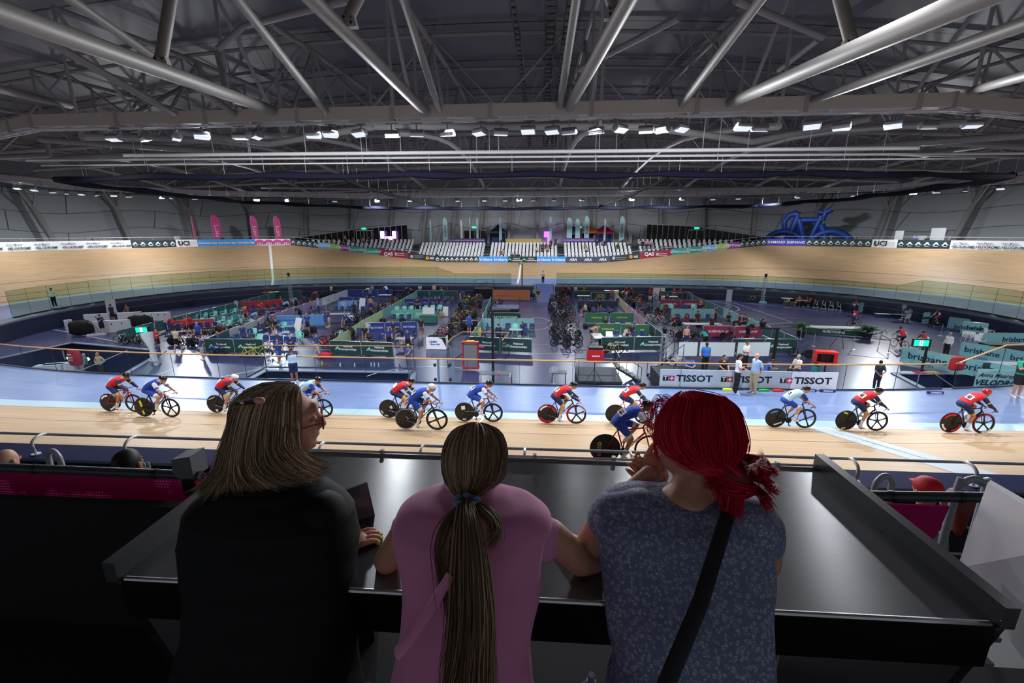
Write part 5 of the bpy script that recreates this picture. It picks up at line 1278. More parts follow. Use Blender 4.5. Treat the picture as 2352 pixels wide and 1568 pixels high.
board(1498, 680, 2.0, 1.5, 'large whiteboard at the far side behind the maroon team', -8, 5); board(206, 730, .9, 1.5, 'white wall board with red mark at the far left wall', 15, 4, z=.5)
board(1663, 680, .7, 1.5, 'white column board with red stripe at the far right wall', 0, 2, 'c8d2e2')
def exit_post(px, py, h, label, rz):
 t = thing('exit_sign', label, 'exit sign', G(px, py), math.radians(rz)); q = MB(); q.box((.36, 0, h/2), (.1, .1, h)); q.build('post', BLK, t); q = MB(); q.box((0, 0, h-.1), (.95, .14, .5)); q.build('housing', BLK, t)
 q = MB(); q.box((-.04, -.075, h-.1), (.78, .02, .38)); q.build('green_panel', mat('10b890', .4, emit=1.1), t)
 q = MB(); q.box((-.04, -.09, h-.1), (.16, .01, .3)); q.build('white_door', mat('d8ffe8', .4, emit=1.5), t)
 q = MB(); q.ell((-.04, -.1, h+.0), (.03, .006, .03)); q.box((-.04, -.1, h-.08), (.04, .008, .12)); q.box((-.07, -.1, h-.18), (.025, .008, .1), 0, Matrix.Rotation(.5, 3, 'Y')); q.box((-.01, -.1, h-.18), (.025, .008, .1), 0, Matrix.Rotation(-.5, 3, 'Y')); q.build('running_figure', mat('0a8a66', .5), t)
exit_post(338, 806, 1.75, 'green exit sign on a black post at the left pit', 10); exit_post(2100, 856, 2.05, 'green exit sign on a black post beside the brisbane banner', -8)
t = thing('lap_scoreboard', 'red boxed lap scoreboard with dark digits right of the officials', 'scoreboard', G(1880, 900), math.radians(-12)); q = MB(); q.box((0, 0, 2.05), (1.02, .5, .62)); q.build('cabinet', mat('d8201e', .4), t)
q = MB(); q.box((-.06, -.255, 2.03), (.78, .02, .44)); q.build('display', mat('120a0a', .3), t); q = MB(); q.tube([(.1, 0, 0), (.1, 0, 1.75)], .04, 8); q.build('pole', BLK, t); text('88', .42, mat('2a1414', .5), t, basis(V3(-.06, -.27, 2.02), (1, 0, 0), (0, 0, 1)), bold=.008)
def fan(px, py, h, label, z=0):
 t = thing('pedestal_fan', label, 'fan', G(px, py, z)); q = MB(); q.lathe((0, 0, 0), [(.2, 0), (.2, .03), (.03, .06)], 16); q.build('base', mat('c8ccd2', .4), t); q = MB(); q.tube([(0, 0, .04), (0, 0, h)], .02, 6); q.build('pole', mat('c8ccd2', .4), t)
 q = MB()
 for rr in (.1, .18, .25): q.ring((0, -.1+rr*.1, h), rr, .008, (0, 1, 0), 20, 4)
 for k in range(12): a = k*PI/6; q.tube([(0, -.11, h), (math.cos(a)*.25, -.07, h+math.sin(a)*.25)], .005, 3)
 q.build('cage', mat('d8dce0', .4), t); q = MB()
 for k in range(3): a = k*2*PI/3; q.ell((math.cos(a)*.11, -.06, h+math.sin(a)*.11), (.1, .01, .06), 0, 8, 5, Matrix.Rotation(-a, 3, 'Y'))
 q.build('blade', mat('b8c0c8', .4), t)
for x, y, h, l in [(388, 768, 1.3, 'beside the nearer red banner'), (548, 724, 1.4, 'above the mint chairs'), (750, 722, 1.3, 'in front of the lilac fence end'), (792, 725, 1.3, 'before the light blue banner'), (848, 782, 1.3, 'left of the near navy banner'), (1271, 884, .9, 'behind the central glass'), (1552, 872, 1.35, 'left of the seated blue official'), (2136, 728, 1.3, 'at the far right wall'), (860, 680, 1.3, 'at the back of the light blue pen')]:
 fan(x, y, h, 'pedestal fan with round cage '+l)
for i, (x, y) in enumerate([(1896, 697), (1918, 699), (1940, 701), (1962, 704)]):
 t = thing('stationary_trainer', 'stationary exercise bike at the far right wall, %s from the left' % ORD[i], 'exercise bike', G(x, y), .2, 'stationary trainers'); q = MB()
 q.tube([(-.4, 0, .03), (.4, 0, .03)], .03, 6); q.tube([(0, -.4, .03), (0, .4, .03)], .03, 6); q.tube([(0, -.3, .05), (0, -.1, .8)], .035, 6); q.tube([(0, .3, .05), (0, .2, 1.0)], .035, 6); q.tube([(0, -.2, .4), (0, .25, .5)], .04, 6); q.build('frame', mat('cfd2d6', .4), t, True)
 q = MB(); q.box((0, -.12, .85), (.14, .26, .05)); q.build('saddle', BLK, t); q = MB(); q.tube([(-.22, .25, 1.05), (.22, .25, 1.05)], .02, 6); q.box((0, .22, 1.12), (.14, .05, .12)); q.build('handlebar', BLK, t); q = MB(); q.disc((0, .22, .35), .22, .06); q.build('flywheel', BLK, t)
NV, RDD, MAR, SKY, TEA = '1d2a5e', 'c8283a', '6e1c34', '9cc4e4', '2aa89a'
A_, L_, R_, T_ = 0, 90, -90, 180       # away, left, right, towards the camera
PL = [
 (238, 768, 'phone', -100, NV, '14182c', 'brown', 'hair', 'short', 'shorts', 'person in navy and red shirt looking at hands beside the white boxes'),
 (262, 740, 'stand', 0, NV, '14182c', 'brown', 'hair', 'short', 'shorts', 'person in navy shirt with red sleeves facing the navy wall'),
 (296, 728, 'sit', 170, '2a2a30', '2a2a30', 'brown', 'hair', 'bare', 'long', 'person sitting behind the tall white box'),
 (366, 806, 'phone', -80, RDD, '1a1a22', 'brown', 'hair', 'short', 'shorts', 'person in red top reading papers by the exit sign'),
 (368, 826, 'sit', 150, '2a3f88', '8a96a8', 'dark', 'hair', 'short', 'shorts', 'person crouching in blue top beside the white sack'),
 (410, 806, 'walk', 10, 'c9bda0', '16161c', 'dark', 'hair', 'short', 'shorts', 'person in beige shirt and black shorts among wheels'),
 (432, 770, 'stand', 150, RDD, '16182a', 'brown', 'hair', 'short', 'shorts', 'person in red and navy talking, left of the pair'),
 (443, 770, 'phone', 100, 'b82030', '16182a', 'brown', 'long', 'short', 'shorts', 'person in red holding hands out, right of the pair'),
 (402, 764, 'sit', 190, 'c02838', '1a1e30', 'dark', 'hair', 'short', 'shorts', 'person in red seated before the nearer red banner'),
 (385, 764, 'bend', -60, 'c02838', '1c2c66', 'brown', 'hair', 'short', 'long', 'person in navy and red bending over near the exit sign'),
 (460, 790, 'stand', 190, '2444a4', '1a2448', 'grey', 'hair', 'short', 'shorts', 'grey haired person in blue and white jersey'),
 (468, 826, 'stand', 150, '2d3d70', '9aa8b8', 'brown', 'hair', 'short', 'shorts', 'person with large black backpack left of the green banner'),
 (543, 748, 'sit', 5, '1f9aa0', '14161c', 'brown', 'hair', 'short', 'shorts', 'person in teal and black seen from behind, seated'),
 (567, 742, 'stand', 170, 'c02432', '141a30', 'white', 'bald', 'short', 'shorts', 'bald person in red shirt and navy shorts'),
 (583, 746, 'bend', -60, SKY, '2242a0', 'dark', 'hair', 'short', 'shorts', 'person in light blue kit crouching by the lilac fence'),
 (605, 728, 'phone', 90, 'd83a2a', '3a5a8a', 'dark', 'cap', 'short', 'shorts', 'person in orange red shirt before the farther red banner'),
 (647, 708, 'sit', -70, 'c02838', '22242c', 'red', 'hair', 'short', 'long', 'person in red seated under the far bins'),
 (655, 720, 'bend', -50, SKY, '1c2c66', 'brown', 'hair', 'short', 'shorts', 'person in light blue leaning over the lilac fence'),
 (636, 764, 'sit', 180, '1c2238', '15182a', 'brown', 'hair', 'short', 'shorts', 'person sitting with phone left of the sky blue banner'),
 (722, 692, 'bend', -70, 'c03040', '16161c', 'dark', 'hair', 'short', 'shorts', 'person in red bending at the far end of the lilac fence'),
 (643, 836, 'walk', -130, '2a3f8c', '3a68b0', 'brown', 'hair', 'short', 'shorts', 'person in blue vest walking beyond the steward', ),
 (709, 764, 'stand', 180, '2c4a94', '1a2848', 'grey', 'hair', 'short', 'shorts', 'grey haired man in blue polo and shorts in the light blue pen'),
 (716, 722, 'phone', -60, 'c48a70', '2a3a70', 'dark', 'hair', 'bare', 'shorts', 'shirtless man by the lilac fence'),
 (733, 722, 'stand', 110, 'a8cce8', '22346a', 'white', 'hair', 'short', 'long', 'white haired person in light blue shirt by the lilac fence'),
 (750, 752, 'fold', -60, '2444a0', '2444a0', 'brown', 'hair', 'short', 'shorts', 'cyclist in blue kit talking in the light blue pen'),
 (757, 750, 'fold', 100, '22408c', 'd8d2b8', 'dark', 'hair', 'short', 'shorts', 'person in navy shirt and cream shorts'),
 (729, 817, 'bend', -80, '2c4a94', 'c8b898', 'brown', 'hair', 'short', 'long', 'man in blue shirt and tan trousers working on a bicycle') if 0 else
 (730, 818, 'walk', -90, '2c4a94', 'c0b090', 'brown', 'hair', 'short', 'long', 'man in blue shirt and tan trousers beside the red framed bicycles'),
 (783, 672, 'walk', 160, 'd8d040', '1c2c80', 'dark', 'hair', 'short', 'shorts', 'cyclist in yellow jersey standing at the far wall'),
 (850, 678, 'bend', -80, 'd0d84a', '2044a8', 'dark', 'hair', 'short', 'shorts', 'cyclist in yellow and blue leaning at the far wall'),
 (852, 692, 'fold', 170, '5a80c0', '22346a', 'brown', 'hair', 'short', 'long', 'person in pale blue shirt facing the camera at the back'),
 (853, 716, 'stand', 0, 'c89880', '1f3f8a', 'brown', 'hair', 'bare', 'shorts', 'bare backed person in blue shorts in the light blue pen'),
 (876, 733, 'phone', -70, '24388a', '2444a8', 'brown', 'hair', 'short', 'shorts', 'boy in blue and white jersey leaning on the mint fence'),
 (840, 782, 'sit', 190, '16181e', '1a1a20', 'dark', 'hair', 'short', 'shorts', 'man in black polo seated with arms resting'),
 (812, 785, 'bend', 70, '15171c', '15171c', 'dark', 'hair', 'short', 'long', 'person in black bending over the lime fence'),
 (853, 800, 'write', 180, '191c26', '15171c', 'brown', 'hair', 'short', 'long', 'person in black leaning on the front banner'),
 (895, 800, 'stand', 200, '26387c', '14161e', 'brown', 'hair', 'short', 'long', 'person in navy vest with white sleeves behind the front banner'),
 (938, 806, 'stand', 190, '24306c', '14161e', 'dark', 'cap', 'short', 'long', 'person in navy vest with white visor right of the navy pen'),
 (969, 774, 'walk', 180, '15171b', '4a4e52', 'dark', 'hair', 'short', 'shorts', 'person in black shirt carrying a dark tub'),
 (960, 722, 'fold', 200, '20263e', '1a1e2c', 'dark', 'cap', 'short', 'long', 'person in dark shirt behind the white board of the mint pen'),
 (985, 671, 'bend', 60, '2848b0', '2848b0', 'dark', 'hair', 'short', 'shorts', 'person in blue and white at the far left small table') if 0 else
 (985, 671, 'fold', 200, '9cc4e4', '1c2c60', 'dark', 'cap', 'short', 'long', 'person in light blue vest by the far white cylinder'),
 (1019, 669, 'stand', 180, 'd8b8b0', '2848b0', 'dark', 'hair', 'short', 'shorts', 'person in pale and blue kit beside the red cool box'),
 (1036, 668, 'sit', 180, '2a9a72', '1c2c38', 'grey', 'hair', 'short', 'long', 'person in green shirt sitting at the far wall'),
 (1049, 668, 'sit', 120, '15171b', '15171b', 'brown', 'hair', 'short', 'long', 'person in black sitting right of the green shirt'),
 (1058, 692, 'bend', -50, '2a44a8', 'c0988a', 'dark', 'hair', 'short', 'shorts', 'person in blue bending over at the victoria pen end'),
 (1103, 720, 'stand', 0, '1a1e2e', '14161e', 'dark', 'hair', 'short', 'shorts', 'person in black seen from behind in the aisle'),
 (1078, 766, 'stand', 0, '2c50b8', '2244a0', 'brown', 'hair', 'short', 'shorts', 'cyclist in blue and white kit seen from behind in the aisle'),
 (1139, 672, 'stand', 170, '5a1c28', '16161c', 'dark', 'hair', 'short', 'long', 'person in dark red beneath the far stage'),
 (1228, 692, 'fold', 160, '2ac29a', '14182a', 'white', 'hair', 'short', 'long', 'person in bright green shirt beside the blue ramp'),
 (1236, 694, 'stand', 180, '7a1c30', '9aa0a8', 'dark', 'hair', 'short', 'long', 'person in maroon vest right of the bright green shirt'),
 (1290, 677, 'stand', 190, '7a1c38', '15171b', 'brown', 'hair', 'short', 'long', 'person in maroon shirt at the far end of the central rack'),
 (1297, 680, 'hips', 200, '1a1a20', '1a1a20', 'red', 'long', 'short', 'shorts', 'person in black with long red hair at the far rack'),
 (1301, 672, 'phone', 160, '4a1c30', '15171b', 'dark', 'hair', 'short', 'long', 'person raising hands at the far rack'),
 (1314, 670, 'fold', 180, '88a8c8', '1a2438', 'dark', 'hair', 'short', 'long', 'person in pale blue with red straps at the far wall'),
 (1324, 670, 'stand', 190, '1f2536', '15171b', 'dark', 'hair', 'short', 'long', 'person in dark top next to the pale blue one'),
 (1339, 682, 'stand', 160, '6a6a28', '1a1c1a', 'dark', 'hair', 'short', 'long', 'person in olive and yellow top in the western pen'),
 (1344, 724, 'sit', 110, 'd4dcc8', '2a2e38', 'dark', 'cap', 'short', 'shorts', 'person with lime green cap bending in the western pen'),
 (1358, 784, 'bend', -75, 'c89078', '1a1a20', 'blond', 'hair', 'bare', 'shorts', 'bare backed man leaning over the white table'),
 (1432, 786, 'write', -80, 'd8c8c0', '15171b', 'brown', 'hair', 'short', 'shorts', 'person in white top stretched over before the green banners'),
 (1423, 674, 'stand', 0, '7a1c30', 'dfe2e6', 'brown', 'hair', 'short', 'shorts', 'person in maroon vest and white shorts left of the whiteboard'),
 (1428, 690, 'bend', 200, 'd8b030', '2a2a30', 'dark', 'hair', 'short', 'long', 'person crouching in yellow behind the pale yellow fence'),
 (1449, 688, 'stand', 180, '6e1c34', '16161c', 'dark', 'hair', 'short', 'shorts', 'person in maroon vest with white sleeves by the aisle'),
 (1461, 714, 'fold', -100, '3a2a32', '5a6470', 'dark', 'hair', 'short', 'shorts', 'tall man in grey shorts watching bicycles in the right aisle'),
 (1478, 700, 'bend', 80, '1f1a20', '1f1a20', 'brown', 'hair', 'short', 'shorts', 'person in black working on a bicycle in the right aisle'),
 (1488, 682, 'stand', 170, '6e1c34', '15171b', 'red', 'hair', 'short', 'long', 'person in maroon before the large whiteboard'),
 (1492, 698, 'stand', 0, '74203a', 'c8ccd4', 'brown', 'hair', 'short', 'shorts', 'person in maroon with white sleeves seen from behind'),
 (1515, 694, 'stand', 100, '74203a', '15171b', 'blond', 'hair', 'short', 'long', 'person with yellow cap and maroon vest'),
 (1546, 692, 'fold', 180, '74203a', '5a6a80', 'dark', 'cap', 'short', 'shorts', 'leftmost of three maroon vests behind the maroon banners'),
 (1560, 692, 'fold', 180, '7a2038', '2a3448', 'brown', 'hair', 'short', 'shorts', 'middle of three maroon vests behind the maroon banners'),
 (1573, 692, 'bend', -120, '7a2038', '15171b', 'dark', 'hair', 'short', 'long', 'rightmost of three maroon vests behind the maroon banners'),
 (1518, 730, 'stand', 100, '2cbf8e', '16181e', 'dark', 'hair', 'short', 'shorts', 'person in bright green shirt in the right aisle'),
 (1547, 764, 'walk', 100, '5e1a2c', '16161c', 'brown', 'hair', 'short', 'shorts', 'woman in maroon walking left of the shirtless man'),
 (1575, 752, 'sit', -30, '74203a', '2a3448', 'brown', 'hair', 'short', 'shorts', 'person in maroon seated at the pale table'),
 (1608, 712, 'sit', -70, 'd8a890', '15171b', 'red', 'hair', 'bare', 'shorts', 'person with bare shoulders behind the pale aqua banner'),
 (1642, 742, 'hips', -110, '74203a', '15171b', 'dark', 'hair', 'short', 'long', 'person in maroon standing at the gap of the aqua fence'),
 (1672, 748, 'sit', 120, '15171b', '1b1b20', 'dark', 'hair', 'short', 'shorts', 'man in black lounging beside the aqua fence'),
 (1696, 752, 'sit', 60, '6a1a30', '4a1626', 'brown', 'hair', 'short', 'long', 'person in maroon hunched beside the lounging man'),
 (1708, 754, 'sit', 100, '74203a', '15171b', 'brown', 'hair', 'short', 'long', 'person in maroon looking left by the teal fence'),
 (1722, 756, 'sit', 150, '3ab09a', 'd8dce0', 'brown', 'hair', 'short', 'long', 'person in green and white by the teal fence'),
 (1574, 797, 'stand', 180, 'c08a70', '232c66', 'brown', 'hair', 'bare', 'shorts', 'shirtless man in navy shorts facing the camera'),
 (1618, 800, 'bend', 10, '22a6a8', '15171c', 'brown', 'hair', 'short', 'long', 'person in teal and black seen from behind by the maroon banner'),
 (1716, 778, 'bend', -60, '15171c', '15171c', 'dark', 'cap', 'short', 'long', 'mechanic in black bending at the nearer maroon banner'),
 (1837, 701, 'sit', 150, 'd8602a', '15171b', 'brown', 'hair', 'short', 'long', 'person in orange seated at the far table'),
 (1858, 704, 'stand', -160, '23262c', '16181c', 'dark', 'cap', 'short', 'shorts', 'person in black shorts standing at the far table'),
 (1866, 700, 'sit', 90, 'e0702c', '15171b', 'brown', 'hair', 'short', 'long', 'person in orange right of the black shorts'),
 (2078, 737, 'write', 170, 'a8bcd8', '4a5040', 'grey', 'bald', 'short', 'long', 'grey bearded timekeeper in blue shirt at the dark table'),
 (2170, 820, 'stand', 100, 'eceef2', '15171b', 'grey', 'hair', 'long', 'long', 'official in white shirt and black trousers on the right floor'),
 (2010, 896, 'behind', -8, '1b2c3a', '1b2230', 'dark', 'hair', 'short', 'long', 'person with teal shoulders, hands behind back, behind the glass'),
 (940, 868, 'sit', 180, '2a4a90', '22346a', 'grey', 'hair', 'short', 'long', 'grey haired person in blue shirt sitting in the near pit') if 0 else
 (941, 852, 'stand', 160, '2a4a90', '22346a', 'grey', 'hair', 'short', 'long', 'grey haired person in blue shirt inside the near balustrade'),
 (1145, 792, 'stand', 10, '1c2650', '1b2244', 'brown', 'hair', 'long', 'long', 'person in navy tracksuit standing before the centre banner'),
]
for i, r in enumerate(PL):
 x, y, po, an, sh, lg, hr, tp, slv, lk, lb = r
 person(x, y, po, an, lb, sh, lg, 0, hr, tp, slv, lk, bulk=1.1 if 'man in blue polo' in lb else 1.0)
for x, y, po, an, sh, lg, lb in [(505, 800, 'sit', 150, '26387c', '16182a', 'person in navy seated behind the left green banner'), (560, 782, 'sit', 230, '2a3f88', '1a1e2c', 'person in blue seated by the pale fence'), (620, 752, 'stand', 150, '3a5a9a', '1a1e2c', 'person in mid blue standing by the lilac fence'), (690, 735, 'bend', 60, '20283c', '16182a', 'person in dark top leaning left of the blue polo man'),
  (795, 750, 'sit', 170, '2a3f88', '16182a', 'person in blue seated at the cluttered table'), (815, 730, 'stand', 20, '1c2238', '16182a', 'person in dark navy before the light blue banner'), (905, 770, 'sit', 190, '20264e', '14161e', 'person in navy seated before the near navy banner'), (925, 790, 'bend', 120, '1b1d26', '14161e', 'person in black bending right of the navy vest'), (955, 716, 'sit', 180, '26345e', '14161e', 'person in navy seated among mint chairs'),
  (1010, 706, 'sit', 180, '1c2a5e', '14161e', 'person in navy seated before the far navy banner'), (1200, 772, 'sit', 200, '22346a', '14161e', 'person in navy seated at the centre pen table'), (1390, 760, 'sit', 180, '1e3a30', '14161e', 'person in dark green seated between the green banners'), (1450, 778, 'sit', 170, '20283c', '14161e', 'person in dark top seated before the near green banners'), (1375, 714, 'sit', 180, '16181e', '14161e', 'person in black seated in the western pen'),
  (1530, 708, 'stand', 170, '5e1a2c', '15171b', 'person in maroon left of the farther maroon banner'), (1600, 746, 'sit', 170, '5e1a2c', '15171b', 'person in dark maroon before the pale aqua banner'), (1632, 770, 'stand', 190, '2a2024', '15171b', 'person in near black behind the nearer maroon banner'), (1480, 735, 'bend', 60, '2a2a30', '15171b', 'person in dark grey crouching in the right aisle')]:
 person(x, y, po, an, lb, sh, lg, 0, RND.choice(['dark', 'brown', 'blond']), 'hair', 'short', 'shorts')
def roller(px, py, ang, lab, bl, sh, sl, legs_, num=None, hm='hair', po='cruise', pose_bike='spoke'):
 p = G(px, py); R = Matrix.Rotation(math.radians(ang), 4, 'Z').to_euler()
 BIKES[pose_bike].place('road_bicycle', bl, 'bicycle', p, 0, None, {'frame': [mat('1a1a1e', .3)], 'fork': [mat('1a1a1e', .3)]}, rot=R)
 T = figure(po, 'short', 'shorts', hm, 1.0, True); ov = {'body': [SK[1], mat('1a1412', .3), mat('8f4a44', .5)], 'jersey': [cloth(sh)], 'sleeve': [cloth(sl)], 'shorts': [cloth(legs_)], 'shorts_hem': [cloth(legs_)], 'arm_band': [cloth(sl)], 'sock': [cloth('20222a')], 'hair': [HRS['dark']]}
 T.place('person', lab, 'cyclist', p, 0, None, ov, rot=R)
roller(2066, 800, 5, 'cyclist in red and navy riding away on the right floor', 'bicycle under the red jersey riding away', 'e02434', '1f2c60', '1f2c60')
roller(2116, 812, -8, 'cyclist in faded red top riding away beside the exit sign', 'bicycle under the faded red top', 'a83a40', '8a3a48', '222a4c')
roller(1958, 750, -75, 'cyclist in red and blue near the right palm', 'road bicycle of the red and blue rider by the palm', 'e02c38', '2848a0', '2c4aa0')
roller(1957, 725, -60, 'cyclist in maroon behind the red and blue one', 'road bicycle of the maroon rider', '8a2c48', 'd8dce2', '2c3c80')
roller(948, 676, -85, 'cyclist in navy warming up at the far wall', 'road bicycle of the navy rider warming up at the far wall', '23347c', '24347c', '1c2860')
roller(900, 676, 60, 'cyclist in light blue leaning at the far ladder', 'road bicycle of the light blue rider at the far ladder', 'a8cce8', 'a8cce8', '2444a8')
roller(2150, 752, 100, 'rider in maroon lying back with lifted front wheel', 'black bicycle of the reclining maroon rider', '74203a', 'd8dce2', '1f2a50')
zc = lambda px, py: surf_z(G(px, py, CZ).x, G(px, py, CZ).y)
person(1688, 904, 'fold', -100, 'woman in white shirt and black trousers standing before the sponsor board', 'eceae6', '111216', zc(1688, 904), 'dark', 'long', 'short', 'long', shoe='f0f0f0')
person(1728, 903, 'behind', 100, 'man in light blue shirt and beige trousers before the sponsor board', 'a6c6ec', 'b9a88c', zc(1728, 903), 'grey', 'bald', 'short', 'long', shoe='8a8c90', bulk=1.15)
person(678, 879, 'phone', 45, 'steward in pale blue bib taking a photo over the near glass', '1d2850', '182048', zc(678, 879), 'brown', 'hair', 'short', 'shorts', shoe='f0f0f0', vest='bcd8e8', bulk=1.1)
person(2332, 912, 'phone', 175, 'camera man in dark vest and green sleeves at the right edge', '2fae86', '121317', zc(2332, 912), 'dark', 'cap', 'short', 'shorts', shoe='f2f2f2', vest='2e3238', bulk=1.2, sc=1.08)
person(127, 705, 'hips', 200, 'official in white shirt and black trousers standing at the far left', 'e4eaee', '0e0f12', zc(127, 705), 'dark', 'hair', 'long', 'long')
person(1247, 651, 'fold', 180, 'official in white shirt standing at the top of the blue ramp', 'dfe4ea', '101116', CZ+.05, 'dark', 'hair', 'short', 'long')
DZ = .9
dk = G(1560, 905, 0); stg0 = G(1548, 868, DZ); stg1 = G(1850, 877, DZ)
t = thing('judges_stage', 'low stage carrying the judges desk behind the sponsor board', 'stage', ((stg0+stg1)/2).to_2d().to_3d()+V3(0, .9, 0)); Ls = (stg1-stg0).length+1.4
q = MB(); q.box((0, 0, DZ/2), (Ls, 3.0, DZ)); q.build('deck', mat('2a2d36', .6), t)
tabA = G(1652, 880, DZ+.05);
for k, (px, lab) in enumerate([(1590, 'left black draped judges table'), (1672, 'middle black draped judges table'), (1752, 'right black draped judges table')]):
 p = G(px, 872+k*2, DZ+.74); p.z = DZ; table(0, 0, 1.75, .75, .74, '1b1d22', lab, -1, '111216', loc=p, name='judges_table')
def off(px, py, po, an, lab, sh, lg, hr, tp, z=DZ, **k): person(px, py, po, an, lab, sh, lg, z, hr, tp, **k)
dy = 2.0
def OP(px, hy, sit=True, dz=0):   # feet from the head position
 hz = DZ+(1.21 if sit else 1.62); p = G(px, hy, hz); p.z = DZ; return p
for px, hy, sit, po, an, lab, sh, lg, hr, tp, kw in [
 (1584, 819, True, 'write', 180, 'seated official in bright blue polo at the left desk', '2476dc', '1b1c22', 'brown', 'hair', {}),
 (1624, 790, False, 'stand', 180, 'standing official in bright blue polo with black cap', '2476dc', '101116', 'dark', 'cap', dict(bulk=1.12)),
 (1663, 822, True, 'fold' if 0 else 'sit', 190, 'seated man in black resting his chin at the desk', '14161c', '14161c', 'dark', 'hair', dict(bulk=1.15)),
 (1716, 790, False, 'fold', -150, 'standing official in white shirt with lanyard at the desk', 'eceff4', '15161b', 'brown', 'hair', {}),
 (1762, 825, True, 'write', -110, 'official in blue polo bent over the right desk', '2c78d8', '1b1c22', 'brown', 'hair', {}),
 (1835, 820, True, 'sit', 110, 'grey haired official in white shirt at the right end of the desk', 'e8ebef', '15161b', 'grey', 'hair', {})]:
 person(0, 0, po, an, lab, sh, lg, 0, hr, tp, loc=OP(px, hy, sit), **kw)
person(1864, 896, 'stand', 20, 'person in teal shirt below the red scoreboard', '23a0a4', '1a2230', 0, 'brown', 'hair', 'short', 'long')
for i, (px, py, w, c, l) in enumerate([(1612, 862, .34, 'b8bcc2', 'grey laptop before the left blue polo'), (1650, 858, .3, '6a4a9a', 'purple box on the middle desk'), (1700, 858, .34, '22242a', 'black laptop by the man in black'), (1800, 862, .3, '8a6ab8', 'violet folder on the right desk')]):
 p = G(px, py, DZ+.8); t = thing('laptop' if 'laptop' in l else 'desk_item', l, 'laptop' if 'laptop' in l else 'folder', (p.x, p.y, DZ+.74)); q = MB(); q.box((0, 0, .012), (w, .24, .02)); q.build('base', mat(c, .4), t)
 q = MB(); q.box((0, -.12, .12), (w, .015, .22)); q.build('lid', mat(c, .4), t)
for i, (px, py) in enumerate([(1597, 862), (1632, 866), (1685, 865), (1735, 862), (1775, 868), (1815, 868)]):
 p = G(px, py, DZ+.76); q = MB()
 for k in range(3): q.box((k*.1-.1, (k % 2)*.06, .004+k*.002), (.21, .29, .003), 0, Matrix.Rotation(.3*k, 3, 'Z'))
 o = q.build('paper_sheets', mat('eceef0', .6)); o.location = (p.x, p.y, DZ+.742); tag(o, 'white paper sheets on the judges desk, %s spread from the left' % ORD[i], 'paper')
for i, (x0, y0, x1, y1) in enumerate([(1556, 822, 1600, 822), (1604, 822, 1685, 823), (1690, 823, 1765, 822)]):
 a, b = G(x0, y0, DZ), G(x1, y1, DZ); barrier(a, b, 'cdd8e0', 'pale blank covered barrier behind the judges, %s from the left' % ORD[i], frame=mat('2a2d33', .4))
a, b = opt(0, 0, 0), 0
y_in = opt(6, cwf(6)-.12, 0).y; x0 = G(1513, 888, CZ).x; x1 = G(1923, 900, CZ).x
t = thing('sponsor_board', 'long white sponsor board with black capitals and red crosses', 'sponsor board', ((x0+x1)/2, 19.08, CZ+.02)); W = x1-x0
q = MB(); q.box((0, 0, .42), (W, .03, .84)); q.build('printed_panel', mat('eef0f4', .5), t)
for k in range(3):
 cx = -W/2+W*(k+.5)/3-.03
 text('TISSOT', .42, mat('16181e', .5), t, basis(V3(cx+.27, -.022, .42), (1, 0, 0), (0, 0, 1)), bold=.014, sx=1.18)
 q = MB(); q.box((cx-1.0, -.02, .43), (.25, .012, .25)); q.build('black_square', mat('16181e', .5), t); text('T', .26, WH, t, basis(V3(cx-1.0, -.03, .43), (1, 0, 0), (0, 0, 1)), bold=.012)
 q = MB(); q.box((cx-.73, -.02, .43), (.25, .012, .25)); q.build('red_square', mat('d8262c', .5), t)
 q = MB(); q.box((cx-.73, -.03, .43), (.17, .012, .055)); q.box((cx-.73, -.031, .43), (.055, .012, .17)); q.build('white_cross', mat('f2f2f2', .5), t)
for i, (x, y, s, c) in enumerate([(1862, 898, 'DIVERSION', '22287a'), (1904, 898, 'BRISBANE', '22287a'), (2152, 903, 'DIVERSION', '22287a')]):
 p = G(x, y, CZ+.1); p.y = 18.85; t = thing('sponge_marker', 'navy foam marker lying at the glass foot, %s from the left' % ORD[i], 'marker', (p.x, p.y, surf_z(p.x, p.y))); q = MB(); q.box((0, 0, .06), (.62, .1, .12)); q.build('foam_block', mat(c, .5), t)
 text(s, .09, WH, t, basis(V3(0, -.054, .06), (1, 0, 0), (0, 0, 1)), bold=.003)
for x, y, c, l in [(1668, 893, 'd8e83a', 'yellow'), (1750, 895, '2aa84a', 'green'), (1780, 894, 'e02a2a', 'red')]:
 p = G(x, y, CZ+.05); q = MB(); q.prism([(-.22, -.05, 0), (.24, -.03, 0), (.18, .08, 0), (0, .1, 0), (-.2, .06, 0)], (0, 0, .08)); q.tube([(.2, 0, .03), (.36, .03, .03)], .012, 5); o = q.build('rolled_flag', mat(c, .6)); o.location = (p.x, 18.75, surf_z(p.x, 18.75)+.05); tag(o, 'rolled %s flag lying at the foot of the sponsor board' % l, 'flag')
def gl_run(pts, z, h, label):
 t = thing('glass_balustrade', label, 'balustrade', pts[0]); o0 = Vector(pts[0]); g = MB(); r = MB(); j = MB(); P = [Vector(p)-o0 for p in pts]
 for a, b in zip(P[:-1], P[1:]):
  g.quad(a+V3(0, 0, .05), b+V3(0, 0, .05), b+V3(0, 0, h), a+V3(0, 0, h)); j.beam(a+V3(0, 0, .03), b+V3(0, 0, .03), .06, .06)
 for a in P: j.beam(a, a+V3(0, 0, h), .03, .02)
 r.tube([p+V3(0, 0, h) for p in P], .035, 8); g.build('glass_panel', M_GLASSN, t); j.build('joint', mat('3a4550', .4), t); r.build('handrail', M_WRAIL, t, True)
e1, e2 = G(611, 843), G(952, 846)
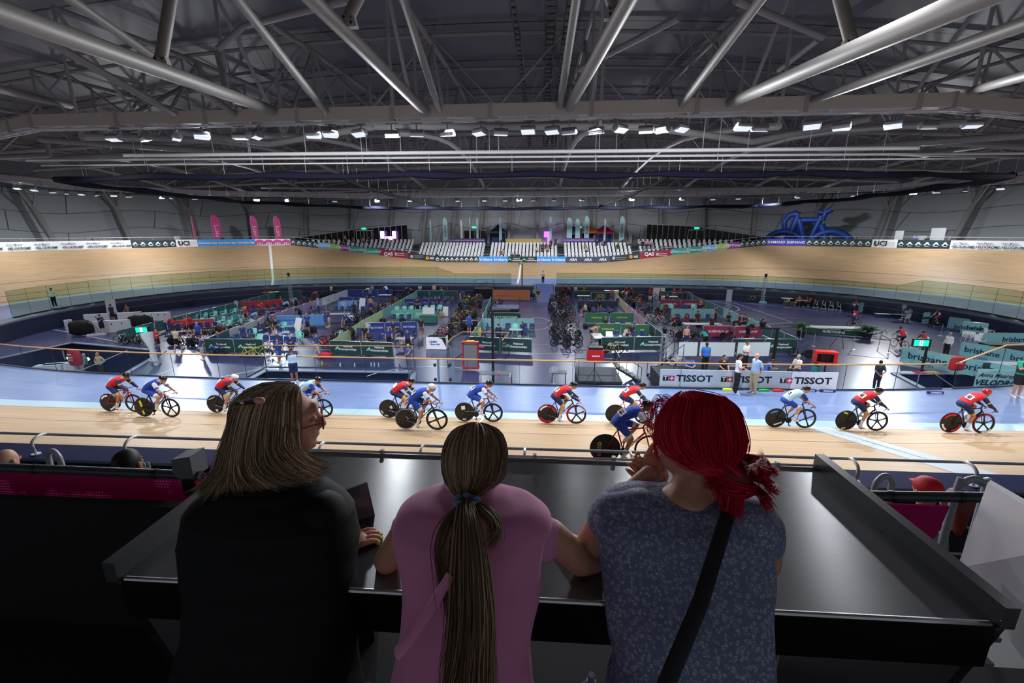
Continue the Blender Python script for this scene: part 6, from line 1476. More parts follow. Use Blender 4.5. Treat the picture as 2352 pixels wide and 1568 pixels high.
gl_run([V3(e1.x+.1, 24.2, 0), e1, e2, V3(e2.x+.2, 24.6, 0)], 0, 1.5, 'glass balustrade with timber rail around the middle navy pit')
gl_run([V3(-6.0, 27, 0), V3(-6.0, 28.5, 0), V3(-5.6, 30.5, 0), V3(-2.2, 30.5, 0), V3(-2.5, 28, 0)], 0, 1.6, 'glass balustrade with timber rail around the red treadmill')
p = G(1082, 850, 0); t = thing('treadmill', 'red framed treadmill with grey belt seen from behind the glass', 'treadmill', p); q = MB(); q.box((0, 0, 1.0), (.86, .16, 1.5)); q.build('belt_panel', mat('6b7078', .5), t)
q = MB()
for s in (-1, 1): q.box((s*.48, 0, 1.0), (.08, .2, 1.75))
q.box((0, 0, 1.86), (1.05, .3, .1)); q.box((0, 0, .2), (1.05, .5, .1)); q.box((.65, .1, 1.5), (.4, .1, .1)); q.build('red_frame', mat('a81c2a', .4), t)
q = MB(); q.box((0, 0, 1.94), (.5, .25, .06)); q.build('console', mat('e0b040', .4), t)
t = thing('glass_gate', 'pair of grey gate posts with black hinges in the near glass', 'gate', G(1018, 880, CZ));
for s in (0, 1):
 q = MB(); q.box((s*.7-.2, 0, .6), (.11, .05, 1.2)); q.build('gate_post', mat('6f8294', .4), t)
 for z in (.2, .9): q = MB(); q.box((s*.7-.35, -.04, z), (.12, .04, .14)); q.build('hinge', BLK, t)
t = thing('fabric_sack', 'tall white wrapped sack hanging by the left pit', 'sack', G(356, 838)); q = MB(); q.tube([(-.25, .1, 2.2), (-.15, .05, 1.8), (0, 0, 1.25), (.02, 0, 1.0), (.0, 0, .7), (.1, 0, .3), (.15, 0, 0)], [.42, .36, .2, .16, .22, .2, .16], 12, flat=.7); q.build('sack_body', mat('c9d2da', .6), t, True)
q = MB(); q.ring((.13, 0, .28), .2, .02, (0, 0, 1), 14, 5); q.build('tie_band', mat('8a929a', .6), t)
t = thing('pool_bag', 'red square bag with white lettering hanging over the left pit', 'bag', V3(-33.4, 26.5, 0)); t.location = G(176, 838, -.4); q = MB(); q.tube([(0, 0, 0), (0, 0, .2), (0, 0, .9), (0, 0, 1.1)], [.42, .5, .46, .36], 12, flat=.45, up=(1, 0, 0)); q.build('bag_body', mat('a82034', .6), t, True)
for k, s in enumerate(('FREE', 'BRING', 'WTG')): text(s, .15, WH, t, basis(V3(-.1, -.24, .8-.2*k), (1, 0, 0), (0, 0, 1)), bold=.004)
for i, (x, y, w) in enumerate([(127, 826, 1.6), (150, 858, 2.2), (120, 862, 1.6)]):
 t = thing('storage_cabinet', ['pale open topped cabinet in the left pit', 'pale long cabinet with small doors in the left pit', 'pale low cabinet at the bottom of the left pit'][i], 'cabinet', G(x, y, -1.2), .35); q = MB(); q.box((0, 0, .4), (w, .6, .8)); q.build('cabinet_body', mat('c3ced6', .5), t)
 for k in range(3): q = MB(); q.box((-w/3+k*w/3, -.305, .45), (w/3-.06, .02, .5)); q.build('door', mat('d5dde3', .5), t)
for i, (x, y) in enumerate([(159, 822), (200, 824)]):
 p = G(x, y, -.6); t = thing('bulkhead_lamp', 'oval glowing wall lamp in the left pit, %s one' % ('left', 'right')[i], 'wall lamp', p); q = MB(); q.ell((0, 0, 0), (.24, .05, .13)); q.build('lens', mat('fff8ee', .4, emit=2.2), t, True)
person(237, 868, 'hips', 180, 'person with pale hair and olive jacket in the left pit', 'a8a078', '2a2c30', -1.0, 'blond', 'long', 'long', 'long')
person(205, 866, 'stand', 120, 'person in teal and green low in the left pit', '3a8a80', '2a2c30', -1.0, 'grey', 'hair')
t = thing('stair_handrail', 'white metal stair handrail in the left pit', 'handrail', V3(-28.6, 24, -1.6)); q = MB(); q.tube([(-2.6, 0, 1.1), (-2, 0, 1.1), (-1.9, 0, 1.1), (1.2, 2.2, 2.6)], .03, 6); q.tube([(-1.9, 0, -.8), (-1.9, 0, 1.1)], .03, 6); q.build('rail', mat('9aa4ae', .4), t, True)
t = thing('stair_handrail', 'bent metal handrail against the navy pit wall at right', 'handrail', G(2103, 895, -.2)); q = MB(); q.tube([(0, 0, -1.4), (0, 0, .9), (.15, 0, 1.05), (.7, 0, 1.05), (2.2, 0, .1)], .03, 6); q.build('rail', mat('7a8494', .4), t, True)
t = thing('pit_banner', 'pale aqua hall name banner at the right end of the pit', 'banner', G(2310, 893, .4), -.12); q = MB(); q.box((0, 0, .2), (3.0, .04, 1.7)); q.build('printed_panel', mat('a8dadc', .6), t); text('Anna Meares', .3, mat('1d2a40', .5), t, basis(V3(-.6, -.03, .72), (1, 0, 0), (0, 0, 1)), bold=.004, shear=.3); text('VELODROME', .42, mat('1d2a40', .5), t, basis(V3(-.3, -.03, .3), (1, 0, 0), (0, 0, 1)), bold=.014, shear=.3)
t = thing('pillow_bag', 'red pillow shaped bag with white scribble before the aqua banner', 'bag', G(2190, 868)); q = MB(); q.tube([(0, 0, .5), (0, 0, .56), (0, 0, 1.1), (0, 0, 1.3), (0, 0, 1.36)], [.3, .46, .46, .36, .1], 14, flat=.3, up=(1, 0, 0)); q.build('bag_body', mat('b82028', .6), t, True); text('mex', .22, WH, t, basis(V3(-.05, -.16, 1.0), (1, 0, 0), (0, 0, 1)), shear=.3)
q = MB(); q.tube([(0, 0, 0), (0, 0, .55)], .03, 6); q.build('pole', BLK, t)
table(2300, 862, 2.2, .8, .8, 'b0b6bc', 'desk with laptops and papers at the right pit edge', -5)
t = thing('laptop', 'open dark laptop on the desk at the right pit', 'laptop', G(2270, 846, .82)); q = MB(); q.box((0, 0, .01), (.4, .3, .02)); q.build('base', BLK, t); q = MB(); q.box((0, .14, .16), (.42, .02, .3)); q.build('screen', mat('2c3a34', .3), t)
for i, (x, c, l) in enumerate([(2108, 'c83050', 'red'), (2138, 'd8c050', 'yellow'), (2082, 'd8dce0', 'white')]):
 q = MB(); q.box((0, 0, .03), (.8, .3, .05)); q.box((.1, .05, .07), (.6, .26, .03)); o = q.build('folded_bibs', mat(c, .7)); o.location = G(x, 857, .04); tag(o, 'folded %s bibs lying on the pit edge at right' % l, 'cloth')
for i, (x, y, c) in enumerate([(740, 838, 'd8e83a'), (782, 842, 'dfe8ec'), (815, 842, 'dfe8ec'), (853, 841, 'c8e0ec'), (860, 841, 'dfe8ec'), (870, 842, 'd0dce4'), (918, 843, 'd84a40')]):
 t = thing('drink_bottle', 'drink bottle on the floor behind the middle pit glass, %s from the left' % ORD[i], 'bottle', G(x, y)); q = MB(); q.lathe((0, 0, 0), [(.045, 0), (.045, .2), (.025, .24)], 10); q.build('bottle_body', mat(c, .3), t, True); q = MB(); q.lathe((0, 0, .24), [(.025, 0), (.02, .05)], 8); q.build('cap', mat('e8e8ea', .4), t)
for i, (x, y, c) in enumerate([(1145, 862, 'd84a60'), (1110, 862, '9aa8b0'), (1172, 866, 'c8ccd0'), (1197, 862, 'dfe8ec')]):
 t = thing('drink_bottle', 'bottle on the grey table behind the central glass, %s from the left' % ORD[i], 'bottle', G(x, y, .8)); q = MB(); q.lathe((0, 0, 0), [(.05, 0), (.05, .14), (.025, .2)], 10); q.build('bottle_body', mat(c, .3), t, True); q = MB(); q.lathe((0, 0, .2), [(.02, 0), (.02, .03)], 8); q.build('cap', WH, t)
t = thing('towel', 'white towel hanging at the left end of the grey table', 'towel', G(1126, 884, .7)); q = MB(); q.tube([(0, 0, .1), (.03, -.03, -.2), (-.02, -.03, -.6)], [.1, .13, .1], 8, flat=.4); q.build('cloth', mat('dfe4e8', .8), t, True)
DG = '24383c'
HB = [(-60, 303, 'eef1f5', 'AM', 6, 'white hall name hoarding at far left', 1), (303, 406, DG, 'MT', 6, 'dark hoarding with white peaks left of the white union board', 1), (406, 455, 'f0f2f4', 'UCI', 1, 'white union hoarding on the left bend', 1),
 (455, 587, '4a9be0', 'moreton bay', 3, 'sky blue hoarding under the pink flags', 1), (587, 668, 'eef0f2', 'PK', 4, 'white hoarding with pink animal shapes', 1), (668, 731, DG, 'MT', 5, 'dark peak hoarding below the first white seats', 1),
 (731, 757, '68b8e0', 'BRISBANE', 1, 'light blue festival hoarding on the left', 1), (757, 781, '8cb860', 'CYCLING', 1, 'green festival hoarding on the left', 1), (781, 803, '8a3a9a', 'FESTIVAL', 1, 'purple festival hoarding on the left', 1),
 (803, 872, '2f9a90', 'Queensland', 2, 'teal hoarding with script lettering on the left', 1), (872, 938, '8e2038', 'QAS', 1, 'maroon hoarding on the left of the far straight', 1),
 (938, 975, '2c3338', 'CR', 1, 'dark crest hoarding left of centre', 1), (975, 1000, '2c3338', 'AIS', 1, 'dark hoarding with gold emblem left of centre', 1), (1000, 1100, '2a343a', 'MT', 9, 'dark peak hoarding left of centre', 1),
 (1100, 1167, '3a94e0', 'brisbane', 2, 'bright blue hoarding left of the centre board', 1), (1167, 1233, '1d3236', 'National Championships', 2, 'dark championship hoarding at the centre', 1), (1233, 1299, '3a94e0', 'brisbane', 2, 'bright blue hoarding right of the centre board', 1),
 (1299, 1401, '3a4660', 'ARA', 3, 'slate hoarding right of centre', 1), (1401, 1440, '2c3338', 'CR', 1, 'dark crest hoarding right of centre', 1), (1440, 1469, '2c3338', 'AIS', 1, 'dark hoarding with gold emblem right of centre', 1),
 (1469, 1542, '8e2038', 'QAS', 1, 'maroon hoarding on the right of the far straight', 1), (1542, 1617, '2f9a90', 'Queensland', 2, 'teal hoarding with script lettering on the right', 1), (1617, 1643, '68b8e0', 'BRISBANE', 1, 'light blue festival hoarding on the right', 1),
 (1643, 1670, '8cb860', 'CYCLING', 1, 'green festival hoarding on the right', 1), (1670, 1697, '8a3a9a', 'FESTIVAL', 1, 'purple festival hoarding on the right', 1), (1697, 1760, DG, 'MT', 5, 'dark peak hoarding below the inflatable bicycle', 1),
 (1760, 1850, '3a3aa8', 'SHIMANO', 2, 'violet blue hoarding below the inflatable bicycle', 1), (1850, 2001, DG, 'MT', 9, 'long dark peak hoarding on the right bend', 1), (2001, 2059, 'f0f2f4', 'UCI', 1, 'white union hoarding on the right bend', 1),
 (2059, 2180, DG, 'MT', 6, 'dark peak hoarding right of the white union board', 1), (2180, 2420, 'eef1f5', 'AM', 4, 'white hall name hoarding at far right', 1)]
BH = .95
for x0, x1, colr, kind, n, lab, _ in HB:
 s0, s1 = s_of_px(x0), s_of_px(x1); steps = max(1, int(abs(s1-s0)/2)); o0 = outer(s0, .03)
 t = thing('advertising_hoarding', lab, 'hoarding', o0); p = MB();
 for i in range(steps):
  a, b = s0+(s1-s0)*i/steps, s0+(s1-s0)*(i+1)/steps; A, B = outer(a, .03)-o0, outer(b, .03)-o0; A2, B2 = outer(a, .09)-o0, outer(b, .09)-o0; u = V3(0, 0, BH)
  p.quad(B, A, A+u, B+u); p.quad(A2, B2, B2+u, A2+u); p.quad(A+u, A2+u, B2+u, B+u)
 p.build('printed_panel', mat(colr, .5), t)
 peaks = MB()
 for k in range(n):
  s = s0+(s1-s0)*(k+.5)/n; c = outer(s, -.1)-o0; pp, nn, tt, bb, cw = at_s(s); x = -tt; w = abs(s1-s0)/n
  Mx = lambda dx, dz: basis(c+x*dx-nn*.03+V3(0, 0, dz), x, (0, 0, 1))
  if kind == 'AM':
   text('Anna Meares', .25, mat('6a7078', .5), t, Mx(-w*.12, .68), bold=.003, shear=.3); text('VELODROME', .33, mat('2a3444', .5), t, Mx(w*.06, .28), bold=.01, shear=.25)
  elif kind == 'MT':
   q = [V3(-.28, 0, .35), V3(-.05, 0, .72), V3(.05, 0, .72), V3(.16, 0, .5), V3(.3, 0, .35), V3(.1, 0, .42), V3(0, 0, .55), V3(-.12, 0, .35)]
   peaks.prism([c+x*(v.x*min(1, w/.75)*1.3)+V3(0, 0, v.z) for v in q], nn*.02); peaks.box(c+V3(0, 0, .24), (.45*min(1, w/.75), .02, .06), 0, basis((0, 0, 0), x, nn).to_3x3())
  elif kind == 'PK':
   peaks.tube([c+x*-.55+V3(0, 0, .2), c+x*-.5+V3(0, 0, .5), c+x*-.1+V3(0, 0, .68), c+x*.4+V3(0, 0, .62), c+x*.55+V3(0, 0, .35)], [.1, .16, .2, .18, .1], 8, flat=.1, up=x)
   for dx in (-.4, -.1, .2, .45): peaks.box(c+x*dx+V3(0, 0, .25), (.14, .02, .3), 0, basis((0, 0, 0), x, nn).to_3x3())
  elif kind == 'UCI':
   text('UCI', .8, M_BLACK, t, Mx(-w*.18, .47), bold=.02)
   for r in range(3): text('UNION CYCLISTE', .14, mat('7a7e84', .5), t, Mx(w*.25, .66-.19*r), name='small_lettering')
   q = MB()
   for r, cc in enumerate(range(5)): q.box(c+x*(-w*.42)+V3(0, 0, .2+.13*r), (.12, .02, .1), 0, basis((0, 0, 0), x, nn).to_3x3())
   q.build('colour_stripes', mat('6a5a30', .5), t)
  elif kind == 'QAS':
   text('QAS', .75, WH, t, Mx(-w*.22, .47), bold=.018); text('Queensland|Government'.split('|')[0], .26, WH, t, Mx(w*.25, .58), bold=.003); text('Government', .26, WH, t, Mx(w*.25, .3), bold=.003)
   q = MB(); q.ell(c+x*(w*.06)+V3(0, 0, .47), (.16, .02, .24), 0, 10, 6, basis((0, 0, 0), x, nn).to_3x3()); q.build('crest', mat('d8b8bc', .5), t)
  elif kind == 'CR':
   q = MB(); q.ell(c+x*(-w*.3)+V3(0, 0, .5), (.25, .02, .28), 0, 10, 6, basis((0, 0, 0), x, nn).to_3x3()); q.build('crest', mat('a8acb2', .5), t)
   for r in range(2): text('Australian Government' if r == 0 else 'Sports Commission', .17, WH, t, Mx(w*.15, .6-.24*r), name='small_lettering')
  elif kind == 'AIS':
   text('AIS', .5, WH, t, Mx(w*.2, .47), bold=.01); q = MB(); q.ell(c+x*(-w*.22)+V3(0, 0, .47), (.28, .02, .3), 0, 10, 6, basis((0, 0, 0), x, nn).to_3x3()); q.build('gold_emblem', mat('c8902a', .5), t)
  else:
   big = {'brisbane': .62, 'ARA': .6, 'Queensland': .6, 'SHIMANO': .48, 'moreton bay': .42, 'National Championships': .27}.get(kind, .5)
   if kind == 'National Championships': text('National', big, WH, t, Mx(.25, .6), bold=.004); text('Championships', big, WH, t, Mx(.35, .32), bold=.004); peaks.prism([c+x*(-.9+dx)+V3(0, 0, dz) for dx, dz in ((-.3, .25), (0, .7), (.1, .6), (.35, .25), (.0, .45))], nn*.02)
   else: text(kind, big, WH, t, Mx(0, .46), bold=.01 if kind != 'Queensland' else .002, shear=.25 if kind in ('Queensland', 'ARA') else 0, sx=min(1, 1.0))
 if peaks.v: peaks.build('emblem', {'PK': mat('d84a98', .5), 'National Championships': MINT}.get(kind, mat('dfe6e8', .5)), t)
t = thing('top_rail', 'thin steel rail with brackets above the far hoardings', 'rail', outer(OLEN*.25, .5, 1.5)); o0 = t.location.copy(); q = MB(); ss = srange(OLEN*.25, OLEN*.75, 2.0); q.tube([outer(s, .45, 1.28)-o0 for s in ss], .03, 5); q.build('rail_tube', M_RAIL, t, True); q = MB()
for s in ss[::1]: q.tube([outer(s, .1, .8)-o0, outer(s, .3, 1.15)-o0, outer(s, .45, 1.28)-o0], .02, 4)
q.build('bracket', M_RAIL, t, True)
SB = [(680, 936, 'outer left block'), (953, 1108, 'left of centre block'), (1121, 1282, 'centre block'), (1296, 1458, 'right of centre block'), (1474, 1757, 'outer right block')]
seat = MB(); seat.box((0, .1, .42), (.44, .12, .05)); seat.prism([(-.21, .2, .38), (.21, .2, .38), (.2, .27, .84), (.12, .28, .9), (-.12, .28, .9), (-.2, .27, .84)], (0, .05, 0)); seat.box((0, .12, .2), (.06, .08, .4)); seat.box((0, .13, .5), (.4, .05, .32))
SEATM = seat.mesh('stadium_seat'); SEATM.materials[0] = mat('e4e6ea', .45); allseats = []
riser = MB()
for k in range(6):
 zz = 4.05+k*.5; pts = srange(s_of_px(640), s_of_px(1800), 2.5); prev = None
 for s in pts:
  pp, nn, tt, bb, cw = at_s(s); off_ = 7*math.cos(bb)+.9+k*.82; zt = max(zz, CZ+RISE+7*math.sin(bb)-.02); zt = min(zt, ZCON)
  a = pp+nn*off_; b = pp+nn*(off_+.84); cur = (V3(a.x, a.y, zt-.5), V3(a.x, a.y, zt), V3(b.x, b.y, zt))
  if prev: riser.quad(prev[0], cur[0], cur[1], prev[1]); riser.quad(prev[1], cur[1], cur[2], prev[2])
  prev = cur
struct('floor', riser, mat('3c3f45', .7))['label'] = 'grey concrete seating terraces on the far straight'
for bi, (x0, x1, lab) in enumerate(SB):
 s0, s1 = s_of_px(x0), s_of_px(x1); n = int(abs(s1-s0)/.575)
 for k in range(6):
  zz = 4.05+k*.5
  if k == 5 and bi in (1, 2, 3): continue
  idx = 0
  for i in range(n):
   s = s0+(s1-s0)*(i+.5)/n; pp, nn, tt, bb, cw = at_s(s)
   if zz < CZ+RISE+7*math.sin(bb)-.02: continue
   if bi == 4 and 1702 < x0+(x1-x0)*(i+.5)/n < 1716: continue
   p = pp+nn*(7*math.cos(bb)+.9+k*.82+.35); p.z = zz; idx += 1
   allseats.append(((p-V3(0, 0, H)).length, p, math.atan2(nn.y, nn.x)-PI/2, bi, k, idx, lab))
allseats.sort(key=lambda a: a[0]); rest = MB()
RW = ['front row', 'second row', 'third row', 'fourth row', 'fifth row', 'top row']; GREYS = [mat('e2e4e8', .45), mat('d4d8dc', .45), mat('8d949a', .5)]
ORD2 = ORD+['forty'+('-'+ORD[k-1] if k else '-zeroth') for k in range(0, 10)]+['fifty'+('-'+ORD[k-1] if k else 'th') for k in range(0, 10)]
for j, (d, p, rz, bi, k, idx, lab) in enumerate(allseats):
 if j < 300:
  o = bpy.data.objects.new('stadium_seat', SEATM); COL.objects.link(o); o.location = p; o.rotation_euler = (0, 0, rz)
  tag(o, 'white flip-up stadium seat, %s, %s from the left in the %s' % (RW[k], ORD2[min(idx-1, len(ORD2)-1)], lab), 'seat', 'white seats in the '+RW[k]+' of the '+lab)
  if bi in (0, 4) and RND.random() < .35: o.material_slots[0].link = 'OBJECT'; o.material_slots[0].material = GREYS[2]
 else:
  R = Matrix.Rotation(rz, 3, 'Z'); rest.add([R @ Vector(v)+p for v in seat.v], seat.f)
o = rest.build('stadium_seats', GREYS[0]); tag(o, 'rows of more distant white stadium seats behind the nearer ones', 'seats', None, 'stuff')
for i, x in enumerate([944, 1114, 1289, 1466]):
 s = s_of_px(x); pp, nn, tt, bb, cw = at_s(s); t = thing('aisle_steps', 'dark steps between seat blocks, %s aisle from the left' % ORD[i], 'steps', pp+nn*(7*math.cos(bb)+1.0)+V3(0, 0, 3.9), math.atan2(nn.y, nn.x)-PI/2)
 for k in range(9): q = MB(); q.box((0, .25+k*.5, .2+k*.31), (1.2, .5, .1)); q.build('step', mat('16171a', .6), t)
 for sx in (-.65, .65): q = MB(); q.tube([(sx, 0, .9), (sx, 4.4, 3.6)], .025, 5); q.tube([(sx, 4.4, 2.6), (sx, 4.4, 3.6)], .025, 5); q.build('handrail', mat('8a8e94', .4), t)
def in_stand(px, row, extra=.3):
 s = s_of_px(px); pp, nn, tt, bb, cw = at_s(s); p = pp+nn*(7*math.cos(bb)+.9+row*.82+extra); p.z = max(4.05+row*.5, CZ+RISE+7*math.sin(bb)); p.z = min(p.z, ZCON) if row < 6 else ZCON; return p, math.degrees(math.atan2(nn.y, nn.x))-90
for i, (x, row, po, sh) in enumerate([(1000, 0, 'sit', '2a2c30'), (1148, 1, 'sit', '8a4a3a'), (1153, 1, 'sit', 'b8a090'), (1176, 0, 'sit', '2a2a30'), (1183, 0, 'sit', '3a3034'), (1190, 0, 'sit', '1b1b20'), (1232, 2, 'sit', 'd8b8b0'), (1245, 3, 'sit', '15161a'), (1246, 2, 'sit', '1b1b22'),
  (1254, 3, 'sit', '5a3a3a'), (1258, 2, 'sit', 'b89080'), (1264, 3, 'sit', '3a3438'), (1266, 4, 'sit', '22242c'), (1277, 4, 'stand', '3a3a44'), (1350, 2, 'sit', 'b8a898'), (1348, 3, 'sit', '7a8a6a'), (1377, 4, 'sit', '15161a'), (1390, 4, 'sit', '9a8a90'), (1396, 4, 'sit', '1b1b20'), (1425, 3, 'sit', '2a2a34'),
  (1453, 4, 'sit', '8a8a70'), (1478, 4, 'sit', 'c8b0a8'), (1485, 4, 'sit', '15161a'), (1494, 4, 'sit', 'd8a8c8'), (1502, 4, 'sit', 'd890c0'), (1611, 5, 'sit', '2a2a30'), (737, 5, 'sit', 'a87868'), (752, 4, 'sit', '3a3034'), (757, 3, 'sit', 'b08878'), (779, 5, 'stand', 'a08078'), (777, 4, 'sit', '2a2a30'), (797, 5, 'sit', '8a6a60'), (819, 5, 'sit', 'b89890'), (832, 5, 'sit', '1b1b20'), (873, 5, 'sit', '9a6a5a')]):
 p, a = in_stand(x, row); person(0, 0, po, a+180+RND.uniform(-20, 20), 'spectator in the far stand, %s' % ('%s with %s clothing, %s' % (['front row', 'second row', 'third row', 'fourth row', 'fifth row', 'top row'][row], 'dark' if sh < '4' else 'light', ORD[i]+' listed')) if 0 else 'spectator %s in %s top, %s of the far stand, %s counted' % ('standing' if po == 'stand' else 'seated', 'dark' if sh[0] in '123' else 'pale', RW[row], ORD[i]), sh, '2a2e38', 0, RND.choice(['dark', 'brown', 'blond']), 'hair', loc=p)
for i, (x, sh) in enumerate([(197, '15161a'), (213, 'd89aa0'), (228, '8a8a90'), (243, '6a5030'), (388, '1b1b20'), (392, '8a7a50'), (505, '16181c'), (515, '15161a'), (628, '2a2c34'), (648, 'c82830'), (1893, 'c89aa0'), (1903, '3a2a34'), (1960, 'd8a8b0'), (1970, 'b87a70'), (2020, '1b1b20'), (2033, '2a2c34'), (2090, '2a4a88'), (2115, '15161a')]):
 s = s_of_px(x); pp, nn, tt, bb, cw = at_s(s); p = pp+nn*(7*math.cos(bb)+1.2); p.z = ZCON-.2
 if x in (2090, 2115, 648, 628, 515): p.z = ZCON
 person(0, 0, 'stand' if p.z == ZCON else 'sit', math.degrees(math.atan2(nn.y, nn.x))+90, 'spectator behind the bend hoardings in %s top, %s along from the left' % ({'1': 'black', '2': 'dark blue', '3': 'dark', '6': 'brown', '8': 'grey'}.get(sh[0], 'pink red'), ORD[i]), sh, '2a2e38', 0, 'dark', 'hair', loc=p+(V3(0, 0, 0) if p.z == ZCON else V3(0, 0, .25)))
def con(px, back, z=ZCON):
 s = s_of_px(px); pp, nn, tt, bb, cw = at_s(s); p = pp+nn*(7*math.cos(bb)+back); p.z = z; return p, math.atan2(nn.y, nn.x)-PI/2, nn, -tt
def glazing(n, x0, x1, h0, h1, cnt, door=None):
 s0, s1 = s_of_px(x0), s_of_px(x1); t0 = None; g = MB(); f = MB()
 for i in range(cnt):
  a, b = s0+(s1-s0)*i/cnt, s0+(s1-s0)*(i+1)/cnt; ha, hb = h0+(h1-h0)*i/cnt, h0+(h1-h0)*(i+1)/cnt; A, B = wall_pt(a, 0, 2.2), wall_pt(b, 0, 2.2); A.z = B.z = ZCON
  g.quad(A, B, B+V3(0, 0, hb), A+V3(0, 0, ha)); f.beam(A, A+V3(0, 0, ha), .09, .09); f.beam(A+V3(0, 0, ha), B+V3(0, 0, hb), .09, .12); f.beam(A+V3(0, 0, 0), B, .08, .1)
 o = struct('window_%d' % n, g, mat('0b0d10', .12)); f.build('window_frame', mat('8f9296', .4), o); return o
glazing(1, 610, 795, .6, 2.6, 14); glazing(2, 795, 915, 2.6, 3.4, 9); glazing(3, 1498, 1600, 3.4, 3.0, 8); glazing(4, 1600, 1850, 3.0, .5, 17); glazing(5, 1052, 1105, 2.4, 2.4, 4)
for i, (x, hh) in enumerate([(818, 2.7), (1078, 2.9), (1335, 2.9), (1610, 2.7)]):
 p, rz, nn, tt = con(x, WOFF-7.5); p = wall_pt(s_of_px(x), 0, 2.6); p.z = ZCON; t = thing('exit_sign', 'small green exit sign on the far wall, %s from the left' % ORD[i], 'exit sign', p+V3(0, 0, hh), rz); q = MB(); q.box((0, 0, 0), (.75, .1, .32)); q.build('green_panel', mat('20b894', .4, emit=1.0), t)
 if i in (0, 3):
  t = thing('door_portal', 'pale framed glass double door under the %s exit sign' % ('left' if i == 0 else 'right'), 'door', p, rz)
  for sx in (-1.3, 0, 1.3): q = MB(); q.box((sx, -.05, 1.2), (.12, .12, 2.4)); q.build('door_post', mat('a8abae', .4), t)
  q = MB(); q.box((0, -.05, 2.4), (2.7, .12, .14)); q.build('lintel', mat('a8abae', .4), t)
def feather(px, back, h, w, colr, label, txt=None, tc='24404a', edge=1.0):
 p, rz, nn, tt = con(px, back); t = thing('feather_flag', label, 'flag', p, rz, 'feather flags on the concourse'); q = MB(); q.tube([(-w/2, 0, 0), (-w/2, 0, h*.8), (-w*.42, 0, h*.95), (-w*.15, 0, h)], .025, 6); q.build('pole', mat('c8ccd0', .4), t, True)
 q = MB(); pts = [(-w/2, h*.12), (w/2, h*.2), (w/2, h*.78), (w*.36, h*.9), (w*.05, h*.985), (-w*.2, h), (-w*.42, h*.93), (-w/2, h*.8)]; q.prism([(x, 0, z) for x, z in pts], (0, .03, 0)); q.build('sail', mat(colr, .6), t)
 if txt: text(txt, w*.62, mat(tc, .5), t, basis(V3(.0, -.03, h*.5), (0, 0, 1), (-1, 0, 0)), bold=.006)
AQ = '9fc9cc'
for x, bk_, h, w, c, l, tx, tc in [(508, 2.5, 4.6, 1.1, 'd8408c', 'pink feather flag, leftmost wide one', 'AMY\'S', 'f0c8e0'), (459, 2.5, 4.4, .2, 'c83070', 'thin pink feather flag seen edge on at far left', None, ''), (590, 2.5, 4.6, .9, 'd8408c', 'pink feather flag, middle of the wide ones', 'AMY\'S', 'f0c8e0'), (640, 2.5, 4.6, .95, 'd8408c', 'pink feather flag, rightmost of the pink ones', 'AMY\'S', 'f0c8e0'),
  (974, 8, 4.3, .25, AQ, 'narrow aqua feather flag at the left end of the centre blocks', None, ''), (1009, 8, 4.6, .75, AQ, 'wide aqua feather flag left of centre', 'BRISBANE', '24404a'), (1048, 8, 4.2, .3, 'dfe6e6', 'pale narrow feather flag left of the exit sign', None, ''), (1069, 8, 4.6, .12, 'dfe6e6', 'thin white feather flag seen edge on', None, ''), (1087, 8, 4.5, .35, AQ, 'narrow aqua flag right of the exit sign', None, ''), (1143, 8, 4.5, .45, '9ab8d0', 'blue grey feather flag near the dark tent', None, ''),
  (1265, 8, 4.7, .4, AQ, 'slim aqua feather flag by the purple screen', None, ''), (1311, 8, 4.5, .9, AQ, 'aqua feather flag left of the orange tent', None, ''), (1331, 8, 4.3, .8, 'a8ccd4', 'second aqua feather flag left of the orange tent', None, ''), (1353, 8, 4.8, .8, AQ, 'aqua feather flag with dark vertical lettering at the orange tent', 'Bicycle', '24404a'), (1397, 8, 4.3, .3, 'dfe6e6', 'white narrow feather flag at the magenta tent', None, ''), (1438, 8, 4.7, .85, AQ, 'aqua feather flag right of the magenta tent', 'BRISBANE', '24404a')]:
 feather(x, 5.6 if bk_ == 8 else bk_, h, w, c, l, tx, tc)
def tent(px, back, w, h, roof, wallc, label, txt=None):
 p, rz, nn, tt = con(px, back); t = thing('event_tent', label, 'tent', p, rz); q = MB(); q.add([(-w/2, -w/2, h), (w/2, -w/2, h), (w/2, w/2, h), (-w/2, w/2, h), (0, 0, h+1.2)], [(0, 1, 4), (1, 2, 4), (2, 3, 4), (3, 0, 4)]);
 q.box((0, -w/2, h-.15), (w, .03, .35)); q.build('roof', mat(roof, .6), t); q = MB(); q.box((0, w/2-.1, h/2), (w, .05, h)); q.box((-w/2+.03, 0, h/2), (.05, w, h)); q.build('side_wall', mat(wallc, .6), t)
 for sx in (-1, 1): q = MB(); q.tube([(sx*(w/2-.03), -w/2+.03, 0), (sx*(w/2-.03), -w/2+.03, h)], .03, 6); q.build('leg', ALU, t)
 if txt:
  for k, s in enumerate(txt.split('|')): text(s, .42, mat('a8c8c0', .5), t, basis(V3(0, w/2-.16, h*.72-.45*k), (1, 0, 0), (0, 0, 1)), bold=.008)
tent(1322, 7.3, 2.6, 2.0, '3a3a70', '30386a', 'blue pop-up tent left of the orange one', 'BRISBANE|CYCLING'); tent(1362, 7.3, 2.8, 2.2, 'd87a28', '2a50a8', 'orange roofed pop-up tent on the far concourse', 'LIVE|SOME'); tent(1398, 7.3, 3.0, 2.1, 'b81c5a', '2a60c0', 'magenta roofed pop-up tent on the far concourse', 'BRISBANE|CYCLING')
tent(1135, 7.3, 2.8, 2.2, '1c2a34', '2a3a6a', 'dark blue pop-up tent left of centre', None)
